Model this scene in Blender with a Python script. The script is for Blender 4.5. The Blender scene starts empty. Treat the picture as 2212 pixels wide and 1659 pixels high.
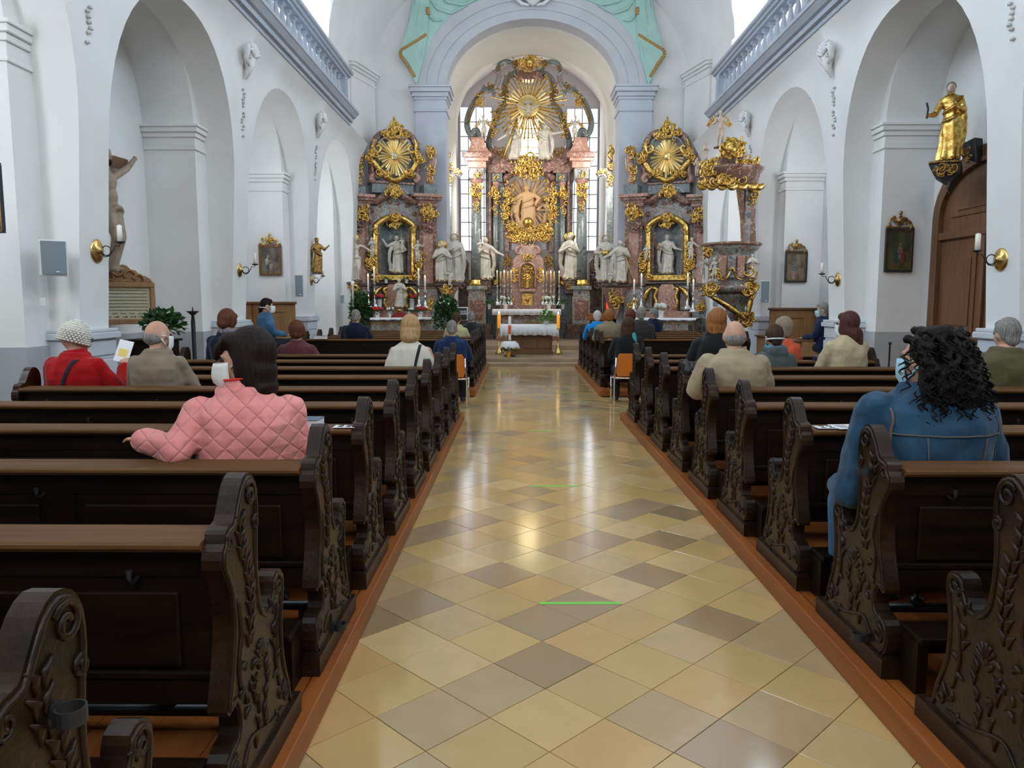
import bpy, math, random
from mathutils import Vector, Matrix
PI = math.pi
sc = bpy.context.scene
COL = sc.collection
# ---------------------------------------------------------------- camera
FPX = 1631.0
cam_d = bpy.data.cameras.new('camera'); cam = bpy.data.objects.new('camera', cam_d); COL.objects.link(cam)
cam_d.sensor_width = 36; cam_d.lens = FPX / 2212 * 36; cam_d.clip_end = 200; cam_d.clip_start = .05
CAM = Vector((0, 0, 1.55)); cam.location = CAM
cam.rotation_euler = (math.radians(90 - 6.12), 0, math.radians(.56))
sc.camera = cam
cam_m = cam.rotation_euler.to_matrix()
# ---------------------------------------------------------------- world and exposure
w = bpy.data.worlds.new('world'); sc.world = w; w.use_nodes = True
bg = w.node_tree.nodes['Background']; bg.inputs[0].default_value = (.75, .87, 1, 1); bg.inputs[1].default_value = 1.6
sc.view_settings.view_transform = 'Standard'; sc.view_settings.look = 'None'
sc.view_settings.gamma = 1; sc.view_settings.exposure = 0.84; sc.view_settings.use_curve_mapping = False
try:
    sc.cycles.use_denoising = True; sc.cycles.max_bounces = 7; sc.cycles.diffuse_bounces = 4
    sc.cycles.glossy_bounces = 3; sc.cycles.transmission_bounces = 4; sc.cycles.transparent_max_bounces = 6
    sc.cycles.sample_clamp_indirect = 4; sc.cycles.caustics_reflective = False; sc.cycles.caustics_refractive = False
except Exception: pass
def area(name, loc, target, sx, sy, power, col=(.86, .93, 1)):
    l = bpy.data.lights.new(name, 'AREA'); l.shape = 'RECTANGLE'; l.size = sx; l.size_y = sy; l.energy = power; l.color = col
    o = bpy.data.objects.new(name, l); COL.objects.link(o); o.location = loc
    o.rotation_euler = (Vector(target) - Vector(loc)).to_track_quat('-Z', 'Y').to_euler()
    return o
# daylight at gallery and chapel windows; added fill lamps in chancel, nave end, west
WG = 150
for yy in (-1.5, 2.6, 6.8, 11.0, 15.2):
    area('gallery_window_light', (-5.35, yy, 8.0), (-1.0, yy, 5.0), 1.9, 2.4, WG * 1.12, (.69, .85, 1))
    area('gallery_window_light', (5.9, yy, 8.0), (1.5, yy, 5.0), 1.9, 2.4, WG * .90, (.69, .85, 1))
area('chapel_window_light', (-5.40, 12.75, 3.5), (-4, 14.6, 3.0), .5, 1.8, 60)
area('chapel_window_light', (-5.40, 17.0, 3.5), (-4, 19.2, 3.0), .5, 1.8, 60)
area('chapel_window_light', (-5.40, 4.6, 3.3), (-4, 6.6, 2.8), .6, 1.8, 34)
area('chapel_window_light', (5.95, 12.75, 3.5), (4.6, 14.6, 3.0), .5, 1.8, 60)
area('chapel_window_light', (5.95, 17.0, 3.5), (4.6, 19.2, 3.0), .5, 1.8, 60)
area('chancel_fill_light', (-2.2, 24.6, 5.6), (1, 26.0, 4.0), 1.0, 2.6, 85, (1, .97, .92))  # added lamps to light the altars, no side windows built here
area('chancel_fill_light', (3.0, 24.6, 5.6), (-.3, 26.0, 4.0), 1.0, 2.6, 85, (1, .97, .92))
area('nave_end_fill_light', (-5.35, 17.95, 8.0), (-1, 17.95, 7.0), 1.2, 2.4, 50)  # added fill lamps, a window pair was put in around them
area('nave_end_fill_light', (5.9, 17.95, 8.0), (1.5, 17.95, 7.0), 1.2, 2.4, 50)
area('west_fill_light', (.3, -3.6, 6.6), (.3, 12, 4), 2.6, 2.2, 110, (1, .95, .88))  # added warm lamp behind the camera, the rear wall has no window
# ---------------------------------------------------------------- helpers
def ray(px, py):
    return (cam_m @ Vector(((px - 1106) / FPX, (829.5 - py) / FPX, -1)))
class Frame:
    """a vertical reference plane through (x0,y0) turned by phi; local x along it, y away from the viewer, z up"""
    def __init__(s, x0, y0, phi=0, z0=0):
        s.o = Vector((x0, y0, z0)); s.phi = phi
        s.m = Matrix.Translation(s.o) @ Matrix.Rotation(phi, 4, 'Z'); s.i = s.m.inverted()
        s.c = s.i @ CAM
    def uv(s, px, py, d=0):
        r = (s.i.to_3x3() @ ray(px, py)); t = (d - s.c.y) / r.y
        q = s.c + r * t
        return q.x, q.z
    def u(s, px, d=0, py=560): return s.uv(px, py, d)[0]
    def z(s, py, d=0, px=1143): return s.uv(px, py, d)[1]
W0 = Frame(0, 0)
def at(px, py, Y): return Vector((W0.uv(px, py, Y)[0], Y, W0.uv(px, py, Y)[1]))
def XY(px, Y, z=1.0):
    """world x of image column px at distance Y and height z"""
    f = Y * math.cos(math.radians(6.12)) - (z - 1.55) * math.sin(math.radians(6.12))
    return (px - 1122) / FPX * f
class MB:
    def __init__(s): s.v = []; s.f = []
    def mark(s): return len(s.v)
    def xf(s, M, start=0):
        for i in range(start, len(s.v)): s.v[i] = tuple(M @ Vector(s.v[i]))
        return s
    def add(s, vs, fs):
        b = len(s.v); s.v += [tuple(v) for v in vs]; s.f += [tuple(b + i for i in f) for f in fs]; return s
    def join(s, o, M=None):
        m = s.mark(); s.add(o.v, o.f)
        if M is not None: s.xf(M, m)
        return s
    def box(s, x0, x1, y0, y1, z0, z1, t=0):
        return s.add([(x0, y0, z0), (x1, y0, z0), (x1, y1, z0), (x0, y1, z0), (x0 + t, y0 + t, z1), (x1 - t, y0 + t, z1), (x1 - t, y1 - t, z1), (x0 + t, y1 - t, z1)],
                     [(3, 2, 1, 0), (4, 5, 6, 7), (0, 1, 5, 4), (1, 2, 6, 5), (2, 3, 7, 6), (3, 0, 4, 7)])
    def prism(s, pts, d0, d1, ax='y', inset=0):
        n = len(pts)
        def P(a, b, d): return (a, d, b) if ax == 'y' else ((d, a, b) if ax == 'x' else (a, b, d))
        vs = [P(a, b, d0) for a, b in pts] + [P(a, b, d1) for a, b in pts]
        return s.add(vs, [tuple(range(n)), tuple(range(2 * n - 1, n - 1, -1))] + [(i, i + n, (i + 1) % n + n, (i + 1) % n) for i in range(n)])
    def loft(s, rings, caps=True, closed=True):
        n = len(rings[0]); vs = [p for r in rings for p in r]; fs = []
        for k in range(len(rings) - 1):
            for i in range(n if closed else n - 1):
                j = (i + 1) % n; fs.append((k * n + i, k * n + j, (k + 1) * n + j, (k + 1) * n + i))
        if caps: fs += [tuple(range(n - 1, -1, -1)), tuple((len(rings) - 1) * n + i for i in range(n))]
        return s.add(vs, fs)
    def lathe(s, prof, cx=0, cy=0, n=16, sx=1, sy=1):
        return s.loft([[(cx + r * sx * math.cos(2 * PI * i / n), cy + r * sy * math.sin(2 * PI * i / n), z) for i in range(n)] for r, z in prof])
    def tube(s, path, r, n=6, flat=1.0):
        P = [Vector(p) for p in path]; m = len(P); rings = []
        up = None
        for i in range(m):
            t = (P[min(i + 1, m - 1)] - P[max(i - 1, 0)])
            if t.length < 1e-9: t = Vector((0, 0, 1))
            t.normalize()
            if up is None: up = Vector((0, 1, 0)) if abs(t.y) < .9 else Vector((1, 0, 0))
            a = t.cross(up); a.normalize(); b = a.cross(t); b.normalize(); up = b
            rr = r[i] if isinstance(r, (list, tuple)) else r
            rings.append([tuple(P[i] + a * (rr * math.cos(2 * PI * k / n)) + b * (rr * flat * math.sin(2 * PI * k / n))) for k in range(n)])
        return s.loft(rings)
    def ell(s, c, r, n=10, m=7, M=None):
        if not isinstance(r, (tuple, list)): r = (r, r, r)
        st = s.mark(); rings = []
        for k in range(m):
            a = -PI / 2 + PI * (k + .5 * 0 + (0.02 if k == 0 else 0)) / (m - 1) if k < m - 1 else PI / 2 - .03
            if k == 0: a = -PI / 2 + .06
            rings.append([(r[0] * math.cos(a) * math.cos(2 * PI * i / n), r[1] * math.cos(a) * math.sin(2 * PI * i / n), r[2] * math.sin(a)) for i in range(n)])
        s.loft(rings)
        if M is not None: s.xf(M, st)
        s.xf(Matrix.Translation(Vector(c)), st); return s
    def cap(s, a, b, ra, rb, n=10):
        """tapered limb with rounded ends"""
        a, b = Vector(a), Vector(b); d = (b - a); L = d.length or 1e-6; d = d / L
        pts = [a - d * ra * .95, a - d * ra * .6, a, a.lerp(b, .5), b, b + d * rb * .6, b + d * rb * .95]
        return s.tube(pts, [ra * .3, ra * .8, ra, (ra + rb) / 2, rb, rb * .8, rb * .3], n)
    def mesh(s, name, smooth=False):
        me = bpy.data.meshes.new(name); me.from_pydata(s.v, [], s.f); me.update()
        if smooth: me.shade_smooth()
        return me
    def build(s, name, mat, parent=None, smooth=False, bevel=0, ang=None, kind=None, label=None):
        me = s.mesh(name, smooth)
        if mat: me.materials.append(mat)
        o = bpy.data.objects.new(name, me); COL.objects.link(o)
        if parent: o.parent = parent
        if bevel:
            b = o.modifiers.new('bevel', 'BEVEL'); b.width = bevel; b.segments = 2; b.limit_method = 'ANGLE'; b.angle_limit = .6
        if kind: o['kind'] = kind
        if label: o['label'] = label
        return o
def inst(name, me, parent, M=None):
    o = bpy.data.objects.new(name, me); COL.objects.link(o)
    if parent: o.parent = parent
    if M is not None: o.matrix_local = M
    return o
TXF = bpy.data.textures.new('cloth_folds', 'CLOUDS'); TXF.noise_scale = .11; TXF.noise_depth = 1
def folds(o, s=.022):
    d = o.modifiers.new('folds', 'DISPLACE'); d.texture = TXF; d.strength = s; d.mid_level = .5; d.texture_coords = 'LOCAL'; return o
def sculpt(o, voxel=.02, it=4, fac=.6):
    r = o.modifiers.new('remesh', 'REMESH'); r.mode = 'VOXEL'; r.voxel_size = voxel; r.use_smooth_shade = True
    if it:
        m = o.modifiers.new('smooth', 'SMOOTH'); m.iterations = it; m.factor = fac
    return o
def tag(o, label, cat, group=None, kind=None):
    o['label'] = label; o['category'] = cat
    if group: o['group'] = group
    if kind: o['kind'] = kind
    return o
def thing(name, label, cat, loc=(0, 0, 0), rz=0, group=None):
    o = bpy.data.objects.new(name, None); COL.objects.link(o); o.empty_display_size = .1
    o.location = loc; o.rotation_euler = (0, 0, rz); return tag(o, label, cat, group)
def fthing(F, name, label, cat, group=None):
    return thing(name, label, cat, F.o, F.phi, group)
def copy_tree(o, parent=None):
    c = o.copy(); COL.objects.link(c)
    if parent: c.parent = parent
    for ch in list(o.children): copy_tree(ch, c)
    return c
def struct(o): o['kind'] = 'structure'; return o
# ---------------------------------------------------------------- materials
def mat(name, base, rough=.6, metal=0, spec=.5, coat=0, noise=None, bump=None, emit=None, col2=None, scale=5, sheen=0, contrast=(.35, .65), detail=4, stretch=None, sss=0, dist=0):
    m = bpy.data.materials.new(name); m.use_nodes = True; nt = m.node_tree; N = nt.nodes; L = nt.links
    b = N['Principled BSDF']
    b.inputs['Base Color'].default_value = (*base, 1); b.inputs['Roughness'].default_value = rough; b.inputs['Metallic'].default_value = metal
    b.inputs['Specular IOR Level'].default_value = spec
    if coat: b.inputs['Coat Weight'].default_value = coat; b.inputs['Coat Roughness'].default_value = .15
    if sheen: b.inputs['Sheen Weight'].default_value = sheen
    if emit: b.inputs['Emission Color'].default_value = (*emit[0], 1); b.inputs['Emission Strength'].default_value = emit[1]
    tc = N.new('ShaderNodeTexCoord'); src = tc.outputs['Object']
    if stretch:
        mp = N.new('ShaderNodeMapping'); mp.inputs['Scale'].default_value = stretch; L.new(src, mp.inputs[0]); src = mp.outputs[0]
    if col2:
        n = N.new('ShaderNodeTexNoise'); n.inputs['Scale'].default_value = scale; n.inputs['Detail'].default_value = detail; n.inputs['Distortion'].default_value = dist; L.new(src, n.inputs['Vector'])
        r = N.new('ShaderNodeValToRGB'); cols = [base] + (col2 if isinstance(col2, list) else [col2])
        el = r.color_ramp.elements
        el[0].position = contrast[0]; el[0].color = (*cols[0], 1); el[1].position = contrast[1]; el[1].color = (*cols[-1], 1)
        for k, c in enumerate(cols[1:-1]):
            e = el.new(contrast[0] + (contrast[1] - contrast[0]) * (k + 1) / (len(cols) - 1)); e.color = (*c, 1)
        L.new(n.outputs[0], r.inputs[0]); L.new(r.outputs[0], b.inputs['Base Color'])
    if bump:
        n2 = N.new('ShaderNodeTexNoise'); n2.inputs['Scale'].default_value = bump[0]; n2.inputs['Detail'].default_value = 5; L.new(src, n2.inputs['Vector'])
        bp = N.new('ShaderNodeBump'); bp.inputs['Strength'].default_value = bump[1]; bp.inputs['Distance'].default_value = bump[2] if len(bump) > 2 else .01
        L.new(n2.outputs[0], bp.inputs['Height']); L.new(bp.outputs[0], b.inputs['Normal'])
    return m
M = {}
M['wall'] = mat('white_plaster', (.80, .79, .77), .85, spec=.2, col2=(.85, .845, .83), scale=1.3, bump=(9, .12, .02))
M['cream'] = mat('cream_plaster', (.80, .77, .71), .85, spec=.2, col2=(.84, .82, .77), scale=1.0, bump=(9, .1, .02))
M['pink'] = mat('apse_plaster', (.78, .74, .76), .85, spec=.2)
M['grey'] = mat('grey_blue_paint', (.44, .47, .53), .7, spec=.25, col2=(.49, .52, .575), scale=2, bump=(14, .1, .01))
M['band'] = mat('grey_arch_paint', (.53, .54, .57), .75, spec=.25, col2=(.58, .59, .615), scale=2, bump=(14, .1, .01))
M['greyl'] = mat('pale_grey_blue_paint', (.52, .55, .61), .7, spec=.25, col2=(.57, .60, .65), scale=2, bump=(14, .1, .01))
M['dado'] = mat('grey_dado_paint', (.40, .41, .43), .75, spec=.3, col2=(.46, .47, .49), scale=1.5, bump=(12, .12, .01))
M['stucco'] = mat('white_stucco', (.80, .79, .78), .75, spec=.3)
M['stuccograve'] = mat('dusty_stucco', (.50, .49, .47), .9, spec=.2, col2=(.72, .71, .69), scale=8)
M['base'] = mat('pale_grey_paint', (.60, .62, .66), .7, spec=.25)
M['pew'] = mat('dark_stained_oak', (.0045, .002, .0012), .45, spec=.16, coat=.02, col2=(.013, .006, .003), scale=3.2, stretch=(1, 6, 6), contrast=(.3, .7), bump=(40, .15, .003))
M['pewend'] = mat('worn_carved_oak', (.011, .005, .0025), .36, spec=.26, coat=.06, col2=(.038, .017, .007), scale=7, stretch=(1, 1, 1), contrast=(.38, .7), bump=(55, .35, .006))
M['rail'] = mat('rubbed_oak_rail', (.095, .044, .015), .55, spec=.14, coat=.0, col2=(.16, .082, .032), scale=2.2, stretch=(.7, 9, 9), contrast=(.3, .7))
M['plat'] = mat('orange_pine', (.24, .066, .012), .42, spec=.28, coat=.06, col2=(.33, .105, .022), scale=2.2, stretch=(8, .6, 8), contrast=(.3, .7), bump=(30, .15, .003))
M['oak'] = mat('light_oak', (.26, .135, .052), .45, spec=.4, col2=(.36, .20, .085), scale=2.4, stretch=(8, 8, .8), contrast=(.3, .7))
M['door'] = mat('brown_oak_door', (.13, .058, .026), .45, spec=.4, col2=(.19, .09, .04), scale=2.4, stretch=(8, 8, .8), contrast=(.3, .7))
M['gold'] = mat('gilding', (.40, .22, .045), .30, metal=1, col2=[(.66, .41, .10), (.90, .64, .22)], scale=16, bump=(34, .5, .014), contrast=(.36, .64))
M['raygold'] = mat('bright_gilding', (.86, .62, .24), .34, metal=.9, col2=(.95, .74, .34), scale=9)
M['palegrey'] = mat('pale_grey_marble', (.42, .43, .44), .4, col2=(.55, .55, .54), scale=5)
M['oldgold'] = mat('dark_gilding', (.16, .085, .025), .40, metal=.85, col2=(.48, .29, .085), scale=16, bump=(25, .35, .012))
M['rose'] = mat('rose_marble', (.10, .035, .03), .25, spec=.5, coat=.3, col2=[(.32, .12, .09), (.13, .125, .075), (.28, .085, .07), (.56, .38, .30), (.22, .07, .055)], scale=7.5, dist=1.4, contrast=(.32, .68), detail=7)
M['rosepale'] = mat('pale_rose_marble', (.30, .13, .09), .25, spec=.5, coat=.3, col2=[(.52, .28, .20), (.36, .16, .11), (.62, .43, .33), (.40, .20, .14)], scale=8, dist=1.4, contrast=(.32, .68), detail=7)
M['green'] = mat('grey_green_marble', (.075, .095, .10), .25, spec=.5, coat=.3, col2=[(.24, .27, .26), (.13, .16, .165), (.42, .42, .38)], scale=4.0, dist=1.5, contrast=(.32, .68), detail=7)
M['mottle'] = mat('mottled_marble', (.10, .12, .13), .28, spec=.5, coat=.3, col2=[(.26, .28, .28), (.44, .41, .34), (.20, .22, .22), (.33, .13, .09), (.38, .36, .30), (.15, .17, .11)], scale=6.5, dist=.7, contrast=(.34, .70), detail=6)
M['dark'] = mat('dark_marble', (.045, .028, .024), .25, spec=.5, coat=.3, col2=[(.10, .06, .045), (.16, .12, .085)], scale=4, dist=1.5, contrast=(.35, .7), detail=7)
M['ivory'] = mat('ivory_enamel', (.50, .45, .36), .30, spec=.5, coat=.3, col2=(.66, .62, .53), scale=7, bump=(14, .35, .03))
M['flesh'] = mat('painted_flesh', (.66, .50, .40), .4, spec=.4)
M['peach'] = mat('peach_relief', (.60, .38, .19), .5, spec=.3, bump=(14, .5, .03))
M['lilac'] = mat('lilac_ground', (.56, .52, .58), .7)
M['drape'] = mat('mint_stucco_drape', (.40, .62, .55), .7, spec=.25, col2=(.46, .68, .61), scale=3)
M['hem'] = mat('ochre_hem', (.36, .22, .07), .55, spec=.35, col2=(.45, .29, .10), scale=20)
M['cloth'] = mat('white_linen', (.82, .83, .86), .85, spec=.15, sheen=.2)
M['wax'] = mat('white_wax', (.85, .82, .74), .4, spec=.4, emit=((.9, .85, .75), .02))
M['waxy'] = mat('honey_wax', (.75, .58, .28), .45, spec=.4)
M['amber'] = mat('amber_wax', (.85, .36, .04), .4, spec=.4, emit=((1, .42, .05), .25))
M['flame'] = mat('flame', (1, .8, .5), .5, emit=((1, .72, .38), 14))
M['silver'] = mat('silver', (.72, .72, .74), .22, metal=1)
M['iron'] = mat('black_iron', (.02, .02, .022), .45, spec=.5)
M['chrome'] = mat('chrome_tube', (.80, .81, .84), .12, metal=1)
M['brass'] = mat('brass', (.72, .50, .18), .28, metal=1, bump=(22, .5, .01))
M['leaf'] = mat('dark_leaf', (.020, .070, .020), .5, spec=.4, col2=(.05, .13, .035), scale=9)
M['leaf2'] = mat('bright_leaf', (.10, .22, .05), .5, spec=.4, col2=(.18, .32, .08), scale=9)
M['red'] = mat('red_petals', (.55, .015, .02), .5)
M['white'] = mat('white_petals', (.85, .86, .78), .6)
M['pot'] = mat('white_pot', (.82, .82, .80), .4)
M['yellowpot'] = mat('yellow_pot', (.85, .42, .02), .4)
M['skin'] = mat('skin', (.56, .30, .20), .5, spec=.35, col2=(.62, .36, .25), scale=8)
M['maskw'] = mat('white_mask', (.78, .79, .76), .8, spec=.2)
M['maskb'] = mat('blue_mask', (.40, .62, .72), .8, spec=.2)
M['eye'] = mat('eye', (.03, .02, .015), .2)
M['trouser'] = mat('dark_trousers', (.02, .024, .035), .85, spec=.2)
M['shoe'] = mat('black_shoe', (.012, .012, .013), .4)
M['spk'] = mat('speaker_grille', (.20, .24, .26), .6, spec=.3, bump=(300, .3, .002))
M['spkc'] = mat('speaker_case', (.70, .72, .70), .5)
M['paper'] = mat('white_paper', (.82, .82, .84), .8, spec=.1)
M['ink'] = mat('ink', (.02, .02, .02), .7)
M['yellow'] = mat('yellow_print', (.80, .62, .18), .7)
M['bluebook'] = mat('blue_cover', (.10, .14, .20), .5)
M['navybook'] = mat('navy_cover', (.02, .03, .055), .5)
M['tape'] = mat('green_tape', (.20, .72, .08), .5)
M['chairwood'] = mat('orange_plywood', (.62, .17, .015), .35, coat=.3)
M['pipe'] = mat('black_pipe', (.012, .014, .016), .35)
M['grout'] = mat('grout', (.20, .15, .10), .9)
M['glowred'] = mat('glowing_red', (.6, .02, .02), .2, emit=((1, .05, .03), .6))  # red with an added glow, used on the extinguisher cylinder
M['dkred'] = mat('dark_red_cloth', (.22, .01, .012), .8)
M['glass'] = mat('daylit_glass', (.9, .93, 1), .3, emit=((.84, .90, 1), 1.5))
M['glassgold'] = mat('sunlit_amber_glass', (1, .9, .7), .3, emit=((1, .84, .48), 7))
M['black'] = mat('black_card', (.02, .02, .022), .6)
# ================================================================ SETTING
XC, HALF = .275, 4.775
def gz(z):
    if z <= 1.3: return 0
    if z <= 5.3: return .23 * (z - 1.3) / 4.0
    t = min((z - 5.3) / .44, 1); return .23 + .24 * t * t
def XW(s, z, off=0): return XC + s * (HALF - gz(z) + off)
# ---- floor: base slab plus individually laid tiles in the aisle
fb = MB(); fb.box(-6.2, 7, -4, 18.75, -.3, -.012); floor = struct(fb.build('floor', M['grout']))
XL_K, XR_K = -.736, 1.346
YG0, YG1 = 10.0, 12.2          # cross passage between the two pew blocks
tile_cols = [(.55, .365, .145), (.58, .39, .16), (.52, .35, .15), (.55, .345, .14), (.60, .43, .205), (.45, .32, .165), (.52, .37, .175)]
dark_cols = [(.35, .24, .125), (.38, .265, .15), (.30, .21, .11)]
def tile_mat(name, c, k):
    m = mat(name, c, .125, spec=.5, col2=(c[0] * 1.10, c[1] * 1.10, c[2] * 1.12), scale=3 + k, bump=(2.2, .035, .02), contrast=(.3, .75))
    return m
TM = [tile_mat('limestone_tile', c, i) for i, c in enumerate(tile_cols)] + [tile_mat('brown_limestone_tile', c, i) for i, c in enumerate(dark_cols)]
hd = .2155; s0 = (.106, 3.12)
rt = random.Random(5)
known_dark = {}
for px, py, k in [(1175, 1432, 7), (835, 1335, 9), (1540, 1345, 7), (1082, 1239, 8), (1400, 1239, 7), (1001, 1144, 8), (960, 1135, 8), (1041, 1121, 8), (1430, 1112, 9), (1438, 1169, 7), (1240, 1312, 8), (1190, 1342, 8), (780, 1440, 3), (1170, 1060, 8)]:
    r = ray(px, py); t = -1.55 / r.z; g = CAM + r * t
    a = round(((g.x - s0[0]) + (g.y - s0[1])) / (2 * hd)); b = round(((g.y - s0[1]) - (g.x - s0[0])) / (2 * hd)); known_dark[(a, b)] = k
def clip(poly, ax, v, keep_less):
    out = []
    for i in range(len(poly)):
        p, q = poly[i], poly[(i + 1) % len(poly)]
        ip = (p[ax] <= v) == keep_less or p[ax] == v; iq = (q[ax] <= v) == keep_less or q[ax] == v
        if ip: out.append(p)
        if ip != iq:
            t = (v - p[ax]) / (q[ax] - p[ax]); out.append((p[0] + (q[0] - p[0]) * t, p[1] + (q[1] - p[1]) * t))
    return out
tiles = []
for a in range(-6, 50):
    for b in range(-12, 50):
        cx = s0[0] + (a - b) * hd; cy = s0[1] + (a + b) * hd
        if cy < -1.2 or cy > 18.6: continue
        h = hd - .0022
        poly = [(cx - h, cy), (cx, cy - h), (cx + h, cy), (cx, cy + h)]
        lo, hi = XL_K - .02, XR_K + .02
        if YG0 - .05 < cy < YG1 + .05: lo, hi = -6, 6.8
        for ax, v, kl in ((0, lo, False), (0, hi, True), (1, 18.62, True)):
            poly = clip(poly, ax, v, kl)
            if len(poly) < 3: break
        if len(poly) < 3: continue
        k = known_dark.get((a, b))
        if k is None: k = rt.choice([0, 0, 1, 1, 2, 3, 4, 5, 6]) if rt.random() < .86 else rt.choice([8, 5, 5, 8])
        tiles.append((cy, abs(cx), poly, k))
tiles.sort(key=lambda t: t[0] + (3 if t[1] > 2.2 else 0))
vis = [t for t in tiles if t[0] > 1.2]; hidden = [t for t in tiles if t[0] <= 1.2]
def tile_mb(mb, t, z1):
    poly = t[2]; n = len(poly); e = .0015
    mx = sum(p[0] for p in poly) / n; my = sum(p[1] for p in poly) / n
    ins = [(p[0] + (mx - p[0]) * e / .2, p[1] + (my - p[1]) * e / .2) for p in poly]
    mb.loft([[(x, y, -.012) for x, y in poly], [(x, y, z1 - .0012) for x, y in poly], [(x, y, z1) for x, y in ins]])
for t in vis[:290]:
    mb = MB(); tile_mb(mb, t, rt.uniform(-.0006, .0004)); mb.build('floor_tile', TM[t[3]], floor)
rest = {}
for t in vis[290:] + hidden: tile_mb(rest.setdefault(t[3], MB()), t, rt.uniform(-.0006, .0004))
for k, mb in rest.items(): mb.build('floor_tile', TM[k], floor, kind='stuff')
# raised chancel floor with a curved step
def chan_floor(name, y0, bulge, z0, z1, x0, x1, m):
    pts = [(x0 + (x1 - x0) * i / 24, y0 - bulge * (1 - (2 * i / 24 - 1) ** 2)) for i in range(25)] + [(x1, 31.5), (x0, 31.5)]
    return struct(MB().prism(pts, z0, z1, 'z').build(name, m, bevel=.01))
M['step'] = mat('worn_stone_step', (.30, .22, .13), .28, spec=.45, col2=(.42, .32, .20), scale=2, bump=(4, .1, .02))
chan_floor('floor', 18.9, .35, -.3, .07, -6, 6.8, M['step'])
chan_floor('floor', 19.5, .35, .07, .16, -6, 6.8, M['step'])
chan_floor('floor', 22.6, 0, .16, .30, -2.6, 3.4, M['step'])
# ---- arcades
BAYS = [(-5.0, -4.7, -.61), (-.85, -.55, 3.05), (3.3, 3.6, 7.22 + .45), (7.99, 8.25, 11.82), (12.1, 12.42, 15.95), (16.27, 16.6, 20.2)]
EDGES = [-5.0, -.3, 3.35, 7.97, 12.12, 16.27, 20.6]
OPEN = [(-4.7, -.65), (0.05, 3.05), (4.1, 7.70), (8.25, 11.82), (12.42, 15.95), (16.60, 20.15)]
ZS, ZA, ZT = 3.25, 5.36, 5.76
def arch_pts(a, b, zs, za, n=20, p=2.0):
    c = (a + b) / 2; r = (b - a) / 2; out = []
    for i in range(5): out.append((a, zs * i / 5))
    for i in range(n + 1):
        th = PI - PI * i / n
        cs, sn = math.cos(th), math.sin(th)
        out.append((c + r * (abs(cs) ** (2 / p)) * (1 if cs > 0 else -1), zs + (za - zs) * abs(sn) ** (2 / p)))
    for i in range(5): out.append((b, zs * (4 - i) / 5))
    return out
def bay_mesh(s, y0, y1, a, b, zs, za, zt, xf, th, p=2.2, soffit=True):
    mb = MB(); pts = arch_pts(a, b, zs, za, 24, p); c = (a + b) / 2; outer = []
    for (y, z) in pts:
        if z < zs - 1e-6 or abs(z - zs) < 1e-6: outer.append((y0 if y < c else y1, z)); continue
        dy, dz = y - c, z - zs
        ts = []
        if dz > 1e-9: ts.append((zt - zs) / dz)
        if dy > 1e-9: ts.append((y1 - c) / dy)
        if dy < -1e-9: ts.append((y0 - c) / dy)
        t = min(ts); outer.append((c + dy * t, zs + dz * t))
    # pull nearest outer points onto the top corners
    for yc in (y0, y1):
        k = min(range(len(outer)), key=lambda i: (outer[i][0] - yc) ** 2 + (outer[i][1] - zt) ** 2); outer[k] = (yc, zt)
    R = 5; n = len(pts)
    rows = []
    for r in range(R + 1):
        t = r / R; row = []
        for (y, z), (oy, oz) in zip(pts, outer):
            yy = y + (oy - y) * t; zz = z + (oz - z) * t; row.append((xf(zz), yy, zz))
        rows.append(row)
    mb.loft(rows, caps=False, closed=False)
    back = [(xf(z) + s * th if th > .5 else XC + s * (HALF + .31), y, z) for y, z in pts]
    mb.loft([rows[0], back], caps=False, closed=False)
    return mb
def weld(o, d=.002):
    m = o.modifiers.new('weld', 'WELD'); m.merge_threshold = d; return o
for s, side in ((-1, 'left'), (1, 'right')):
    root = None
    for k, (a, b) in enumerate(OPEN):
        y0, y1 = EDGES[k], EDGES[k + 1]
        mb = bay_mesh(s, y0, y1, a, b, ZS, ZA, ZT, lambda z: XW(s, z), .34)
        mb.join(bay_mesh(s, y0 - .0, y1 + .0, a + .40, b - .40, 4.10, 4.10 + (b - a - .8) / 2 + .05, 7.0, lambda z: XC + s * (HALF + .30), .78, 2.0))
        o = mb.build('wall_' + side, M['wall'], smooth=False); struct(o); weld(o)
        o.modifiers.new('split', 'EDGE_SPLIT').split_angle = .5
        for p in o.data.polygons: p.use_smooth = True
        # outer wall of the chapel niche
    X0 = XC + s * (HALF + 1.06)
    ow = MB(); ow.box(min(X0, X0 + s * .4), max(X0, X0 + s * .4), -5, 20.6, 0, 6.0)
    struct(ow.build('wall_' + side, M['wall']))
    # gallery storey outer wall, floor slab
    X1 = XC + s * (HALF + .95)
    ow = MB(); ow.box(min(X1, X1 + s * .4), max(X1, X1 + s * .4), -5, 22.0, 6.0, 9.6)
    struct(ow.build('wall_' + side, M['wall']))
    gs = MB(); xa, xb = XW(s, 9) + s * .1, X1 + s * .35
    gs.box(min(xa, xb), max(xa, xb), -5, 18.2, 5.80, 6.05); struct(gs.build('trim_1', M['wall']))
    # gallery level wall piers
    for k, yy in enumerate((-.3, 3.7, 7.8, 12.0, 16.1)):
        pm = MB(); xa, xb = XC + s * (HALF + .1), X1
        pts = []
        pm.box(min(xa, xb), max(xa, xb), yy - .35, yy + .45, 6.05, 9.4)
        struct(pm.build('wall_' + side, M['wall'], bevel=.04))
    # end pier of the gallery, splayed, with capital
    pm = MB()
    pm.prism([(XC + s * (HALF + .95), 18.9), (XC + s * (HALF + .1), 19.2), (XC + s * (HALF - .05), 20.5), (XC + s * (HALF + .95), 20.9)], 5.9, 10.2, 'z')
    struct(pm.build('wall_' + side, M['wall'], bevel=.05))
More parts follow.
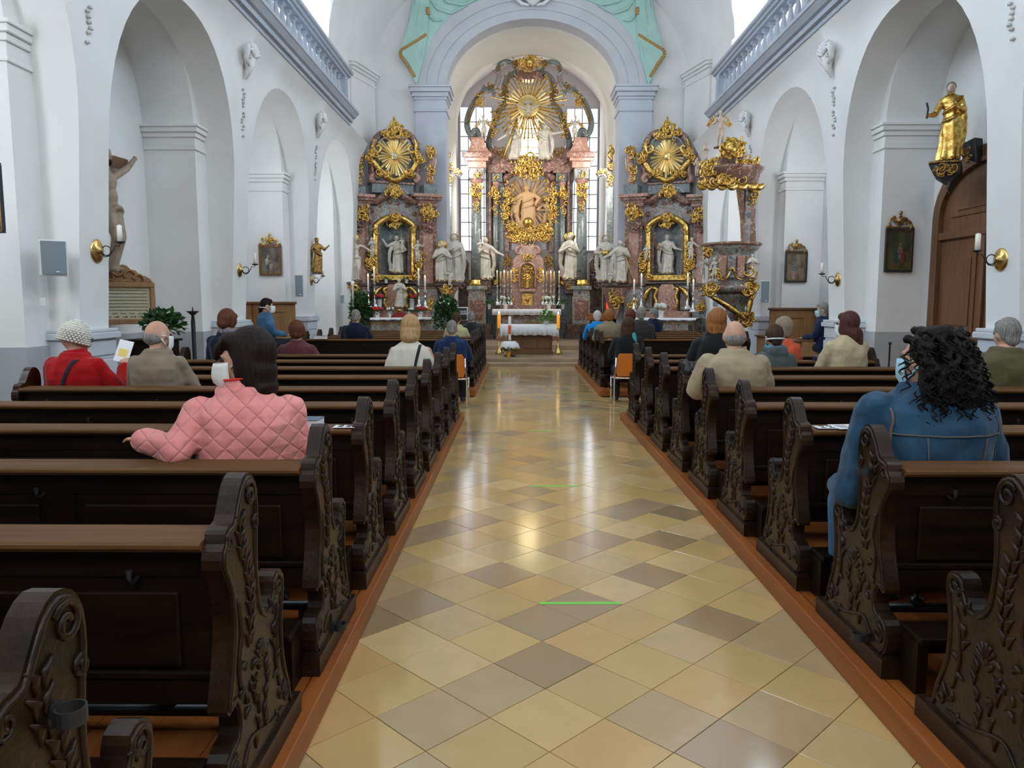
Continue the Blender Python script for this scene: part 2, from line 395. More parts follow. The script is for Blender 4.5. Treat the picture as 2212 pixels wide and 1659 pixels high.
# dado bands, pier pedestals, imposts
for s, side in ((-1, 'left'), (1, 'right')):
    X0 = XC + s * (HALF + 1.06)
    d = MB()
    d.box(min(X0, X0 - s * .012), max(X0, X0 - s * .012), -5, 20.6, 0, 1.12); struct(d.build('baseboard_' + side, M['dado']))
    for k in range(1, 6):
        y0 = OPEN[k - 1][1]; y1 = OPEN[k][0]
        # cross wall between niches: dado, impost, face
        xa, xb = XC + s * (HALF + .30), XC + s * (HALF + 1.06)
        def bx(mb, ya, yb, z0, z1, e):
            lo, hi = min(xa - s * e, xb), max(xa - s * e, xb); mb.box(lo, hi, ya - e, yb + e, z0, z1)
        d = MB(); bx(d, y0 - .40, y1 + .40, 0, 1.12, .012); struct(d.build('baseboard_' + side, M['dado']))
        im = MB()
        for z0, z1, e in ((3.80, 3.86, .025), (3.86, 3.98, .012), (3.98, 4.05, .04), (4.05, 4.12, .075), (4.12, 4.16, .10)): bx(im, y0 - .40, y1 + .40, z0, z1, e)
        struct(im.build('trim_2', M['wall'], bevel=.008))
        # pedestal of the arcade pier
        pd = MB()
        def pb(z0, z1, e):
            a, b = XC + s * (HALF - e), XC + s * (HALF + .34); pd.box(min(a, b), max(a, b), y0 - e, y1 + e, z0, z1)
        pb(0, .12, .10); pb(.12, .95, .055); pb(.95, .99, .035); pb(.99, 1.17, .05); pb(1.17, 1.24, .09); pb(1.24, 1.28, .07)
        struct(pd.build('trim_3', M['base'], bevel=.012))
# gallery cornice and balustrade
baluster = MB()
baluster.box(-.055, .055, -.055, .055, 0, .05); baluster.lathe([(.05, .05), (.035, .08), (.03, .10), (.062, .20), (.066, .26), (.04, .40), (.026, .47), (.045, .485), (.03, .50), (.05, .54)], n=10); baluster.box(-.055, .055, -.055, .055, .54, .60)
bal_me = baluster.mesh('baluster', False); bal_me.materials.append(M['grey'])
for s, side in ((-1, 'left'), (1, 'right')):
    lab = 'grey-blue stone balustrade along the ' + side + ' gallery above the arches'
    T = thing('balustrade', lab, 'balustrade', (XC + s * 4.42, 7, 6.10))
    yA, yB = -4.8 - 7, 18.2 - 7
    def prof(name, pts, ya, yb):
        mb = MB(); mb.prism([(x * -s, z) for x, z in pts], ya, yb, 'y'); return mb.build(name, M['grey'], T)
    # x positive = towards the nave
    prof('cornice', [(-.30, -.36), (.12, -.36), (.13, -.30), (.19, -.29), (.20, -.22), (.25, -.20), (.32, -.12), (.34, -.11), (.34, -.05), (.22, -.03), (.15, 0), (.15, .05), (-.18, .05), (-.30, 0)], yA, yB + .25)
    prof('top_rail', [(-.13, .66), (.12, .66), (.13, .70), (.18, .71), (.19, .75), (.24, .77), (.25, .82), (.20, .84), (-.20, .84), (-.21, .78), (-.15, .74)], yA, yB + .16)
    prof('bottom_rail', [(-.12, .05), (.12, .05), (.12, .08), (-.12, .08)], yA, yB + .1)
    posts = [-10.0, -4.8, .4, 5.75, 11.15]
    for y in posts:
        p = MB(); p.box(-.13, .13, y - .11, y + .11, .05, .68); p.box(-.145, .145, y - .07, y + .07, .16, .58); p.build('post', M['grey'], T, bevel=.008)
    for a, b in zip(posts[:-1], posts[1:]):
        n = 15
        for i in range(n):
            inst('baluster', bal_me, T, Matrix.Translation((0, a + .12 + (b - a - .24) * (i + .5) / n, .08)) @ Matrix.Diagonal((1, 1, .967, 1)))
# ceiling vault and front wall
def vault(name, y0, y1, hx, z0, rise, m, hx1=None, rise1=None, n=28, cx=XC, th=0, ny=1):
    mb = MB(); rows = []
    for k in range(ny + 1):
        t = k / ny; y = y0 + (y1 - y0) * t; h = hx + ((hx1 if hx1 is not None else hx) - hx) * t; r = rise + ((rise1 if rise1 is not None else rise) - rise) * t
        rows.append([(cx - h * math.cos(PI * i / n), y, z0 + r * math.sin(PI * i / n)) for i in range(n + 1)])
    mb.loft(rows, caps=False, closed=False); o = mb.build(name, m, smooth=True); struct(o); return o
vault('ceiling', -5, 19.0, 5.72, 8.9, 3.6, M['wall'])
vault('ceiling', 19.0, 20.6, 4.9, 7.9, 3.7, M['wall'], 4.72, 3.6)
vault('ceiling', 20.6, 22.0, 4.72, 7.9, 3.6, M['wall'], 4.35, 3.3)
for s in (-1, 1):
    mb = MB(); mb.box(min(XC + s * 4.8, XC + s * 6.2), max(XC + s * 4.8, XC + s * 6.2), 20.9, 21.2, 5.9, 12); mb.build('wall_front', M['wall'])['kind'] = 'structure'
mb = MB(); mb.box(-6.5, 7, 18.9, 19.0, 11.3, 13); struct(mb.build('wall_front', M['wall']))
for s, side in ((-1, 'left'), (1, 'right')):
    mb = MB()
    P = [(XC + s * 5.15, 20.6), (XC + s * 4.70, 20.65), (XC + s * 4.32, 21.9), (XC + s * 5.15, 22.2)]
    if s > 0: P = P[::-1]
    mb.prism(P, 0, 7.9, 'z'); struct(mb.build('wall_' + side, M['wall'], bevel=.03))
    cp = MB()
    for z0, z1, e in ((7.52, 7.57, .02), (7.70, 7.78, .04), (7.78, 7.86, .09), (7.86, 7.92, .13)):
        Q = [(x - s * e, y - (e if y < 21 else -e * .3)) for x, y in P]; cp.prism(Q, z0, z1, 'z')
    struct(cp.build('trim_4', M['wall']))
    d = MB(); Q = [(x - s * .015, y - .015) for x, y in P]; d.prism(Q, 0, 1.12, 'z'); struct(d.build('baseboard_' + side, M['dado']))
# front wall with the chancel arch
FY = 22.0
fw = Frame(0, FY)
uL, uR = fw.u(965, 0, 400), fw.u(1335, 0, 400); zI = fw.z(190, 0); cxA = (uL + uR) / 2; rA = (uR - uL) / 2
uLo, uRo = fw.u(900, 0, 400), fw.u(1404, 0, 400); rO = (uRo - uLo) / 2
zAi = fw.z(40, 0); zAo = fw.z(-22, 0)
def ring_wall(mb, rin, zin, rout_pts, y):
    pass
N = 40
inner = [(uL, 0), (uL, zI)] + [(cxA - rA * math.cos(PI * i / N), zI + (zAi - zI) * math.sin(PI * i / N)) for i in range(1, N)] + [(uR, zI), (uR, 0)]
x0, x1, zt = -6.2, 6.8, 13.0
outer = [(x0, 0), (x0, zI)]
for i in range(1, N):
    a = PI * i / N; cx_, sz = -math.cos(a), math.sin(a); t = min((zt - zI) / sz, ((x1 - cxA) / cx_ if cx_ > 1e-6 else ((x0 - cxA) / cx_ if cx_ < -1e-6 else 1e9)))
    outer.append((cxA + cx_ * t, zI + sz * t))
outer += [(x1, zI), (x1, 0)]
k = min(range(len(outer)), key=lambda i: (outer[i][0] - x0) ** 2 + (outer[i][1] - zt) ** 2); outer[k] = (x0, zt)
k = min(range(len(outer)), key=lambda i: (outer[i][0] - x1) ** 2 + (outer[i][1] - zt) ** 2); outer[k] = (x1, zt)
mb = MB(); mb.loft([[(x, FY + .9, z) for x, z in inner], [(x, FY, z) for x, z in inner], [(x, FY, z) for x, z in outer]], caps=False, closed=False)
struct(mb.build('wall_front', M['wall']))
# grey archivolt in stepped rings and its piers with capitals
def ring(mb, f0, f1, y, depth):
    def P(f, a): 
        return (cxA - (rA + (rO - rA) * f) * math.cos(a), zI + ((zAi - zI) + (zAo - zAi) * f) * math.sin(a))
    A = [P(f0, PI * i / 40) for i in range(41)]; B = [P(f1, PI * i / 40) for i in range(41)]
    mb.loft([[(x, y + depth, z) for x, z in A], [(x, y, z) for x, z in A], [(x, y, z) for x, z in B], [(x, y + depth, z) for x, z in B]], caps=False, closed=False)
arc = MB(); ring(arc, -.02, .28, FY - .05, .6); ring(arc, .28, .62, FY - .08, .1); ring(arc, .62, 1.0, FY - .11, .12)
struct(arc.build('trim_5', M['band']))
for s, ua, ub in ((-1, uLo, uL + .012), (1, uR - .012, uRo)):
    pr = MB(); pr.box(ua, ub, FY - .16, FY + .75, 0, zI - .05); pr.box(ua, ub, FY - .18, FY + .75, 0, 1.3); struct(pr.build('wall_front', M['greyl'], bevel=.01))
    cp = MB()
    for z0, z1, e in ((zI - .68, zI - .62, .035), (zI - .36, zI - .28, .03), (zI - .28, zI - .16, .07), (zI - .16, zI - .04, .13), (zI - .04, zI + .02, .16)):
        cp.box(ua - e, ub + e, FY - .16 - e, FY + .8, z0, z1)
    struct(cp.build('trim_6', M['greyl'], bevel=.012))
# chancel: side walls, barrel vault, apse arch, back wall with windows
CY = 30.8
cw = Frame(0, CY)
ch = rA + .35
for s in (-1, 1):
    mb = MB(); xw = cxA + s * ch; mb.box(min(xw, xw + s * .4), max(xw, xw + s * .4), FY + .6, CY + .5, 0, 9.6)
    struct(mb.build('wall_' + ('left' if s < 0 else 'right'), M['cream']))
vault('ceiling', FY + .6, 26.2, ch, zI - .1, zAi - zI + .45, M['cream'], cx=cxA, n=36)
# apse arch band
fa = Frame(0, 26.2)
aL, aR = fa.u(985, 0, 300), fa.u(1312, 0, 300); zAa = fa.z(104, 0); zAs = fa.z(262, 0); cA = (aL + aR) / 2; rr = (aR - aL) / 2
inner = [(aL, 0), (aL, zAs)] + [(cA - rr * math.cos(PI * i / N), zAs + (zAa - zAs) * math.sin(PI * i / N)) for i in range(1, N)] + [(aR, zAs), (aR, 0)]
outer = [(cxA - ch - .2, 0), (cxA - ch - .2, zAs)] + [(cxA - (ch + .2) * math.cos(PI * i / N) * 1.0, zAs + 4.6 * math.sin(PI * i / N) + .0) for i in range(1, N)] + [(cxA + ch + .2, zAs), (cxA + ch + .2, 0)]
mb = MB(); mb.loft([[(x, 27.0, z) for x, z in inner], [(x, 26.2, z) for x, z in inner], [(x, 26.2, z) for x, z in outer]], caps=False, closed=False)
struct(mb.build('wall_back', M['cream']))
vault('ceiling', 27.0, CY, rr + .55, zAs - .1, zAa - zAs + .35, M['pink'], cx=cA, n=36, hx1=rr + .75, rise1=(zAa - zAs) + 1.0)
for s in (-1, 1):
    mb = MB(); xw = cA + s * (rr + .55); mb.box(min(xw, xw + s * .3), max(xw, xw + s * .3), 26.9, CY + .1, 0, zAs); struct(mb.build('wall_' + ('left' if s < 0 else 'right'), M['pink']))
mb = MB(); mb.box(-5, 5.5, CY, CY + .3, 0, 11); struct(mb.build('wall_back', M['pink']))
# apse windows: tall arched windows with individual panes
def win(n, px0, px1, pyt, pyb, cols, rows, glass='glass', arch=True):
    x0, x1 = cw.u(px0, -.08, 400), cw.u(px1, -.08, 400); zt, zb = cw.z(pyt, -.08), cw.z(pyb, -.08)
    W = bpy.data.objects.new('window_%d' % n, None); COL.objects.link(W); W.location = ((x0 + x1) / 2, CY, zb); struct(W)
    hw = (x1 - x0) / 2; H = zt - zb
    # plaster reveal around, then frame bars
    fr = MB(); e = .035
    fr.box(-hw - e, -hw, -.12, 0, -e, H); fr.box(hw, hw + e, -.12, 0, -e, H); fr.box(-hw, hw, -.12, 0, -e, 0); fr.box(-hw, hw, -.12, 0, H, H + e)
    fr.build('window_frame', M['base'], W)
    mu = MB()
    for i in range(1, cols): x = -hw + 2 * hw * i / cols; mu.box(x - .017, x + .017, -.10, -.06, 0, H)
    for j in range(1, rows): z = H * j / rows; mu.box(-hw, hw, -.10, -.06, z - .017, z + .017)
    mu.build('glazing_bars', M['iron'], W)
    pane = MB().box(0, 2 * hw / cols, -.075, -.07, 0, H / rows).mesh('pane'); pane.materials.append(M[glass])
    for i in range(cols):
        for j in range(rows):
            inst('pane', pane, W, Matrix.Translation((-hw + 2 * hw * i / cols, 0, H * j / rows)))
    return W
win(1, 996, 1062, 232, 541, 4, 10)
win(2, 1224, 1289, 236, 541, 4, 10)
win(3, 1119, 1162, 258, 338, 2, 4, 'glassgold')
# light on gallery: simple arched windows in side walls (outside the frame, they carry the daylight lamps)
k = 4
for s in (-1, 1):
    for yy in (-1.5, 2.6, 6.8, 11.0, 15.2, 17.95):  # farthest pair made up to frame the nave end fill lamps
        X1 = XC + s * (HALF + .95)
        W = bpy.data.objects.new('window_%d' % k, None); COL.objects.link(W); k += 1; W.location = (X1, yy, 6.75); struct(W)
        fr = MB()
        for a, b, c, d in ((-1.0, -.92, 0, 2.6), (.92, 1.0, 0, 2.6), (-1, 1, 0, .08), (-1, 1, 2.52, 2.6), (-.03, .03, 0, 2.6), (-1, 1, 1.2, 1.26)):
            fr.box(min(0, -s * .08), max(0, -s * .08), a, b, c, d)
        fr.build('window_frame', M['base'], W)
        g = MB().box(min(-s * .02, -s * .03), max(-s * .02, -s * .03), -.95, .95, .05, 2.55).build('pane', M['glass'], W)
    for yy, zz in ((4.6, 2.4), (12.75, 2.5), (17.0, 2.5)):
        if s > 0 and yy < 10: continue
        X0 = XC + s * (HALF + 1.06)
        W = bpy.data.objects.new('window_%d' % k, None); COL.objects.link(W); k += 1; W.location = (X0, yy, zz); struct(W)
        fr = MB()
        for a, b, c, d in ((-.36, -.30, 0, 2.1), (.30, .36, 0, 2.1), (-.36, .36, 0, .06), (-.36, .36, 2.04, 2.1), (-.36, .36, 1.0, 1.03)):
            fr.box(min(0, -s * .06), max(0, -s * .06), a, b, c, d)
        fr.build('window_frame', M['base'], W)
        MB().box(min(-s * .02, -s * .03), max(-s * .02, -s * .03), -.32, .32, .03, 2.07).build('pane', M['glass'], W)
# west wall closing the nave behind the camera
mb = MB(); mb.box(-6.5, 7, -5.2, -5, 0, 13); struct(mb.build('wall_rear', M['wall']))
# stucco drapery over the chancel arch
def drapery(s):
    lab = ('left' if s < 0 else 'right') + ' mint green stucco curtain swag with ochre hem beside the chancel arch'
    T = thing('stucco_drapery', lab, 'drapery', (0, FY, 0))
    def U(px, py): 
        if s > 0: px = 2300 - px
        return fw.uv(px, py, -.1)
    # hanging outer fall
    poly = [(905, -30), (893, 20), (880, 60), (868, 98), (864, 118), (880, 145), (893, 172), (900, 186), (915, 130), (924, 80), (926, 30), (930, -30)]
    mb = MB(); q = [U(*p) for p in poly]
    if s > 0: q = q[::-1]
    mb.prism(q, -.02, -.17, 'y'); mb.build('curtain_fall', M['drape'], T, bevel=.02)
    poly = [(922, -30), (921, 60), (921, 95), (908, 150), (902, 180), (912, 140), (935, 80), (965, 42), (1000, 15), (1050, -4), (1075, -30)]
    mb = MB(); q = [U(*p) for p in poly]
    if s > 0: q = q[::-1]
    mb.prism(q, -.02, -.12, 'y'); mb.build('curtain_swag', M['drape'], T, bevel=.02)
    fo = MB()
    for path in ([(897, -20), (890, 30), (884, 60), (878, 88)], [(912, -20), (906, 30), (903, 55), (893, 56)], [(905, 60), (903, 80), (902, 92)], [(930, 0), (945, 20), (975, 30), (1010, 12)], [(940, -20), (965, 5), (1000, 12), (1040, -4)], [(928, 35), (940, 45), (955, 45)],
                 [(960, -20), (985, -4), (1020, -2)], [(918, 85), (914, 110), (906, 140)]):
        P = [U(*p) for p in path]; PP = []
        for i in range(len(P) - 1):
            for t in range(4): PP.append((P[i][0] + (P[i + 1][0] - P[i][0]) * t / 4, -.15, P[i][1] + (P[i + 1][1] - P[i][1]) * t / 4))
        PP.append((P[-1][0], -.13, P[-1][1])); n = len(PP)
        fo.tube(PP, [.035 * math.sin(PI * (i + .6) / (n + .2)) + .008 for i in range(n)], 6)
    fo.build('curtain_fold', M['drape'], T, smooth=True)
    he = MB()
    P = [U(*p) for p in [(922, 76), (900, 90), (867, 110), (866, 120), (882, 142), (897, 168)]]
    for a, b in zip(P[:-1], P[1:]): he.tube([(a[0], -.16, a[1]), (b[0], -.16, b[1])], .055, 6, .5)
    a, b = U(924, 18), U(925, 34); he.build('hem', M['hem'], T); MB().tube([(a[0], -.17, a[1]), (b[0], -.17, b[1])], .05, 8).build('tassel_band', M['hem'], T)
    for i in (1, 2, 3): pass
drapery(-1); drapery(1)
# white stucco shell at the crown of the chancel arch
T = thing('stucco_shell', 'white stucco shell ornament at the crown of the chancel arch', 'ornament', (cxA, FY - .2, fw.z(4, 0)))
sh = MB()
for i in range(7):
    a = PI * (i + .5) / 7; sh.tube([(0, 0, -.16), (.34 * math.cos(a) * .6, -.05, .1 * math.sin(a)), (.42 * math.cos(a), 0, .26 * math.sin(a))], [.04, .06, .03], 6)
for s in (-1, 1): sh.tube([(s * .1, 0, -.16), (s * .3, 0, -.12), (s * .45, 0, 0), (s * .5, 0, .1)], [.03, .05, .04, .02], 6)
sh.build('shell', M['stucco'], T, smooth=True)
# ================================================================ PEWS
ROWS = [(1.25 + .9 * k) for k in range(-1, 10)]
FRONT = [13.3 + .87 * k for k in range(6)]
ZP = .102
def catmull(P, n=6, closed=True):
    out = []; m = len(P)
    for i in range(m if closed else m - 1):
        p0, p1, p2, p3 = (P[(i - 1) % m], P[i], P[(i + 1) % m], P[(i + 2) % m]) if closed else (P[max(i - 1, 0)], P[i], P[i + 1], P[min(i + 2, m - 1)])
        for k in range(n):
            t = k / n
            out.append(tuple(.5 * (2 * b + (c - a) * t + (2 * a - 5 * b + 4 * c - d) * t * t + (3 * b - a - 3 * c + d) * t ** 3) for a, b, c, d in zip(p0, p1, p2, p3)))
    if not closed: out.append(tuple(P[-1]))
    return out
# side outline of the carved end: u towards the altar, z up (origin: rail rear at u=0)
END = [(.02, 0.0), (.58, 0.0), (.60, .03), (.58, .085), (.545, .10), (.53, .16), (.505, .22), (.48, .29), (.475, .38), (.485, .45), (.50, .51), (.495, .56), (.455, .585), (.41, .575),
       (.395, .54), (.37, .505), (.325, .50), (.285, .54), (.27, .62), (.268, .70), (.275, .77), (.285, .83), (.28, .90), (.25, .945), (.20, .96), (.155, .935), (.12, .885), (.095, .85), (.06, .845),
       (.035, .83), (.03, .805), (.012, .79), (.005, .74), (.03, .70), (.055, .64), (.06, .56), (.045, .48), (.02, .41), (.0, .345), (.02, .325), (.055, .335), (.075, .29), (.065, .24), (.02, .235), (-.02, .21), (-.035, .15), (-.02, .10), (0, .085), (-.01, .04)]
def spiral(cx, cz, r0, r1, a0, turns, n=16):
    return [(cx + (r0 + (r1 - r0) * i / n) * math.cos(a0 + turns * 2 * PI * i / n), cz + (r0 + (r1 - r0) * i / n) * math.sin(a0 + turns * 2 * PI * i / n)) for i in range(n + 1)]
def end_meshes(side):
    """side=+1: carved face towards +x"""
    out = [(a, max(b, 0)) for a, b in catmull(END, 2)]
    t = .055
    mb = MB(); mb.prism(out, 0 if side > 0 else 0, side * t, 'x')
    # plinth foot
    mb.box(min(-.012 * side, side * (t + .014)), max(-.012 * side, side * (t + .014)), -.03, .62, 0, .075)
    e = mb.mesh('end_panel')
    c = MB(); X = side * t
    cen = (.25, .5)
    rim = []
    n = len(out)
    for i in range(n):
        a, b, d = out[i - 1], out[i], out[(i + 1) % n]
        tx, tz = d[0] - a[0], d[1] - a[1]; L = math.hypot(tx, tz) or 1
        rim.append((b[0] - tz / L * .016, b[1] + tx / L * .016))
    rim = [p for p in rim if p[1] > .085]
    c.tube([(X, p[0], p[1]) for p in rim], .0085, 5)
    def T(path, r): c.tube([(X + side * .001, p[0], p[1]) for p in path], r, 5)
    T(spiral(.225, .895, .042, .008, 2.6, -1.4), .0085); T(spiral(.262, .80, .022, .006, 1.5, 1.2), .007)
    T(spiral(.45, .535, .035, .006, 2.2, -1.3), .008); T(spiral(.035, .155, .04, .008, 1.2, 1.3), .009); T(spiral(.06, .80, .022, .005, 4, 1.2), .006)
    T(spiral(.49, .14, .03, .006, 1.2, -1.2), .007)
    r = random.Random(3)
    # shell
    for i in range(7):
        a = PI * (.12 + .76 * i / 6); T([(.27 + .012 * math.cos(a), .365 + .012 * math.sin(a)), (.27 + .055 * math.cos(a), .365 + .062 * math.sin(a))], [.003, .009])
    # acanthus runs
    def leaf(u, z, a, L, w):
        T([(u, z), (u + L * .5 * math.cos(a) + w * math.sin(a), z + L * .5 * math.sin(a) - w * math.cos(a)), (u + L * math.cos(a), z + L * math.sin(a))], [.004, .012, .003])
    for z in [.12 + .045 * i for i in range(5)]:
        leaf(.22 + .02 * math.sin(z * 40), z, 1.9, .055, .012); leaf(.30 + .02 * math.sin(z * 30), z + .01, 1.2, .055, -.012)
    for i, z in enumerate([.45 + .045 * i for i in range(9)]):
        u = .18 + .02 * math.sin(z * 14) - .02 * (z > .7); leaf(u - .01, z, 2.0, .055, .012); leaf(u + .015, z, 1.1, .055, -.012)
    for i in range(10):
        leaf(.36 + .10 * r.random(), .12 + .42 * r.random(), r.random() * 6, .05, .012)
        leaf(.12 + .12 * r.random(), .2 + .2 * r.random(), r.random() * 6, .045, .012)
    T(catmull([(.10, .12), (.16, .17), (.25, .15), (.34, .12), (.45, .11)], 4, False), .007)
    T(catmull([(.44, .47), (.41, .40), (.40, .30), (.43, .2)], 4, False), .008); T(catmull([(.10, .62), (.12, .52), (.09, .44), (.10, .36)], 4, False), .008)
    cm = c.mesh('carving', True)
    for m in (e, cm): m.materials.append(M['pewend'])
    return e, cm
EM = {1: end_meshes(1), -1: end_meshes(-1)}
def pew(name, label, group, x0, x1, Y, aisle_side, k):
    """Y: centre of the end knob; rail rear at Y-.2"""
    y0 = Y - .20
    T = thing(name, label, 'pew', (x0, y0, ZP), 0, group); L = x1 - x0
    for s, xx in ((-1, 0.0), (1, L)):
        e, c = EM[s]
        o = inst('end_panel', e, T, Matrix.Translation((xx - s * .055 * 1.0 if True else xx, 0, 0)))
        o.matrix_local = Matrix.Translation((xx - s * .055, 0, 0))
        inst('carving', c, o)
    a, b = .056, L - .056
    mb = MB(); mb.prism([(0.0, .80), (.012, .788), (.15, .795), (.155, .806), (.15, .822), (.012, .816), (0, .81)], a, b, 'x'); mb.build('top_rail', M['rail'], T)
    mb = MB(); mb.box(a, b, .075, .097, .33, .79); mb.box(a, b, .068, .104, .70, .79); mb.box(a, b, .068, .104, .33, .40)
    n = max(2, round(L / 1.0))
    for i in range(n + 1):
        x = a + (b - a) * i / n; mb.box(max(a, x - .05), min(b, x + .05), .0685, .1035, .402, .698)
    mb.build('backrest', M['pew'], T)
    for i in range(n):
        xa, xb = a + (b - a) * i / n + .09, a + (b - a) * (i + 1) / n - .09
        MB().box(xa, xb, .060, .076, .44, .66, .0).build('raised_panel', M['pew'], T, bevel=.01)
    mb = MB(); mb.box(a, b, .06, .47, .405, .43); mb.build('seat', M['rail'] if False else M['pew'], T, bevel=.006)
    mb = MB(); mb.box(a, b, .40, .425, .30, .405); mb.build('seat_apron', M['pew'], T)
    # kneeler and foot rail behind the backrest
    mb = MB(); mb.box(a, b, -.17, -.01, .20, .225); mb.build('kneeler', M['pew'], T, bevel=.006)
    mb = MB(); mb.box(a, b, -.02, .02, .10, .20); mb.box(a, a + .04, -.15, .02, 0, .20); mb.box(b - .04, b, -.15, .02, 0, .20); mb.box((a + b) / 2 - .02, (a + b) / 2 + .02, -.15, .02, 0, .2); mb.build('kneeler_support', M['pew'], T)
    for i in range(n + 1):
        x = a + .2 + (b - a - .4) * i / n
        h = MB(); h.tube([(x, .066, .70), (x, .03, .695), (x, .018, .71), (x, .02, .735)], [.006, .006, .006, .011], 6); h.build('coat_hook', M['iron'], T)
    # heating pipe under the seat
    return T
ORD = ['nearest', 'second', 'third', 'fourth', 'fifth', 'sixth', 'seventh', 'eighth', 'ninth', 'tenth', 'eleventh']
pews = []
for i, D in enumerate(ROWS):
    Y = D - .02
    for s in (-1, 1):
        if s < 0: x0, x1, nm = -3.78, -.79, 'left'
        else: x0, x1, nm = 1.415, (4.05 if i < 8 else 3.93), 'right'
        lab = 'carved dark oak pew, %s from the camera in the rear block, %s of aisle' % (ORD[i], nm)
        if i == 0 : lab = 'dark oak pew end at the very bottom, nearest the camera, %s of the aisle' % nm
        pews.append(pew('church_pew', lab, 'pews in the rear block', x0, x1, Y, s, i))
for i, Y in enumerate(FRONT):
    for s in (-1, 1):
        x0, x1, nm = ((-3.78, -.80, 'left') if s < 0 else (1.42, 4.0, 'right'))
        pews.append(pew('church_pew', 'dark oak pew, %s row of the far front block, %s of aisle' % (ORD[i].replace('nearest', 'rearmost'), nm), 'pews in the front block', x0, x1, Y, s, i))
# platforms
def platform(lab, x0, x1, y0, y1, inner):
    T = thing('pew_platform', lab, 'platform', ((x0 + x1) / 2, (y0 + y1) / 2, 0)); w = (x1 - x0) / 2; d = (y1 - y0) / 2
    n = 14; e = inner
    ew = .075
    a, b = (-w, w - ew) if e > 0 else (-w + ew, w)
    for i in range(n):
        xa = a + (b - a) * i / n; xb = a + (b - a) * (i + 1) / n
        MB().box(xa + .0015, xb - .0015, -d + .001, d - .001, .06, .0985).build('floorboard', M['plat'], T)
    MB().box(-w + .02, w - .02, -d + .02, d - .02, 0, .06).build('joist_frame', M['pew'], T)
    for (xa, xb) in (((w - ew, w) if e > 0 else (-w, -w + ew)),):
        MB().box(xa, xb, -d, d, 0, .1).build('edge_board', M['plat'], T, bevel=.008)
    MB().box(-w, w, -d - .02, -d, 0, .1).build('front_edge_board', M['plat'], T, bevel=.006)
    MB().box(-w, w, d, d + .02, 0, .1).build('front_edge_board', M['plat'], T, bevel=.006)
platform('orange pine platform under the rear left pews', -3.85, XL_K, -.9, YG0 - .02, 1)
platform('orange pine platform under the rear right pews', XR_K, 4.15, -.9, YG0 - .02, -1)
platform('orange pine platform under the front left pews', -3.85, XL_K, YG1 + .35, 18.2, 1)
platform('orange pine platform under the front right pews', XR_K, 4.15, YG1 + .35, 18.2, -1)
# heating pipes with valves under the near pews
for i, (D, s) in enumerate([(ROWS[1], -1), (ROWS[2], -1), (ROWS[2], 1), (ROWS[3], 1), (ROWS[3], -1)]):
    xa, xb = (-3.6, -.9) if s < 0 else (1.52, 3.9)
    T = thing('heating_pipe', 'black heating pipe with valve under the %s pew %s of the aisle' % (ORD[[1, 2, 2, 3, 3][i]], 'left' if s < 0 else 'right'), 'pipe', (0, D + .30, ZP + .06), 0, 'heating pipes under pews')
    MB().tube([(xa, 0, 0), (xb, 0, 0)], .022, 10).build('pipe', M['pipe'], T, smooth=True)
    xv = xb - .3 if s < 0 else xa + .3
    v = MB(); v.lathe([(.03, .02), (.032, .05), (.014, .055), (.012, .08), (.022, .085), (.022, .115), (.012, .125)], xv, 0, 10); v.build('valve', M['pipe'], T, smooth=True)
    for x in (xa + .1, xb - .1): MB().box(x - .015, x + .015, -.02, .02, -.06, -.015).build('bracket', M['pipe'], T)
# umbrella holder rings on pew ends
for i, (xx, Y, z, s) in enumerate([(-.79, 3.06, .19, 1), (1.415, 2.96, .20, -1), (-.79, 1.20, .86, 1), (1.415, 2.98, .88, -1)]):
    T = thing('umbrella_holder', ['black iron umbrella ring low on the third left pew end', 'black iron umbrella ring low on the third right pew end', 'black iron umbrella ring on the nearest left pew end', 'black iron umbrella ring high on the pew end beside the denim jacket'][i], 'holder', (xx, Y, z), 0, 'umbrella holders on pew ends')
    rg = MB(); R = .026; n = 16
    rg.loft([[(s * .034 + r * math.cos(2 * PI * k / n), r * math.sin(2 * PI * k / n), zz) for k in range(n)] for r, zz in ((R, -.014), (R, .014), (R - .004, .014), (R - .004, -.014), (R, -.014))], caps=False)
    rg.build('ring', M['iron'], T); MB().box(min(s * -.002, s * .012), max(s * -.002, s * .012), -.012, .012, -.02, .02).build('mounting_plate', M['iron'], T)
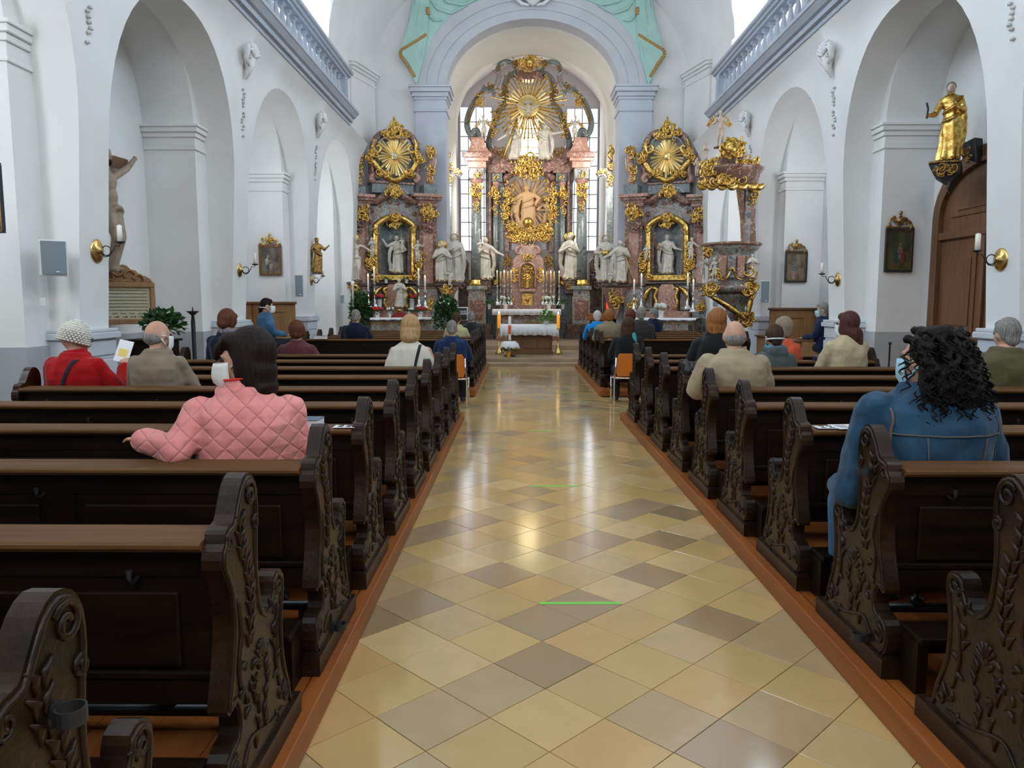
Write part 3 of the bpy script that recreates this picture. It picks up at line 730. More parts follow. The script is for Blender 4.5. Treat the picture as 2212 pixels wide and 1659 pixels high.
# ================================================================ PEOPLE
def fabric(name, c, c2=None, b=(30, .3, .01), rough=.9, scale=6):
    return mat(name, c, rough, spec=.15, col2=c2 or tuple(x * 1.25 for x in c), scale=scale, bump=b, sheen=.15)
def quilt(name, c, c2):
    m = mat(name, c, .65, spec=.25, col2=c2, scale=4, sheen=.2); nt = m.node_tree; N = nt.nodes; L = nt.links; b = N['Principled BSDF']
    tc = N.new('ShaderNodeTexCoord'); outs = []
    for a in (.78, -.78):
        mp = N.new('ShaderNodeMapping'); mp.inputs['Rotation'].default_value = (0, a, 0); L.new(tc.outputs['Object'], mp.inputs[0])
        sx = N.new('ShaderNodeSeparateXYZ'); L.new(mp.outputs[0], sx.inputs[0])
        ml = N.new('ShaderNodeMath'); ml.operation = 'MULTIPLY'; ml.inputs[1].default_value = 1 / .030; L.new(sx.outputs[0], ml.inputs[0])
        pp = N.new('ShaderNodeMath'); pp.operation = 'PINGPONG'; pp.inputs[1].default_value = 1; L.new(ml.outputs[0], pp.inputs[0])
        pw = N.new('ShaderNodeMath'); pw.operation = 'POWER'; pw.inputs[1].default_value = .3; L.new(pp.outputs[0], pw.inputs[0]); outs.append(pw)
    mn = N.new('ShaderNodeMath'); mn.operation = 'MINIMUM'; L.new(outs[0].outputs[0], mn.inputs[0]); L.new(outs[1].outputs[0], mn.inputs[1])
    bp = N.new('ShaderNodeBump'); bp.inputs['Strength'].default_value = .8; bp.inputs['Distance'].default_value = .010; L.new(mn.outputs[0], bp.inputs['Height'])
    n2 = N.new('ShaderNodeTexNoise'); n2.inputs['Scale'].default_value = 14; L.new(tc.outputs['Object'], n2.inputs['Vector'])
    b2 = N.new('ShaderNodeBump'); b2.inputs['Strength'].default_value = .5; b2.inputs['Distance'].default_value = .02; L.new(n2.outputs[0], b2.inputs['Height']); L.new(bp.outputs[0], b2.inputs['Normal'])
    L.new(b2.outputs[0], b.inputs['Normal']); return m
def hairm(name, c, c2, curly=False):
    m = mat(name, c, .55, spec=.18); nt = m.node_tree; N = nt.nodes; L = nt.links; b = N['Principled BSDF']
    tc = N.new('ShaderNodeTexCoord'); mp = N.new('ShaderNodeMapping'); mp.inputs['Scale'].default_value = (90, 90, 9) if not curly else (40, 40, 26); L.new(tc.outputs['Object'], mp.inputs[0])
    n = N.new('ShaderNodeTexNoise'); n.inputs['Scale'].default_value = 1; n.inputs['Detail'].default_value = 4; n.inputs['Distortion'].default_value = 0 if not curly else 1.5; L.new(mp.outputs[0], n.inputs['Vector'])
    r = N.new('ShaderNodeValToRGB'); r.color_ramp.elements[0].position = .3; r.color_ramp.elements[1].position = .72; r.color_ramp.elements[0].color = (*c, 1); r.color_ramp.elements[1].color = (*c2, 1)
    L.new(n.outputs[0], r.inputs[0]); L.new(r.outputs[0], b.inputs['Base Color'])
    bp = N.new('ShaderNodeBump'); bp.inputs['Strength'].default_value = .7; bp.inputs['Distance'].default_value = .012; L.new(n.outputs[0], bp.inputs['Height']); L.new(bp.outputs[0], b.inputs['Normal'])
    return m
H = {'black': hairm('black_hair', (.003, .002, .002), (.012, .008, .007), True), 'darkbrown': hairm('dark_brown_hair', (.005, .0025, .002), (.024, .011, .007)),
     'brown': hairm('brown_hair', (.035, .018, .010), (.09, .048, .026)), 'auburn': hairm('auburn_hair', (.07, .022, .010), (.17, .06, .028)), 'ginger': hairm('ginger_hair', (.22, .08, .022), (.42, .18, .06)),
     'blond': hairm('blond_hair', (.36, .20, .085), (.58, .38, .19)), 'grey': hairm('grey_hair', (.13, .12, .11), (.36, .34, .32)), 'white': hairm('white_hair', (.50, .44, .40), (.72, .67, .62)),
     'ash': hairm('ash_blond_hair', (.18, .14, .09), (.42, .35, .25)), 'chestnut': hairm('chestnut_hair', (.045, .015, .012), (.12, .045, .035))}
def head_M(P): return Matrix.Translation(Vector(P['hc'])) @ Matrix.Rotation(P['hy'], 4, 'Z') @ Matrix.Rotation(P['hp'], 4, 'X') @ Matrix.Diagonal((P['hs'],) * 3 + (1,))
def head_skin(mb):
    mb.ell((0, -.008, .005), (.074, .092, .102), 16, 12); mb.ell((0, .030, -.045), (.055, .058, .070), 12, 10); mb.ell((0, .062, -.092), (.026, .024, .022))
    mb.cap((0, .083, .008), (0, .104, -.028), .009, .014, 8); mb.ell((0, .088, -.060), (.022, .012, .006)); mb.ell((0, .085, -.071), (.020, .012, .007))
    for s in (-1, 1):
        mb.ell((s * .077, -.004, -.012), (.010, .022, .034)); mb.ell((s * .03, .080, .026), (.020, .010, .007)); mb.ell((s * .038, .060, -.03), (.022, .024, .02))
def hand(mb, wrist, tip, pal, s):
    """palm from wrist towards tip, fingers curled down, thumb at the inner side"""
    w_, t_ = Vector(wrist), Vector(tip); d = (t_ - w_).normalized(); up = Vector(pal).normalized(); side = d.cross(up).normalized() * s
    c = w_ + d * .05
    mb.ell(c, (.040, .040, .016), 10, 7, (Matrix(((side.x, d.x, up.x), (side.y, d.y, up.y), (side.z, d.z, up.z))).to_4x4()))
    for i, (o, L) in enumerate(((-.030, .052), (-.010, .062), (.011, .058), (.030, .045))):
        a = c + d * .034 + side * o; b = a + d * L * .55 - up * .006; e = b + d * L * .35 - up * L * .45
        mb.tube([a, b, e], [.0088, .0085, .0065], 6)
    a = c - side * .032 - d * .012; b = a - side * .018 + d * .030; mb.tube([a, b, b + d * .026 - up * .008], [.010, .009, .007], 6)
def limb(mb, pts, rs, n=12):
    for i in range(len(pts) - 1): mb.cap(pts[i], pts[i + 1], rs[i], rs[i + 1], n)
def torso(mb, P, grow, z0=-.02, z1=None, fold=0, seed=0):
    w_, dpt, h = P['w'], P['d'], P['sh']; r = random.Random(seed); rings = []
    prof = [(-.02, 1.0, 1.0), (.06, 1.02, 1.04), (.16, .98, 1.05), (.28, .97, 1.0), (.40, 1.0, 1.0), (.45, 1.0, .98), (.495, .93, .88), (.525, .74, .74), (.55, .50, .58), (.58, .34, .46)]
    for (z, a, b) in prof:
        zz = z / .545 * h; lean = P['lean'] * max(zz, 0)
        rw = (w_ * a + grow); rd = (dpt * b + grow)
        ring = []
        for i in range(28):
            t = 2 * PI * i / 28; c, s = math.cos(t), math.sin(t)
            x = rw * abs(c) ** .78 * (1 if c > 0 else -1); y = rd * abs(s) ** .85 * (1 if s > 0 else -1)
            f = 1 + fold * math.sin(t * 7 + zz * 9 + seed) * (1 - .5 * zz / h)
            ring.append((x * f, y * f + lean - .01 * (1 - s) * (z > .3), zz))
        rings.append(ring)
    mb.loft(rings)
def person(label, px, row_y, lab_cat='person', sit=.535, h=.87, w=.19, d=.125, turn=0, hy=0, hp=-.15, lean=.0, top='jacket', tmat=None, hair='short', hmat='brown', mask=None, glasses=False,
           arms=None, vox=.016, hs=1.07, extras=(), cuff=.90, skirt=False, neck=0, x=None, bmat=None, group=None, fold=.02, sleeve=.052):
    X = XY(px, row_y, 1.2) if x is None else x
    T = thing('person', label, 'person', (X, row_y, sit), turn, group)
    P = dict(w=w, d=d, sh=h - .268, lean=lean, hy=hy, hp=hp, hs=hs); sh = P['sh']
    P['hc'] = (0, lean * (h - .12) + .02 + neck, h - .115 * hs); hM = head_M(P)
    hc = Vector(P['hc']); nb = Vector((0, lean * sh - .005, sh + .01))
    A = arms or {}
    joints = {}
    for s, k in ((-1, 'L'), (1, 'R')):
        S = Vector((s * (w - .030), lean * sh * .95, sh - .085)); E, Hn = A.get(k, ((s * (w + .045), .10 + lean * .2, sh - .30), (s * .09, .30, sh - .34)))
        joints[k] = (S, Vector(E), Vector(Hn))
    # body: one continuous surface
    b = MB(); m0 = b.mark(); head_skin(b); b.xf(hM, m0)
    b.cap(nb - Vector((0, .01, .04)), hc + Vector((0, -.015, -.05)), .058, .050, 12)
    torso(b, P, -.022)
    for s, k in ((-1, 'L'), (1, 'R')):
        S, E, Hn = joints[k]; limb(b, [S, E, Hn], [.050, .036, .026]); dr = (Hn - E).normalized()
        hand(b, Hn, Hn + dr, (0, 0, 1) if abs(dr.z) < .8 else (0, 1, 0), s)
        hip = (s * .09, .03, .055); kn = (s * .13, .40, .07); an = (s * .12, .40, -.35)
        limb(b, [hip, kn, an], [.078, .055, .038]); b.cap(an, (s * .13, .50, -.385), .036, .028)
    o = b.build('body', M['skin'], T); sculpt(o, vox * .8, 3, .5)
    ey = MB()
    for s in (-1, 1): m0 = ey.mark(); ey.ell((s * .029, .083, .010), (.011, .009, .007), 8, 6); ey.xf(hM, m0)
    ey.build('eyes', M['eye'], T)
    # clothes
    c = MB(); torso(c, P, .006, fold=fold, seed=int(px))
    for s, k in ((-1, 'L'), (1, 'R')):
        S, E, Hn = joints[k]; q = E.lerp(Hn, cuff if s < 0 else .90); limb(c, [S, E, q], [sleeve + .020, sleeve + .004, sleeve - .008])
        for t in (.35, .7): mm = S.lerp(E, t); c.ell(mm, sleeve + .014 - .008 * t, 10, 7)
    if top == 'shawl':
        c.v = []; c.f = []
        rings = []
        for z, a in ((sh + .03, .06), (sh - .01, .12), (sh - .06, w * .95), (sh - .18, w * 1.22), (sh - .34, w * 1.38), (.0, w * 1.45), (-.02, w * 1.40)):
            rings.append([(a * math.cos(2 * PI * i / 48) * (1 + (.05 * math.sin(i * 2 * PI * 11 / 48 + z * 4) if a > .2 else 0)), a * .62 * math.sin(2 * PI * i / 48) * (1 + (.05 * math.sin(i * 2 * PI * 11 / 48 + 1) if a > .2 else 0)), z) for i in range(48)])
        c.loft(rings)
    if top in ('jacket', 'coat'):
        c.tube([(.075 * math.cos(a) * 1.05, nb.y + .005 + .072 * math.sin(a), sh + .015 + .012 * math.sin(a)) for a in [PI * (.15 - 1.3 * i / 14) for i in range(15)]], .023, 8, 1.9)
    if top == 'hood':
        c.ell((0, nb.y - .085, sh - .01), (.125, .06, .065)); c.tube([(.10 * math.cos(a), nb.y - .02 + .09 * math.sin(a), sh + .02) for a in [PI * (.2 - 1.4 * i / 14) for i in range(15)]], .030, 8)
    if top == 'sweater': c.lathe([(.080, sh - .03), (.070, sh + .02), (.064, sh + .035)], 0, nb.y, 16)
    o = c.build({'shawl': 'shawl', 'sweater': 'sweater', 'hood': 'hooded_jacket', 'coat': 'coat'}.get(top, 'jacket'), tmat, T); sculpt(o, vox * .75, 2, .5); folds(o, .030 if top != 'shawl' else .012); jacket = o
    l = MB(); bm_ = bmat or M['trouser']
    if skirt:
        l.loft([[(rx * math.cos(2 * PI * i / 24), yc + ry * math.sin(2 * PI * i / 24), z) for i in range(24)] for rx, ry, yc, z in ((.22, .16, .02, .12), (.24, .27, .16, .06), (.22, .16, .38, -.05), (.20, .13, .40, -.25))])
    else:
        for s in (-1, 1): limb(l, [(s * .09, .0, .065), (s * .13, .40, .075), (s * .12, .40, -.33)], [.10, .075, .060])
        l.ell((0, -.02, .05), (w * .95, d, .08))
    o = l.build('skirt' if skirt else 'trousers', bm_, T); sculpt(o, .022, 3)
    for s in (-1, 1):
        f = MB(); f.cap((s * .12, .385, -.385), (s * .13, .52, -.40), .044, .036); f.box(s * .125 - .04, s * .125 + .04, .345, .55, -.430, -.412); sculpt(f.build('shoe', M['shoe'], T), .015, 2)
    # hair
    hr = MB(); hm = H.get(hmat)
    if hair in ('short', 'crop'):
        hr.ell((0, -.020, .018), (.081, .092, .104) if hair == 'short' else (.0775, .088, .100), 16, 12); hr.ell((0, .035, .068), (.058, .048, .042)); hr.ell((0, -.06, -.05), (.055, .040, .05))
        if hair == 'short':
            for s in (-1, 1): hr.ell((s * .062, -.005, .02), (.024, .05, .05))
    elif hair == 'full':
        hr.ell((0, -.032, .026), (.094, .098, .108), 16, 12); hr.ell((0, .035, .080), (.062, .050, .040)); hr.ell((0, -.055, -.045), (.075, .060, .06))
        for s in (-1, 1): hr.ell((s * .07, .0, .0), (.026, .055, .07))
    elif hair == 'bald':
        hr.ell((0, -.030, -.026), (.0755, .080, .058), 16, 10)
    elif hair == 'bob':
        hr.ell((0, -.034, .026), (.092, .098, .106), 16, 12); hr.ell((0, .035, .078), (.062, .050, .042)); hr.ell((0, -.045, -.055), (.093, .070, .10)); hr.ell((0, -.04, -.115), (.092, .066, .06))
        for s in (-1, 1): hr.ell((s * .074, .0, -.03), (.025, .055, .11))
    elif hair == 'bobbig':
        hr.ell((0, -.036, .030), (.100, .100, .108), 18, 13); hr.ell((0, .040, .080), (.068, .052, .042)); hr.ell((0, -.048, -.050), (.104, .078, .11)); hr.ell((0, -.05, -.12), (.105, .070, .065))
        for s in (-1, 1):
            hr.ell((s * .078, -.015, -.035), (.028, .055, .12)); hr.cap((s * .07, -.01, -.09), (s * .060, .01, -.185), .026, .008); hr.cap((s * .06, -.01, -.1), (s * .05, .0, -.2), .024, .006)
        hr.cap((-.02, .085, .06), (-.01, .105, .02), .022, .012)
    elif hair == 'long':
        hr.ell((0, -.030, .024), (.088, .094, .104), 16, 12); hr.ell((0, .035, .074), (.06, .048, .042)); hr.ell((0, -.045, -.07), (.088, .060, .12)); hr.cap((.0, -.075, -.10), (.03, -.085, -.30), .075, .035, 12); hr.cap((.03, -.085, -.26), (.05, -.085, -.34), .04, .018, 10)
        for s in (-1, 1): hr.ell((s * .072, -.01, -.04), (.022, .05, .10))
    elif hair == 'curly':
        r = random.Random(8); hr.ell((0, -.042, .03), (.105, .100, .105), 16, 12); hr.ell((0, -.07, -.10), (.125, .085, .16)); hr.cap((.02, -.095, -.14), (.07, -.10, -.34), .115, .055, 12)
        for i in range(420):
            a = r.uniform(PI, 2 * PI); t = r.random(); z = .12 - t * .50; R = (.105 + .045 * math.sin(min(t * 4, 3.1))) * (1 - .55 * max(0, t - .6) / .4)
            cx_ = .07 * max(0, t - .3); hr.ell((cx_ + R * 1.15 * math.cos(a) if abs(math.cos(a)) < .98 else R, -.04 - .045 * min(1, t * 2) + R * .85 * math.sin(a) + .02, z), r.uniform(.010, .021), 6, 5)
        for i in range(40):
            a = r.uniform(0, PI); hr.ell((.092 * math.cos(a), r.uniform(-.08, .045), .045 + .085 * math.sin(a) * .85), .018, 6, 5)
    elif hair == 'tail':
        hr.ell((0, -.018, .020), (.082, .096, .103), 16, 12); hr.ell((0, .035, .068), (.058, .048, .042)); hr.ell((0, -.09, -.05), (.042, .035, .05)); hr.cap((0, -.10, -.05), (0, -.10, -.16), .034, .02)
    if hair == 'curly':
        fz = MB(); r = random.Random(12)
        for i in range(330):
            a = r.uniform(PI * .95, 2.05 * PI); t = r.random(); z = .11 - t * .50; R = (.118 + .045 * math.sin(min(t * 4, 3.1))) * (1 - .5 * max(0, t - .6) / .4); c0 = Vector((.07 * max(0, t - .3) + R * 1.15 * math.cos(a), -.04 - .045 * min(1, t * 2) + R * .85 * math.sin(a) + .015, z)); q_ = r.uniform(0, 6); rr_ = r.uniform(.007, .014)
            fz.tube([c0 + Vector((rr_ * math.cos(q_ + k * 1.1) + .006 * k * math.cos(a), rr_ * math.sin(q_ + k * 1.1) + .003 * k * math.sin(a), -.0065 * k)) for k in range(8)], [.0030, .0032, .0032, .003, .003, .0028, .0022, .0012], 4)
        fz.xf(hM, 0); fz.build('curls', hm, T, smooth=True, kind='stuff')
    if hair not in ('none', 'hat'):
        hr.xf(hM, 0); sculpt(hr.build('hair', hm, T), vox * .62, 0 if hair == 'curly' else 3, .5)
    if mask:
        mk = MB()
        rings = []
        for k in range(7):
            z = .0 - .11 * k / 6; ring = []
            bul = math.sin(PI * (k + .6) / 7)
            for i in range(11):
                a = PI * (.10 + .80 * i / 10); ring.append((.066 * math.cos(a) * (1 - .10 * abs(k - 3) / 3), .012 + (.092 + (.020 * bul if mask == 'w3' else .006 * bul)) * math.sin(a) + (.01 if k < 5 else 0), z))
            rings.append(ring)
        mk.loft(rings, caps=False, closed=False)
        for s in (-1, 1):
            mk.tube([(s * .064, .045, -.02), (s * .078, .01, .002), (s * .084, -.018, -.005)], .0022, 5); mk.tube([(s * .060, .045, -.09), (s * .078, .01, -.055), (s * .084, -.018, -.03)], .0022, 5)
        if mask == 'wb': mk.tube([(.082 * math.cos(a), -.02 + .095 * math.sin(a), -.03) for a in [-PI * i / 14 for i in range(15)]], .004, 6)
        mk.xf(hM, 0); o = mk.build('face_mask', M['maskb'] if mask == 'b' else M['maskw'], T, smooth=True); so = o.modifiers.new('solid', 'SOLIDIFY'); so.thickness = .004
    if glasses:
        g = MB()
        for s in (-1, 1):
            g.tube([(s * .032 + .022 * math.cos(2 * PI * i / 14), .100, .012 + .016 * math.sin(2 * PI * i / 14)) for i in range(15)], .002, 5); g.tube([(s * .054, .098, .016), (s * .080, .05, .014), (s * .083, -.01, .004)], .002, 5)
        g.tube([(-.010, .101, .014), (.010, .101, .014)], .002, 5); g.xf(hM, 0); g.build('glasses', M['iron'], T)
    for e in extras:
        mb_, nm_, mt_, sc_ = e(P, joints, hM); oo = mb_.build(nm_, mt_, T, smooth=True)
        if sc_ == 'wrap':
            sw = oo.modifiers.new('wrap', 'SHRINKWRAP'); sw.target = jacket; sw.wrap_method = 'PROJECT'; sw.use_project_y = True; sw.use_positive_direction = True; sw.use_negative_direction = True; sw.wrap_mode = 'ABOVE_SURFACE'; sw.offset = .004
            so = oo.modifiers.new('solid', 'SOLIDIFY'); so.thickness = .004; so.offset = 1
        elif sc_: sculpt(oo, sc_, 2)
    return T
F_ = fabric
def strap(P, J, hM):
    pass
def strap_fn(x0, x1, y, zt, r=.010, m=None, name='bag_strap'):
    def f(P, J, hM):
        mb = MB(); sh = P['sh']; d = P['d'] + .02
        L = []; R_ = []
        for i in range(25):
            t = i / 24; z = sh - .02 - (sh - .02) * t; x = x0 + (x1 - x0) * t; L.append((x - r, -.30, z)); R_.append((x + r, -.30, z))
        mb.loft([L, R_], caps=False, closed=False); return mb, name, m or M['trouser'], 'wrap'
    return f
def scarf_fn(m, z=0, r=.028, name='scarf'):
    def f(P, J, hM):
        mb = MB(); sh = P['sh']; mb.tube([(.082 * math.cos(2 * PI * i / 16), P['lean'] * sh + .078 * math.sin(2 * PI * i / 16), sh + .035 + z + .008 * math.sin(i * 2.1)) for i in range(17)], r, 8); return mb, name, m, None
    return f
def hat_fn(P, J, hM):
    mb = MB()
    for k in range(11):
        t = k / 10; z = -.03 + .155 * t; R = .098 * math.sqrt(max(.02, 1 - (max(0, t - .12) / .90) ** 2.2))
        n = 26
        for i in range(n):
            a = 2 * PI * (i + .5 * (k % 2)) / n; mb.ell((R * math.cos(a), -.012 + R * 1.06 * math.sin(a), z), (.013 * (.5 + R * 5), .013 * (.5 + R * 5), .0095), 6, 4)
    mb.ell((0, -.012, .04), (.093, .098, .083), 16, 10); mb.xf(hM, 0); return mb, 'crochet_hat', mat('cream_wool', (.74, .72, .64), .9, bump=(60, .3, .006)), None
R5, R6 = 5.75, 6.65
skinny = {}
FW = F_('bright_red_wool', (.42, .006, .008), (.30, .004, .006), (12, .4, .02))
# ---- left side
pink = quilt('pink_quilted_nylon', (.74, .25, .235), (.82, .31, .29))
def redtrim(P, J, hM):
    mb = MB(); sh = P['sh']; mb.tube([(.088 * math.cos(a), P['lean'] * sh + .003 + .084 * math.sin(a), sh + .079 + .012 * math.cos(a)) for a in [PI * (.45 - 1.95 * i / 20) for i in range(21)]], .0055, 6); return mb, 'red_collar_piping', mat('red_piping', (.70, .02, .02), .6), None
def collar_fn(m, r=.088, hh=.075, z=.005, name='collar'):
    def f(P, J, hM):
        mb = MB(); sh = P['sh']; rings = []
        for zz, q in ((sh - .03, r + .014), (sh + z + .01, r + .006), (sh + z + hh, r), (sh + z + hh, r - .008), (sh + z, r - .01)):
            rings.append([(q * math.cos(a), P['lean'] * sh + .003 + q * .96 * math.sin(a), zz + (.012 * math.cos(a) if zz > sh else 0)) for a in [PI * (.45 - 1.95 * i / 28) for i in range(29)]])
        mb.loft(rings, caps=False, closed=False); return mb, name, m, None
    return f
person('woman in a pink quilted jacket, head turned left, arm over the pew rail', 528, 3.17, h=.895, w=.205, d=.14, turn=.34, hy=1.42, hp=-.12, tmat=pink, hair='bobbig', hmat='darkbrown', mask='w3', vox=.012,
       cuff=1.22, arms={'L': ((-.27, -.09, .425), (-.375, .0, .445)), 'R': ((.235, .06, .24), (.10, .28, .18))}, extras=(collar_fn(pink), redtrim), sleeve=.062, hs=1.04, fold=.012)
person('woman in a red wool coat and white crochet hat reading a leaflet', 156, 5.88, h=.865, w=.215, d=.15, turn=-.1, hy=-.75, hp=-.3, tmat=FW, hair='hat', hmat=None, glasses=True, mask=None, top='coat',
       arms={'R': ((.30, .09, .30), (.215, .30, .50)), 'L': ((-.25, .08, .25), (-.05, .32, .28))}, extras=(hat_fn, strap_fn(.09, -.16, 0, 0, .016), collar_fn(FW, .085, .05)), vox=.014, sleeve=.06)
person('grey-haired balding man in a taupe blazer with a white mask', 336, 5.88, h=.885, w=.205, d=.14, turn=-.05, hy=-.55, hp=-.12, tmat=F_('taupe_blazer', (.21, .165, .12), None, (7, .4, .03)), hair='bald', hmat='grey', mask='w', vox=.014, hs=1.05, fold=.03, extras=(collar_fn(F_('taupe_collar', (.21, .165, .12)), .082, .04),))
person('person with short auburn hair, navy jacket and patterned scarf, head bowed', 490, 8.57, h=.93, w=.20, hy=-.45, hp=-.45, tmat=F_('navy_jacket', (.010, .014, .030)), hair='full', hmat='auburn', extras=(scarf_fn(F_('grey_purple_scarf', (.10, .07, .10), (.30, .26, .30), scale=30)), scarf_fn(mat('orange_trim', (.75, .09, .02), .6), -.035, .014, 'orange_collar_trim')))
person('masked person in a blue denim jacket sitting by the left oak stall', 574, 12.6, sit=.80, h=.83, w=.17, turn=-1.15, hy=-.1, hp=-.05, tmat=F_('blue_denim', (.035, .10, .19), (.07, .17, .28)), hair='tail', hmat='darkbrown', mask='wb', vox=.018)
person('woman in a maroon sweater with short auburn curls', 640, 9.47, sit=.50, h=.82, w=.205, hp=-.2, tmat=F_('maroon_knit', (.10, .028, .035)), hair='full', hmat='auburn', top='sweater')
person('man in a navy jacket in the front left pews, short grey hair', 768, 13.42, h=.90, w=.21, tmat=F_('dark_navy', (.008, .012, .026)), hair='crop', hmat='grey', vox=.02, hp=-.25, bmat=M['trouser'])
person('woman in a white shawl with a dark shoulder strap, blond hair', 885, 7.67, h=.88, w=.20, tmat=F_('white_shawl', (.60, .56, .47), (.70, .66, .57), (16, .2, .02)), top='shawl', hair='bob', hmat='blond', hp=-.45, lean=.05, extras=(strap_fn(.11, -.0, 0, 0, .014),), hs=1.06)
person('person in a pale yellow jacket with a brown ponytail', 986, 14.25, h=.84, w=.185, tmat=F_('pale_yellow', (.46, .42, .22)), hair='tail', hmat='brown', hp=-.2, vox=.02)
person('man in a charcoal jacket beside the black and white placard', 1018, 15.9, h=.85, w=.20, tmat=F_('charcoal', (.020, .022, .025)), hair='crop', hmat='grey', vox=.02, hp=-.2)
# ---- people on the two chairs in the cross passage (placed with the chairs)
person('man in a dark blue jacket on the left orange chair', 976, 11.25, sit=.455, h=.84, w=.215, tmat=F_('dark_blue', (.012, .028, .085)), hair='crop', hmat='grey', hp=-.3, vox=.018)
person('woman in a black jacket and teal scarf on the right orange chair', 1357, 11.45, sit=.455, h=.87, w=.20, tmat=F_('black_jacket', (.012, .013, .016)), hair='bob', hmat='brown', hp=-.2, vox=.018,
       extras=((lambda P, J, hM: (MB().cap((.07, -.08, P['sh'] + .02), (.10, -.13, P['sh'] - .16), .04, .03), 'scarf', F_('teal_scarf', (.04, .32, .32)), .015)),))
# ---- right side, front block
person('white-haired man in a bright blue jacket', 1290, 15.9, h=.86, w=.205, tmat=F_('bright_blue', (.005, .20, .62), (.01, .26, .72)), hair='short', hmat='white', hp=-.1, vox=.02)
person('light-brown-haired woman in a khaki coat in the front right pews', 1315, 14.3, h=.90, w=.205, tmat=F_('khaki', (.24, .19, .12)), hair='full', hmat='ginger', top='coat', hp=-.1, vox=.02)
person('dark auburn-haired person with a grey patterned collar', 1362, 14.35, h=.89, w=.18, tmat=F_('grey_brown', (.13, .11, .10), (.26, .23, .22), scale=40), hair='full', hmat='auburn', hp=-.1, vox=.02)
person('grey-haired man in a dark grey coat in the front right pews', 1384, 13.42, h=.94, w=.21, tmat=F_('dark_grey_coat', (.035, .032, .032)), hair='short', hmat='grey', top='coat', hp=-.1, vox=.02)
person('grey-haired man in a navy jacket looking left near the right side altar', 1412, 16.75, h=.90, w=.185, turn=.3, hy=.7, tmat=F_('navy_coat', (.008, .018, .045)), hair='short', hmat='grey', glasses=True, vox=.02)
# ---- right side, rear block
person('woman with an auburn bob in a black coat', 1547, 7.67, h=.955, w=.20, tmat=F_('black_coat', (.012, .013, .014)), hair='bob', hmat='ginger', top='coat', hp=-.05, hs=1.04)
person('bald man in a beige cotton jacket', 1588, 5.90, h=.885, w=.235, d=.165, hp=-.08, lean=.04, tmat=F_('beige_cotton', (.33, .265, .17), None, (6, .5, .03)), hair='bald', hmat='grey', vox=.014, hs=1.08, fold=.03, sleeve=.068, extras=(collar_fn(F_('beige_collar', (.33, .265, .17)), .088, .045),))
person('person with brown hair and a grey hooded jacket over a blue collar', 1672, 7.67, h=.80, w=.185, tmat=F_('grey_green_fleece', (.075, .095, .095)), hair='short', hmat='brown', top='hood', mask='wb', hp=-.15, extras=(scarf_fn(mat('blue_collar', (.02, .26, .50), .7), .0, .022, 'blue_collar'),))
person('person with ash-blond hair in an orange-red top', 1690, 8.57, h=.85, w=.17, tmat=F_('orange_red', (.60, .10, .04)), hair='full', hmat='ash', hp=-.1, hy=.2)
person('grey-haired man with a blue mask in the right oak stall', 1776, 13.1, sit=.72, h=.84, w=.18, turn=1.0, hy=.2, tmat=F_('navy_suit', (.010, .02, .06)), hair='short', hmat='grey', mask='b', vox=.018)
person('woman with long brown hair in a cream cardigan', 1828, 7.67, h=.925, w=.185, turn=.15, hy=.45, hp=-.1, tmat=F_('cream_cardigan', (.46, .38, .24), None, (10, .5, .03)), hair='long', hmat='chestnut', glasses=True, mask='w', top='sweater')
den = F_('faded_denim', (.014, .050, .098), (.034, .092, .155), (8, .6, .03), scale=4)
def seams(P, J, hM):
    mb = MB(); sh = P['sh']
    for x0, x1, z0, z1 in ((-.12, -.10, sh - .16, .0), (.12, .10, sh - .16, 0), (-.23, .23, sh - .15, sh - .15), (-.22, -.24, sh - .05, .2), (.22, .24, sh - .05, .2)):
        dx, dz = (.0028, 0) if abs(z1 - z0) > .01 else (0, .0028)
        A_ = [(x0 + (x1 - x0) * i / 24 - dx, -.4, z0 + (z1 - z0) * i / 24 - dz) for i in range(25)]; B_ = [(x + 2 * dx, y, z + 2 * dz) for x, y, z in A_]; mb.loft([A_, B_], caps=False, closed=False)
    return mb, 'seam', mat('ochre_stitching', (.12, .10, .09), .8), 'wrap'
person('large woman in a denim jacket with long curly black hair', 2000, 3.22, h=.90, w=.25, d=.19, turn=.10, hy=.45, hp=-.05, tmat=den, hair='curly', hmat='black', mask='b', vox=.012, hs=1.06, sleeve=.074, bmat=F_('blue_jeans', (.02, .07, .16), (.05, .13, .24)),
       arms={'L': ((-.29, .05, .20), (-.20, .30, .16)), 'R': ((.37, .05, .2), (.2, .3, .17))}, extras=(collar_fn(den, .098, .04), seams), fold=.025)
person('person in an olive green coat at the right edge', 2215, 5.92, h=.90, w=.25, d=.17, turn=-.1, hy=.2, tmat=F_('olive_coat', (.085, .075, .035), None, (7, .5, .03)), hair='short', hmat='grey', top='coat', vox=.018, sleeve=.075, x=3.80)
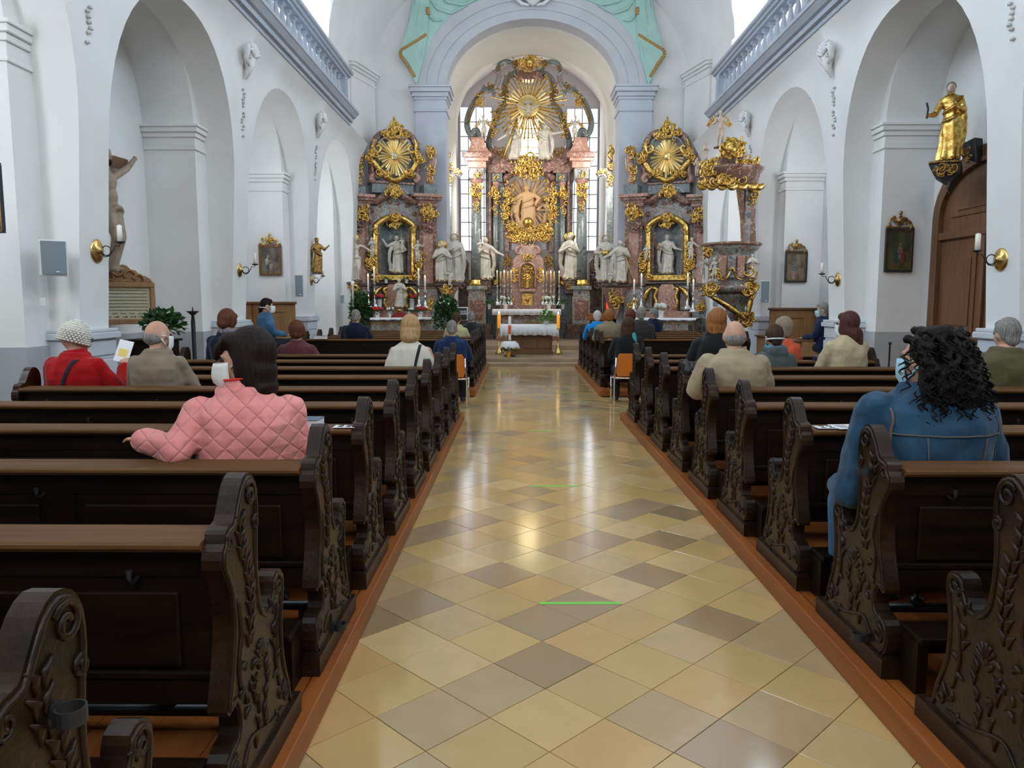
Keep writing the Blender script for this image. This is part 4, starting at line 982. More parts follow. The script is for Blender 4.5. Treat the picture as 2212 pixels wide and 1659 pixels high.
# ================================================================ ALTARS, STATUES, PULPIT
def cscroll(mb, c, size, ang=0, flip=1, r=.02, y=0, turns=.85, n=26, M3=None):
    """C-scroll in the local xz plane with volutes at both ends"""
    pts = []
    for i in range(n + 1):
        t = i / n * 2 - 1; th = t * PI * .55
        bx, bz = math.cos(th) * size * .5, math.sin(th) * size * .5
        pts.append((bx - size * .25, bz))
    L = []
    def vol(p, a0, sgn, rr):
        return [(p[0] + rr * (1 - k / 12 * .8) * math.cos(a0 + sgn * k / 12 * 2 * PI * turns), p[1] + rr * (1 - k / 12 * .8) * math.sin(a0 + sgn * k / 12 * 2 * PI * turns)) for k in range(13)]
    rr = size * .16
    top = pts[-1]; bot = pts[0]
    A = vol((top[0], top[1] - rr), PI / 2, 1, rr); B = vol((bot[0], bot[1] + rr), -PI / 2, -1, rr)
    L = B[::-1] + pts[1:-1] + A
    m = len(L); ca, sa = math.cos(ang), math.sin(ang)
    P = [(c[0] + flip * (p[0] * ca - p[1] * sa), y - r * .6 * math.sin(PI * i / m), c[1] + (p[0] * sa + p[1] * ca)) for i, p in enumerate(L)]
    mb.tube(P, [r * (.45 + .75 * math.sin(PI * i / (m - 1))) for i in range(m)], 6)
def fleck(mb, x, y, z, a, L, w):
    mb.ell((x, y, z), (w, w * .9, L), 7, 5, Matrix.Rotation(a, 4, 'Y'))
def cluster(mb, cx, cz, w, h, y, n, seed, size=.16, r=.016):
    q = random.Random(seed)
    for i in range(n):
        a = q.uniform(0, 2 * PI); t = math.sqrt(q.random()); x = cx + w * t * math.cos(a); z = cz + h * t * math.sin(a); yy = y - .05 * q.random() - .05 * (1 - t)
        k = q.random()
        if k < .40: cscroll(mb, (x, z), size * q.uniform(.7, 1.3), q.uniform(0, 6.3), q.choice((-1, 1)), r * q.uniform(.8, 1.3), yy, n=12)
        elif k < .85: fleck(mb, x, yy, z, q.uniform(0, 3.1), size * q.uniform(.25, .5), size * .11)
        else: mb.ell((x, yy, z), size * q.uniform(.10, .2), 7, 5)
def fig_mb(seed=0, robe=True, arms=None, child=False, sway=.03, legs=None, hs=1.0, cloak=True, headturn=0, nf=9):
    r = random.Random(seed); mb = MB(); ph = r.uniform(0, 6)
    def sx(z): return sway * math.sin(PI * min(z, .85) / .85)
    if robe:
        rings = []
        for z, a, b in ((.0, .135, .10), (.03, .14, .105), (.12, .125, .095), (.25, .118, .09), (.38, .122, .088), (.50, .112, .080), (.60, .090, .068), (.70, .100, .072), (.77, .118, .072), (.815, .100, .062), (.845, .045, .042)):
            amp = .13 * (1 - z / .75) + .02 if z < .75 else .01
            rings.append([((a * (1 + amp * math.sin(nf * t + ph + z * 5) + amp * .5 * math.sin((nf - 4) * t - z * 9 + seed))) * math.cos(t) + sx(z), b * (1 + amp * math.sin(nf * t + ph + z * 5)) * math.sin(t), z) for t in [2 * PI * i / 36 for i in range(36)]])
        mb.loft(rings)
        if cloak:
            for k in range(2):
                z0 = .60 - .10 * k; mb.tube([(sx(.5) + .115 * math.cos(t) * (1 + .05 * k), -.085 * math.sin(t) - .0, z0 + (.22 - .06 * k) * (i / 8) * (1 if seed % 2 else -1) + (0 if seed % 2 else .16) - .05 * math.sin(PI * i / 8)) for i, t in enumerate([PI * (1 - j / 8) for j in range(9)])], [.008 + .013 * math.sin(PI * i / 8) for i in range(9)], 6)
            s = r.choice((-1, 1)); mb.tube([(s * .11 + sx(.7), .01, .78), (s * .16, -.02, .55), (s * .17, .0, .34), (s * .13, .02, .16), (s * .17, .02, .06)], [.03, .045, .04, .045, .02], 8, .6)
        for s in (-1, 1): mb.cap((s * .05, -.08, .015), (s * .055, -.13, .012), .026, .02, 8)
    else:
        f = 1.25 if child else 1
        LG = legs or (((-.045, -.01, .25), (-.05, .0, .02)), ((.07, -.05, .27), (.06, .02, .04)))
        for s, (kn, an) in zip((-1, 1), LG):
            limb(mb, [(s * .045 + sx(.5), 0, .49), (kn[0] + 0, kn[1], kn[2]), an], [.058 * f, .042 * f, .026 * f], 10); mb.cap(an, (an[0] + .01 * s, an[1] - .055, an[2] - .012), .022 * f, .018, 8)
        mb.ell((sx(.5), 0, .51), (.082 * f, .062 * f, .07)); mb.ell((sx(.6), -.005 * f, .60), (.070 * f, .055 * f, .09)); mb.ell((sx(.72), 0, .72), (.092 * f, .062 * f, .09))
        mb.tube([(.09 * math.cos(t) * f + sx(.5), .07 * f * math.sin(t), .50 + .02 * math.sin(3 * t)) for t in [2 * PI * i / 14 for i in range(15)]], .022, 7); mb.cap((.09, -.02, .50), (.12, .0, .36), .03, .015)
    hz = .925 if not child else .90; hr = 1.1 if not child else 1.45
    mb.cap((sx(.8), 0, .82), (sx(.85), -.005, .90), .034, .03, 8)
    hx = sx(.85) + headturn * .01
    mb.ell((hx, 0, hz), (.050 * hr, .057 * hr, .066 * hr), 12, 9); mb.ell((hx + headturn * .02, -.022 * hr, hz - .022 * hr), (.036 * hr, .04 * hr, .045 * hr)); mb.cap((hx + headturn * .03, -.056 * hr, hz + .005), (hx + headturn * .035, -.070 * hr, hz - .016), .006, .009, 6)
    POSES = [(((-.19, -.03, .62), (-.09, -.13, .60)), ((.20, -.04, .66), (.30, -.08, .76))), (((-.22, -.04, .64), (-.32, -.08, .58)), ((.17, -.05, .60), (.06, -.14, .68))), (((-.18, -.06, .60), (-.02, -.15, .70)), ((.18, -.06, .60), (.04, -.15, .67))), (((-.22, -.03, .70), (-.30, -.06, .84)), ((.19, -.04, .61), (.10, -.13, .56)))]
    A = arms or POSES[seed % 4]
    for s, (e, h) in zip((-1, 1), A):
        S = (s * .098 + sx(.75), 0, .775); rr = (.046, .038, .026) if robe else (.034, .028, .02)
        if child: rr = (.042, .036, .028)
        limb(mb, [S, e, h], rr, 9); d = (Vector(h) - Vector(e)).normalized(); mb.ell(Vector(h) + d * .03, (.024, .02, .026))
        for k in (-1, 0, 1): mb.cap(Vector(h) + d * .04 + Vector((k * .010, 0, 0)), Vector(h) + d * .07 + Vector((k * .014, -.006, 0)), .007, .005, 5)
    return mb
def hair_mb(child=False, beard=False, sway=.03):
    hz = .925 if not child else .90; k = 1.1 if not child else 1.4; hx = sway * math.sin(PI)
    mb = MB(); mb.ell((hx, .012, hz + .012), (.056 * k, .058 * k, .062 * k), 12, 8); mb.ell((hx, .03, hz - .04), (.048, .035, .05))
    if beard: mb.ell((hx, -.045, hz - .055), (.028, .022, .036))
    return mb
def statue(label, F, px, pyt, pyb, d=0, m='ivory', mirror=False, cat='statue', rz=0, halo=None, hair=None, attr=None, group=None, name='statue', wings=False, vox=.013, baseless=False, wide=1.0, face=False, **kw):
    u, zt = F.uv(px, pyt, d); _, zb = F.uv(px, pyb, d); h = (zt - zb)
    if m == 'ivory' and kw.get('robe', True) and wide == 1.0: wide = 1.2
    T = fthing(F, name, label, cat, group)
    S = Matrix.Translation((u, d, zb)) @ Matrix.Rotation(rz, 4, 'Z') @ Matrix.Diagonal((h * (-1 if mirror else 1) * wide, h * wide, h, 1))
    mb = fig_mb(**kw); mb.xf(S)
    if mirror: mb.f = [f[::-1] for f in mb.f]
    o = mb.build('figure', M[m], T); sculpt(o, max(.011, vox * h), 1, .5)
    def part(mb, nm, mt, sc_=None):
        mb.xf(S)
        if mirror: mb.f = [f[::-1] for f in mb.f]
        o = mb.build(nm, M[mt], T, smooth=True)
        if sc_: sculpt(o, max(.010, sc_ * h), 1, .5)
    ch = kw.get('child', False)
    if hair: part(hair_mb(ch, hair.endswith('beard')), 'hair', hair.split('|')[0], .011)
    hz = .93
    if halo == 'disc':
        q = MB(); q.lathe([(.001, -.004), (.10, -.004), (.105, 0), (.10, .006), (.001, .006)], 0, 0, 20); q.xf(Matrix.Translation((0, .06, hz)) @ Matrix.Rotation(PI / 2, 4, 'X')); part(q, 'halo', 'gold')
    if halo == 'rays':
        q = MB()
        for i in range(16):
            a = 2 * PI * i / 16; q.tube([(.05 * math.cos(a), .06, hz + .05 * math.sin(a)), ((.13 + .03 * (i % 2)) * math.cos(a), .06, hz + (.13 + .03 * (i % 2)) * math.sin(a))], [.007, .002], 4)
        part(q, 'halo', 'gold')
    if wings:
        for s in (-1, 1):
            q = MB()
            for k in range(6):
                a = .5 + k * .28; q.ell((s * (.13 + .05 * k * .7), .07, .76 - .035 * k + .03 * (k == 0)), (.028, .012, .11 - .008 * k), 7, 5, Matrix.Rotation(s * a * .5, 4, 'Y'))
            part(q, 'wing', wings if isinstance(wings, str) else 'gold')
    if kw.get('robe', True) and m == 'ivory':
        q = MB(); ph = random.Random(kw.get('seed', 0)).uniform(0, 6)
        q.tube([(.141 * math.cos(t) * (1 + .1 * math.sin(9 * t + ph)), .106 * math.sin(t) * (1 + .1 * math.sin(9 * t + ph)), .035) for t in [2 * PI * i / 36 for i in range(37)]], .011, 5); part(q, 'gilt_hem', 'gold')
    if face:
        q = MB(); q.ell((kw.get('sway', .03) * math.sin(PI), -.036, hz - .012), (.046, .040, .060), 12, 8); q.cap((kw.get('sway', .03) * math.sin(PI), -.07, hz), (kw.get('sway', .03) * math.sin(PI), -.083, hz - .02), .007, .009, 6); part(q, 'face', 'flesh')
    if attr == 'crozier':
        q = MB(); q.tube([(.2, -.1, .02), (.2, -.1, .9), (.2, -.1, 1.0), (.23, -.1, 1.06), (.27, -.1, 1.03), (.26, -.1, .98), (.235, -.1, .99)], .009, 6); part(q, 'crozier', 'gold')
    if attr == 'staff':
        q = MB(); q.tube([(.10, -.12, .62), (.24, -.13, .0)], .011, 6); part(q, 'staff', 'gold')
    if attr == 'mitre':
        q = MB(); q.lathe([(.052, .955), (.06, .99), (.045, 1.05), (.01, 1.09)], 0, 0, 12, 1, .7); part(q, 'mitre', 'ivory')
    if attr == 'cross':
        q = MB(); q.tube([(-.22, -.1, .02), (.10, -.1, 1.12)], .03, 5); q.tube([(-.12, -.1, 1.0), (.22, -.1, .86)], .028, 5); part(q, 'gilt_cross', 'gold')
    if attr == 'branch':
        q = MB(); q.tube([(-.2, -.1, .5), (-.22, -.1, .75), (-.2, -.1, .9)], .008, 5)
        for k in range(6): q.ell((-.21 + .02 * (-1) ** k, -.1, .6 + .05 * k), (.018, .008, .012), 6, 4)
        part(q, 'flower_branch', 'leaf')
    if attr == 'child':
        c = fig_mb(seed=5, robe=False, child=True); c.xf(Matrix.Translation((.10, -.09, .58)) @ Matrix.Diagonal((.36, .36, .36, 1))); part(c, 'infant', 'ivory', .011)
    if attr == 'book':
        q = MB().box(-.09, .05, -.17, -.13, .56, .66); part(q, 'book', 'gold')
    if attr == 'monstrance':
        q = MB(); q.ell((-.12, -.16, .72), (.03, .015, .05)); q.lathe([(.03, .58), (.01, .62), (.01, .67)], -.12, -.16, 8); part(q, 'chalice', 'gold')
    if not baseless:
        q = MB(); q.lathe([(.15, -.03), (.155, -.015), (.14, .012)], 0, 0, 14, 1, .8); part(q, 'base', 'dark')
    return T
class Arch:
    """builds parts of an altar from picture-derived extents in a frame"""
    def __init__(s, F, T): s.F = F; s.T = T
    def box(s, name, m, x0, x1, yt, yb, d0, d1, bevel=.012, t=0):
        u0, u1 = s.F.u(x0, d0, (yt + yb) / 2), s.F.u(x1, d0, (yt + yb) / 2); z0, z1 = s.F.uv((x0 + x1) / 2, yb, d0)[1], s.F.uv((x0 + x1) / 2, yt, d0)[1]
        return MB().box(u0, u1, d0, d1, z0, z1, t).build(name, M[m], s.T, bevel=bevel)
    def prism(s, name, m, pts, d0, d1, bevel=.012):
        P = [s.F.uv(x, y, d0) for x, y in pts]
        return MB().prism(P, d0, d1, 'y').build(name, M[m], s.T, bevel=bevel)
    def lathe(s, name, m, px, prof, d, n=18, tw=None):
        """prof: list of (half width px, py)"""
        mb = MB(); u = s.F.u(px, d, prof[0][1]); pr = []
        for hw, py in prof:
            z = s.F.uv(px, py, d)[1]; r = abs(s.F.u(px + hw, d, py) - s.F.u(px, d, py)); pr.append((r, z))
        pr = pr[::-1]; mb.lathe(pr, u, d, n)
        return mb.build(name, M[m], s.T, smooth=True)
    def gold(s, name, px, py, wpx, hpx, d, n, seed, size=.16, m='gold', r=.016):
        u, z = s.F.uv(px, py, d); k = abs(s.F.u(px + 10, d, py) - u) / 10
        mb = MB(); cluster(mb, u, z, wpx * k, hpx * k, d, n, seed, size, r); return mb.build(name, M[m], s.T, smooth=True)
    def tube(s, name, m, pts, d, r, n=8, flat=1, taper=True):
        P = [(*s.F.uv(x, y, d),) for x, y in pts]; Q = catmull([(a, b) for a, b in P], 5, False); k = len(Q)
        rr = [r * (.45 + .75 * math.sin(PI * min(max(i / (k - 1), .08), .92))) if taper else r for i in range(k)]
        return MB().tube([(a, d, b) for a, b in Q], rr, n, flat).build(name, M[m], s.T, smooth=True)
    def rays(s, name, px, py, r0, r1, d, n, seed=1, m='gold', wide=.016, var=.35, ell=1.0):
        u, z = s.F.uv(px, py, d); k = abs(s.F.u(px + 10, d, py) - u) / 10; q = random.Random(seed); out = None
        T2 = None
        for i in range(n):
            a = 2 * PI * (i + .3 * q.random()) / n; L = k * (r0 + (r1 - r0) * (1 - var * q.random())); b = L
            w_ = wide * q.uniform(.7, 1.3); mb = MB()
            c, sn = math.cos(a), math.sin(a) * ell; px_, pz_ = -math.sin(a), math.cos(a)
            i0 = k * r0 * .6
            mb.add([(u + c * i0 - px_ * w_ * .6, d, z + sn * i0 - pz_ * w_ * .6), (u + c * i0, d - .02, z + sn * i0), (u + c * i0 + px_ * w_ * .6, d, z + sn * i0 + pz_ * w_ * .6), (u + c * i0, d + .01, z + sn * i0),
                    (u + c * L - px_ * w_, d, z + sn * L - pz_ * w_), (u + c * L, d - .018, z + sn * L), (u + c * L + px_ * w_, d, z + sn * L + pz_ * w_), (u + c * L, d + .01, z + sn * L)],
                   [(0, 1, 5, 4), (1, 2, 6, 5), (2, 3, 7, 6), (3, 0, 4, 7), (3, 2, 1, 0), (4, 5, 6, 7)])
            mb.build(name, M[m], s.T)
        mb = MB(); mb.lathe([(k * r0 * .2, -.05), (k * r0 * .95, -.03), (k * r0 * 1.05, 0), (.001, .01)], 0, 0, 20); mb.xf(Matrix.Translation((u, d, z)) @ Matrix.Rotation(-PI / 2, 4, 'X') @ Matrix.Diagonal((1, ell, 1, 1))); mb.build('sun_disc', M[m], s.T, smooth=True)
    def dove(s, px, py, size, d):
        u, z = s.F.uv(px, py, d); k = abs(s.F.u(px + 10, d, py) - u) / 10 * size; mb = MB()
        mb.ell((u, d, z), (k * .16, k * .16, k * .34)); mb.ell((u, d - .02, z - k * .36), k * .12)
        for q in (-1, 1):
            for j in range(4): mb.ell((u + q * k * (.25 + .13 * j), d, z + k * (.02 + .06 * j)), (k * .16, k * .05, k * .07), 7, 5, Matrix.Rotation(-q * .5, 4, 'Y'))
        for j in (-1, 0, 1): mb.ell((u + j * k * .1, d, z + k * .4), (k * .06, k * .04, k * .16), 6, 5)
        mb.build('dove', M['ivory'], s.T, smooth=True)
# ---------------------------------------------------------------- HIGH ALTAR
FM = Frame(0, 27.2)
T = fthing(FM, 'high_altar', 'towering marble and gilt high altar in the chancel below the golden sun', 'altar')
A = Arch(FM, T)
for s in (-1, 1):
    def m_(x): return x if s < 0 else 2286 - x
    def bx(n, m, x0, x1, yt, yb, d0, d1, **k):
        a, b = sorted((m_(x0), m_(x1))); return A.box(n, m, a, b, yt, yb, d0, d1, **k)
    # pedestals
    bx('plinth', 'dark', 1004, 1066, 722, 752, -1.0, .4); bx('pedestal', 'dark', 1008, 1062, 700, 722, -.95, .4)
    bx('pedestal', 'mottle', 1011, 1050, 640, 700, -.9, .4); bx('pedestal_cornice', 'green', 1008, 1053, 618, 626, -.95, .4); bx('pedestal_panel', 'rose', 1016, 1044, 648, 690, -.93, -.9)
    bx('pedestal', 'mottle', 1012, 1048, 626, 640, -.9, .4)
    bx('pedestal', 'green', 1052, 1080, 622, 735, -.25, .4); bx('pedestal_cornice', 'dark', 1050, 1082, 616, 623, -.3, .4)
    # columns with gilt base and capital
    for px, hw, yb, yt, d in ((1029, 12.5, 612, 438, -.55), (1069, 8.5, 612, 446, -.05)):
        A.lathe('column_base', 'gold', m_(px), [(hw * 1.05, yb - 8), (hw * 1.25, yb - 6), (hw * 1.25, yb - 2), (hw * 1.45, yb), (hw * 1.5, yb + 5)], d)
        A.lathe('column_shaft', 'green', m_(px), [(hw * .86, yt), (hw * .95, (yt + yb) / 2), (hw, yb - 8)], d, 24)
        A.lathe('capital', 'rosepale', m_(px), [(hw * 1.3, yt - 54), (hw * 1.25, yt - 48), (hw * .9, yt - 42), (hw * .85, yt)], d)
        A.gold('capital_ornament', m_(px), yt - 24, hw * 1.0, 20, d - .22, 34, 7 + int(px), .13, r=.018); A.gold('capital_ornament', m_(px), yt + 8, hw * .5, 14, d - .22, 12, 17 + int(px), .10, r=.014)
    bx('impost_block', 'mottle', 1014, 1045, 362, 386, -.8, .2); A.gold('frieze_ornament', m_(1030), 374, 8, 8, -.85, 8, 31, .12)
    bx('entablature', 'rosepale', 1010, 1050, 346, 362, -.85, .3); bx('entablature', 'rosepale', 1004, 1055, 338, 347, -.95, .3); bx('cornice', 'rose', 998, 1062, 328, 339, -1.05, .3)
    A.prism('cornice_pedestal', 'rosepale', [(m_(x), y) for x, y in ([(1009, 328), (1058, 328), (1049, 316), (1044, 296), (1018, 296), (1016, 314)])][::(1 if s < 0 else -1)], -.8, .0)
    # dark pilasters and inner entablature
    bx('pilaster', 'dark', 1049, 1062, 362, 620, -.30, .3); bx('pilaster', 'rose', 1056, 1060, 362, 620, -.34, -.28); bx('pilaster', 'green', 1077, 1088, 400, 622, .05, .4)
    bx('impost_block', 'green', 1059, 1085, 372, 392, -.25, .3); bx('entablature', 'rose', 1052, 1092, 350, 373, -.35, .3); A.gold('frieze_ornament', m_(1072), 382, 8, 8, -.3, 8, 37, .10)
    A.prism('volute_pediment', 'rose', [(m_(x), y) for x, y in ([(1060, 350), (1100, 372), (1118, 372), (1110, 350), (1090, 330), (1072, 318), (1056, 322)])][::(1 if s < 0 else -1)], -.4, .1)
    bx('pilaster', 'rose', 1086, 1100, 378, 545, .15, .5)
    bx('side_wall', 'dark', 1078, 1100, 545, 690, .1, .4)
    # upper openwork: inner arch band and outer S-scrolls
    A.tube('crown_arch', 'green', [(m_(x), y) for x, y in [(1063, 330), (1056, 312), (1060, 290), (1070, 262), (1079, 238), (1090, 225), (1092, 205), (1090, 188), (1096, 170), (1108, 160), (1120, 154)]], -.1, .115, 8, .8, False)
    A.gold('crown_arch_ornament', m_(1068), 272, 7, 28, -.25, 26, 41, .15); A.gold('crown_arch_ornament', m_(1088), 204, 6, 9, -.22, 10, 43, .13, 'oldgold')
    A.tube('crown_scroll', 'green', [(m_(x), y) for x, y in [(1028, 276), (1034, 284), (1026, 292), (1014, 288), (1009, 270), (1012, 250), (1022, 226), (1034, 208), (1046, 196), (1056, 192), (1066, 198), (1066, 208)]], -.35, .095, 8, .8)
    A.tube('crown_scroll', 'mottle', [(m_(x), y) for x, y in [(1046, 184), (1044, 194), (1054, 197), (1070, 186), (1077, 170), (1076, 158), (1068, 154), (1062, 160)]], -.35, .075, 8, .8)
    A.tube('crown_scroll', 'green', [(m_(x), y) for x, y in [(1079, 166), (1074, 154), (1080, 140), (1092, 134), (1106, 136), (1114, 146)]], -.33, .08, 8, .8)
    A.tube('gilt_fillet', 'oldgold', [(m_(x), y) for x, y in [(1012, 268), (1014, 250), (1024, 226), (1036, 208), (1048, 196)]], -.45, .03, 6, 1, False); A.tube('gilt_fillet', 'oldgold', [(m_(x), y) for x, y in [(1058, 300), (1070, 262), (1079, 238), (1090, 222), (1092, 190), (1100, 166)]], -.22, .03, 6, 1, False)
    A.gold('scroll_ornament', m_(1060), 186, 7, 8, -.42, 12, 49, .12, 'oldgold'); A.gold('scroll_ornament', m_(1078), 150, 5, 6, -.4, 8, 50, .11, 'oldgold')
    A.gold('entablature_ornament', m_(1080), 330, 12, 12, -.35, 26, 51, .15, 'oldgold'); A.gold('pilaster_ornament', m_(1093), 470, 4, 30, .1, 20, 52, .13, 'oldgold')
    A.gold('scroll_ornament', m_(1036), 216, 9, 14, -.45, 18, 47, .15); A.gold('scroll_ornament', m_(1112), 136, 8, 12, -.4, 14, 53, .14, 'oldgold')
    A.tube('crown_volute', 'green', [(m_(x), y) for x, y in [(1014, 294), (1020, 304), (1032, 300), (1034, 288), (1026, 280), (1020, 286), (1025, 292)]], -.4, .075, 8, 1)
    # gilt cloud and flame frame round the central relief
    A.gold('relief_frame', m_(1092), 450, 9, 42, -.1, 46, 61, .17); A.gold('relief_frame', m_(1100), 410, 10, 26, -.12, 24, 67, .16); A.gold('relief_frame', m_(1110), 500, 18, 14, -.2, 34, 71, .18)
    # carved rockwork beside the pedestals
    A.prism('rockwork_wing', 'dark', [(m_(x), y) for x, y in ([(985, 740), (1012, 740), (1012, 566), (1005, 556), (1000, 566), (996, 545), (990, 560), (986, 600)])][::(1 if s < 0 else -1)], -.3, .3)
    A.gold('rockwork_ornament', m_(998), 590, 8, 34, -.4, 30, 73, .2, 'dark', .03)
    A.box('outer_pilaster', 'green', *sorted((m_(962), m_(976))), 400, 600, -1.6, -1.3); A.box('outer_pilaster_base', 'dark', *sorted((m_(960), m_(980))), 600, 735, -1.65, -1.2)
    A.prism('outer_volute', 'dark', [(m_(x), y) for x, y in ([(962, 372), (962, 345), (968, 345), (972, 362), (992, 366), (999, 374), (992, 382), (984, 378), (976, 386), (976, 402), (962, 402)])][::(1 if s < 0 else -1)], -1.65, -1.4)
    A.gold('outer_volute_ornament', m_(970), 368, 6, 18, -1.7, 14, 79, .14); A.gold('outer_volute_ornament', m_(988), 373, 7, 5, -1.7, 8, 83, .12); A.gold('outer_capital', m_(969), 392, 7, 8, -1.66, 12, 85, .12)
    A.tube('flame_finial', 'gold', [(m_(x), y) for x, y in [(964, 345), (968, 335), (964, 326), (968, 314)]], -1.6, .08)
# arch above the relief, clouds and centre ornament
u0, z0 = FM.uv(1143, 400, .2)
A.prism('relief_ground', 'lilac', [(1094, 540)] + [(1143 - 50 * math.cos(PI * i / 16), 420 - 34 * math.sin(PI * i / 16)) for i in range(17)] + [(1192, 540)], .30, .36)
A.tube('arched_entablature', 'rose', [(1088, 388), (1100, 378), (1120, 370), (1143, 367), (1166, 370), (1186, 378), (1198, 388)], -.05, .13, 8, 1, False)
A.rays('relief_ray', 1140, 440, 14, 66, .18, 34, 5, 'peach', .045, .25)
A.gold('centre_cartouche', 1143, 372, 34, 18, -.45, 60, 91, .20, r=.022); A.gold('centre_cartouche', 1143, 346, 40, 12, -.5, 50, 93, .18, r=.02); A.gold('cloud_bank', 1143, 512, 46, 13, -.35, 90, 95, .22, r=.024); A.gold('cloud_bank', 1143, 497, 40, 8, -.4, 36, 97, .16)
A.lathe('gilt_globe', 'gold', 1141, [(1, 469), (8, 472), (12.5, 481), (8, 490), (1, 493)], -.35, 24)
# relief figures
def relief(px, pyt, pyb, seed, m, mirror=False, wide=1.1, **k):
    u, zt = FM.uv(px, pyt, .1); zb = FM.uv(px, pyb, .1)[1]; h = zt - zb
    mb = fig_mb(seed=seed, **k).xf(Matrix.Translation((u, .1, zb)) @ Matrix.Diagonal((h * (-1 if mirror else 1) * wide, h, h, 1)))
    if mirror: mb.f = [f[::-1] for f in mb.f]
    sculpt(mb.build('relief_figure', M[m], T), .02, 1)
relief(1138, 398, 500, 3, 'peach', arms=(((-.22, -.05, .66), (-.34, -.05, .74)), ((.2, -.05, .70), (.16, -.1, .60))), wide=1.3)
relief(1182, 425, 500, 4, 'peach', robe=False, wide=1.5); relief(1108, 425, 472, 6, 'peach', robe=False, child=True, wide=1.5); relief(1106, 470, 500, 8, 'peach', mirror=True, robe=False, child=True)
# golden sun with dove, crown cartouche
A.rays('sun_ray', 1141, 229, 26, 84, -.2, 48, 9, 'gold', .030, .30); A.rays('sun_ray', 1141, 229, 24, 48, -.26, 30, 19, 'raygold', .034, .3)
A.dove(1141, 234, 34, -.45)
A.box('dove_plinth', 'ivory', 1131, 1151, 218, 223, -.42, -.36)
A.prism('crown_bridge', 'rose', [(1112, 168), (1122, 150), (1143, 156), (1164, 150), (1174, 168), (1143, 172)], -.3, .1)
A.gold('crown_cartouche', 1144, 138, 24, 13, -.4, 56, 101, .19, r=.02); A.gold('crown_cartouche', 1144, 120, 9, 11, -.4, 26, 103, .14); A.lathe('crown_boss', 'gold', 1144, [(1, 126), (8, 131), (9, 138), (7, 144), (1, 148)], -.5)
A.tube('finial_rod', 'iron', [(1145, 112), (1145, 97)], -.3, .012, 5, 1, False)
# crosses of the base zone: altar back, tabernacle
A.box('altar_back_wall', 'dark', 1078, 1208, 640, 735, .0, .4)
A.prism('tabernacle', 'rosepale', [(1103, 662), (1103, 628), (1108, 600), (1108, 562), (1118, 550), (1124, 530), (1162, 530), (1166, 550), (1174, 562), (1174, 600), (1178, 628), (1178, 662)], -.9, -.1)
A.prism('tabernacle_wing', 'rose', [(1084, 662), (1084, 600), (1090, 568), (1103, 560), (1103, 662)], -.7, -.1); A.prism('tabernacle_wing', 'rose', [(1200, 662), (1180, 662), (1180, 560), (1194, 568), (1200, 600)], -.7, -.1)
A.prism('niche_recess', 'oldgold', [(1125, 622)] + [(1139.5 - 14 * math.cos(PI * i / 10), 584 - 13 * math.sin(PI * i / 10)) for i in range(11)] + [(1154, 622)], -.925, -.9)
A.gold('niche_ornament', 1139, 592, 10, 16, -.95, 26, 107, .12, r=.014)
A.tube('niche_arch', 'rosepale', [(1122, 622), (1122, 585), (1128, 572), (1139.5, 567), (1151, 572), (1157, 585), (1157, 622)], -.95, .05, 8, 1, False)
A.box('tabernacle_door', 'gold', 1127, 1151, 634, 660, -.96, -.9); A.lathe('door_boss', 'gold', 1139, [(1, 642), (4, 645), (4, 649), (1, 653)], -.98)
A.box('niche_shelf', 'rosepale', 1121, 1158, 624, 630, -1.05, -.9)
for s in (-1, 1):
    def m_(x): return x if s < 0 else 2280 - x
    A.gold('tabernacle_scroll', m_(1096), 566, 9, 16, -.75, 22, 111, .16, 'oldgold'); A.gold('tabernacle_scroll', m_(1112), 600, 4, 20, -.98, 16, 113, .14); A.gold('tabernacle_scroll', m_(1106), 650, 4, 9, -.98, 8, 117, .13); A.tube('tabernacle_volute', 'rosepale', [(m_(x), y) for x, y in [(1126, 532), (1117, 536), (1116, 546), (1122, 548)]], -.92, .05)
A.gold('tabernacle_crest', 1140, 556, 12, 6, -.95, 16, 119, .13)
relief_T = T
# mensa
A.box('mensa', 'rose', 1072, 1206, 682, 760, -2.0, -.2); A.box('mensa_panel', 'mottle', 1084, 1196, 690, 712, -2.05, -2.0); A.box('mensa_top', 'rosepale', 1068, 1212, 668, 672, -2.1, -.1); A.box('predella', 'rose', 1080, 1202, 660, 668, -1.5, -.1)
A.gold('mensa_ornament', 1140, 698, 22, 4, -2.08, 14, 121, .12, 'oldgold')
def altar_cloth(F, label, x0, x1, yt, yb, d0, d1, sag=0, name='altar_cloth'):
    Tc = fthing(F, name, label, 'altar cloth'); u0, u1 = F.u(x0, d0, yt), F.u(x1, d0, yt); zt, zb = F.uv((x0 + x1) / 2, yt, d0)[1], F.uv((x0 + x1) / 2, yb, d0)[1]
    mb = MB(); n = 40; pr = []
    rows = [[], [], [], []]
    for i in range(n + 1):
        u = u0 + (u1 - u0) * i / n; f = .012 * math.sin(i * 1.9); e = abs(2 * i / n - 1)
        rows[0].append((u, d1, zt)); rows[1].append((u, d0, zt)); rows[2].append((u, d0 - .02 - f, zt - .02)); rows[3].append((u, d0 - .03 - f * 2, zb + .01 * math.sin(i) - (sag * (e ** 6))))
    mb.loft(rows, caps=False, closed=False); o = mb.build('linen', M['cloth'], Tc, smooth=True); q = o.modifiers.new('solid', 'SOLIDIFY'); q.thickness = .006; q.offset = 1
    return Tc
altar_cloth(FM, 'white cloth along the front edge of the high altar', 1063, 1212, 668, 681, -2.12, -1.4)
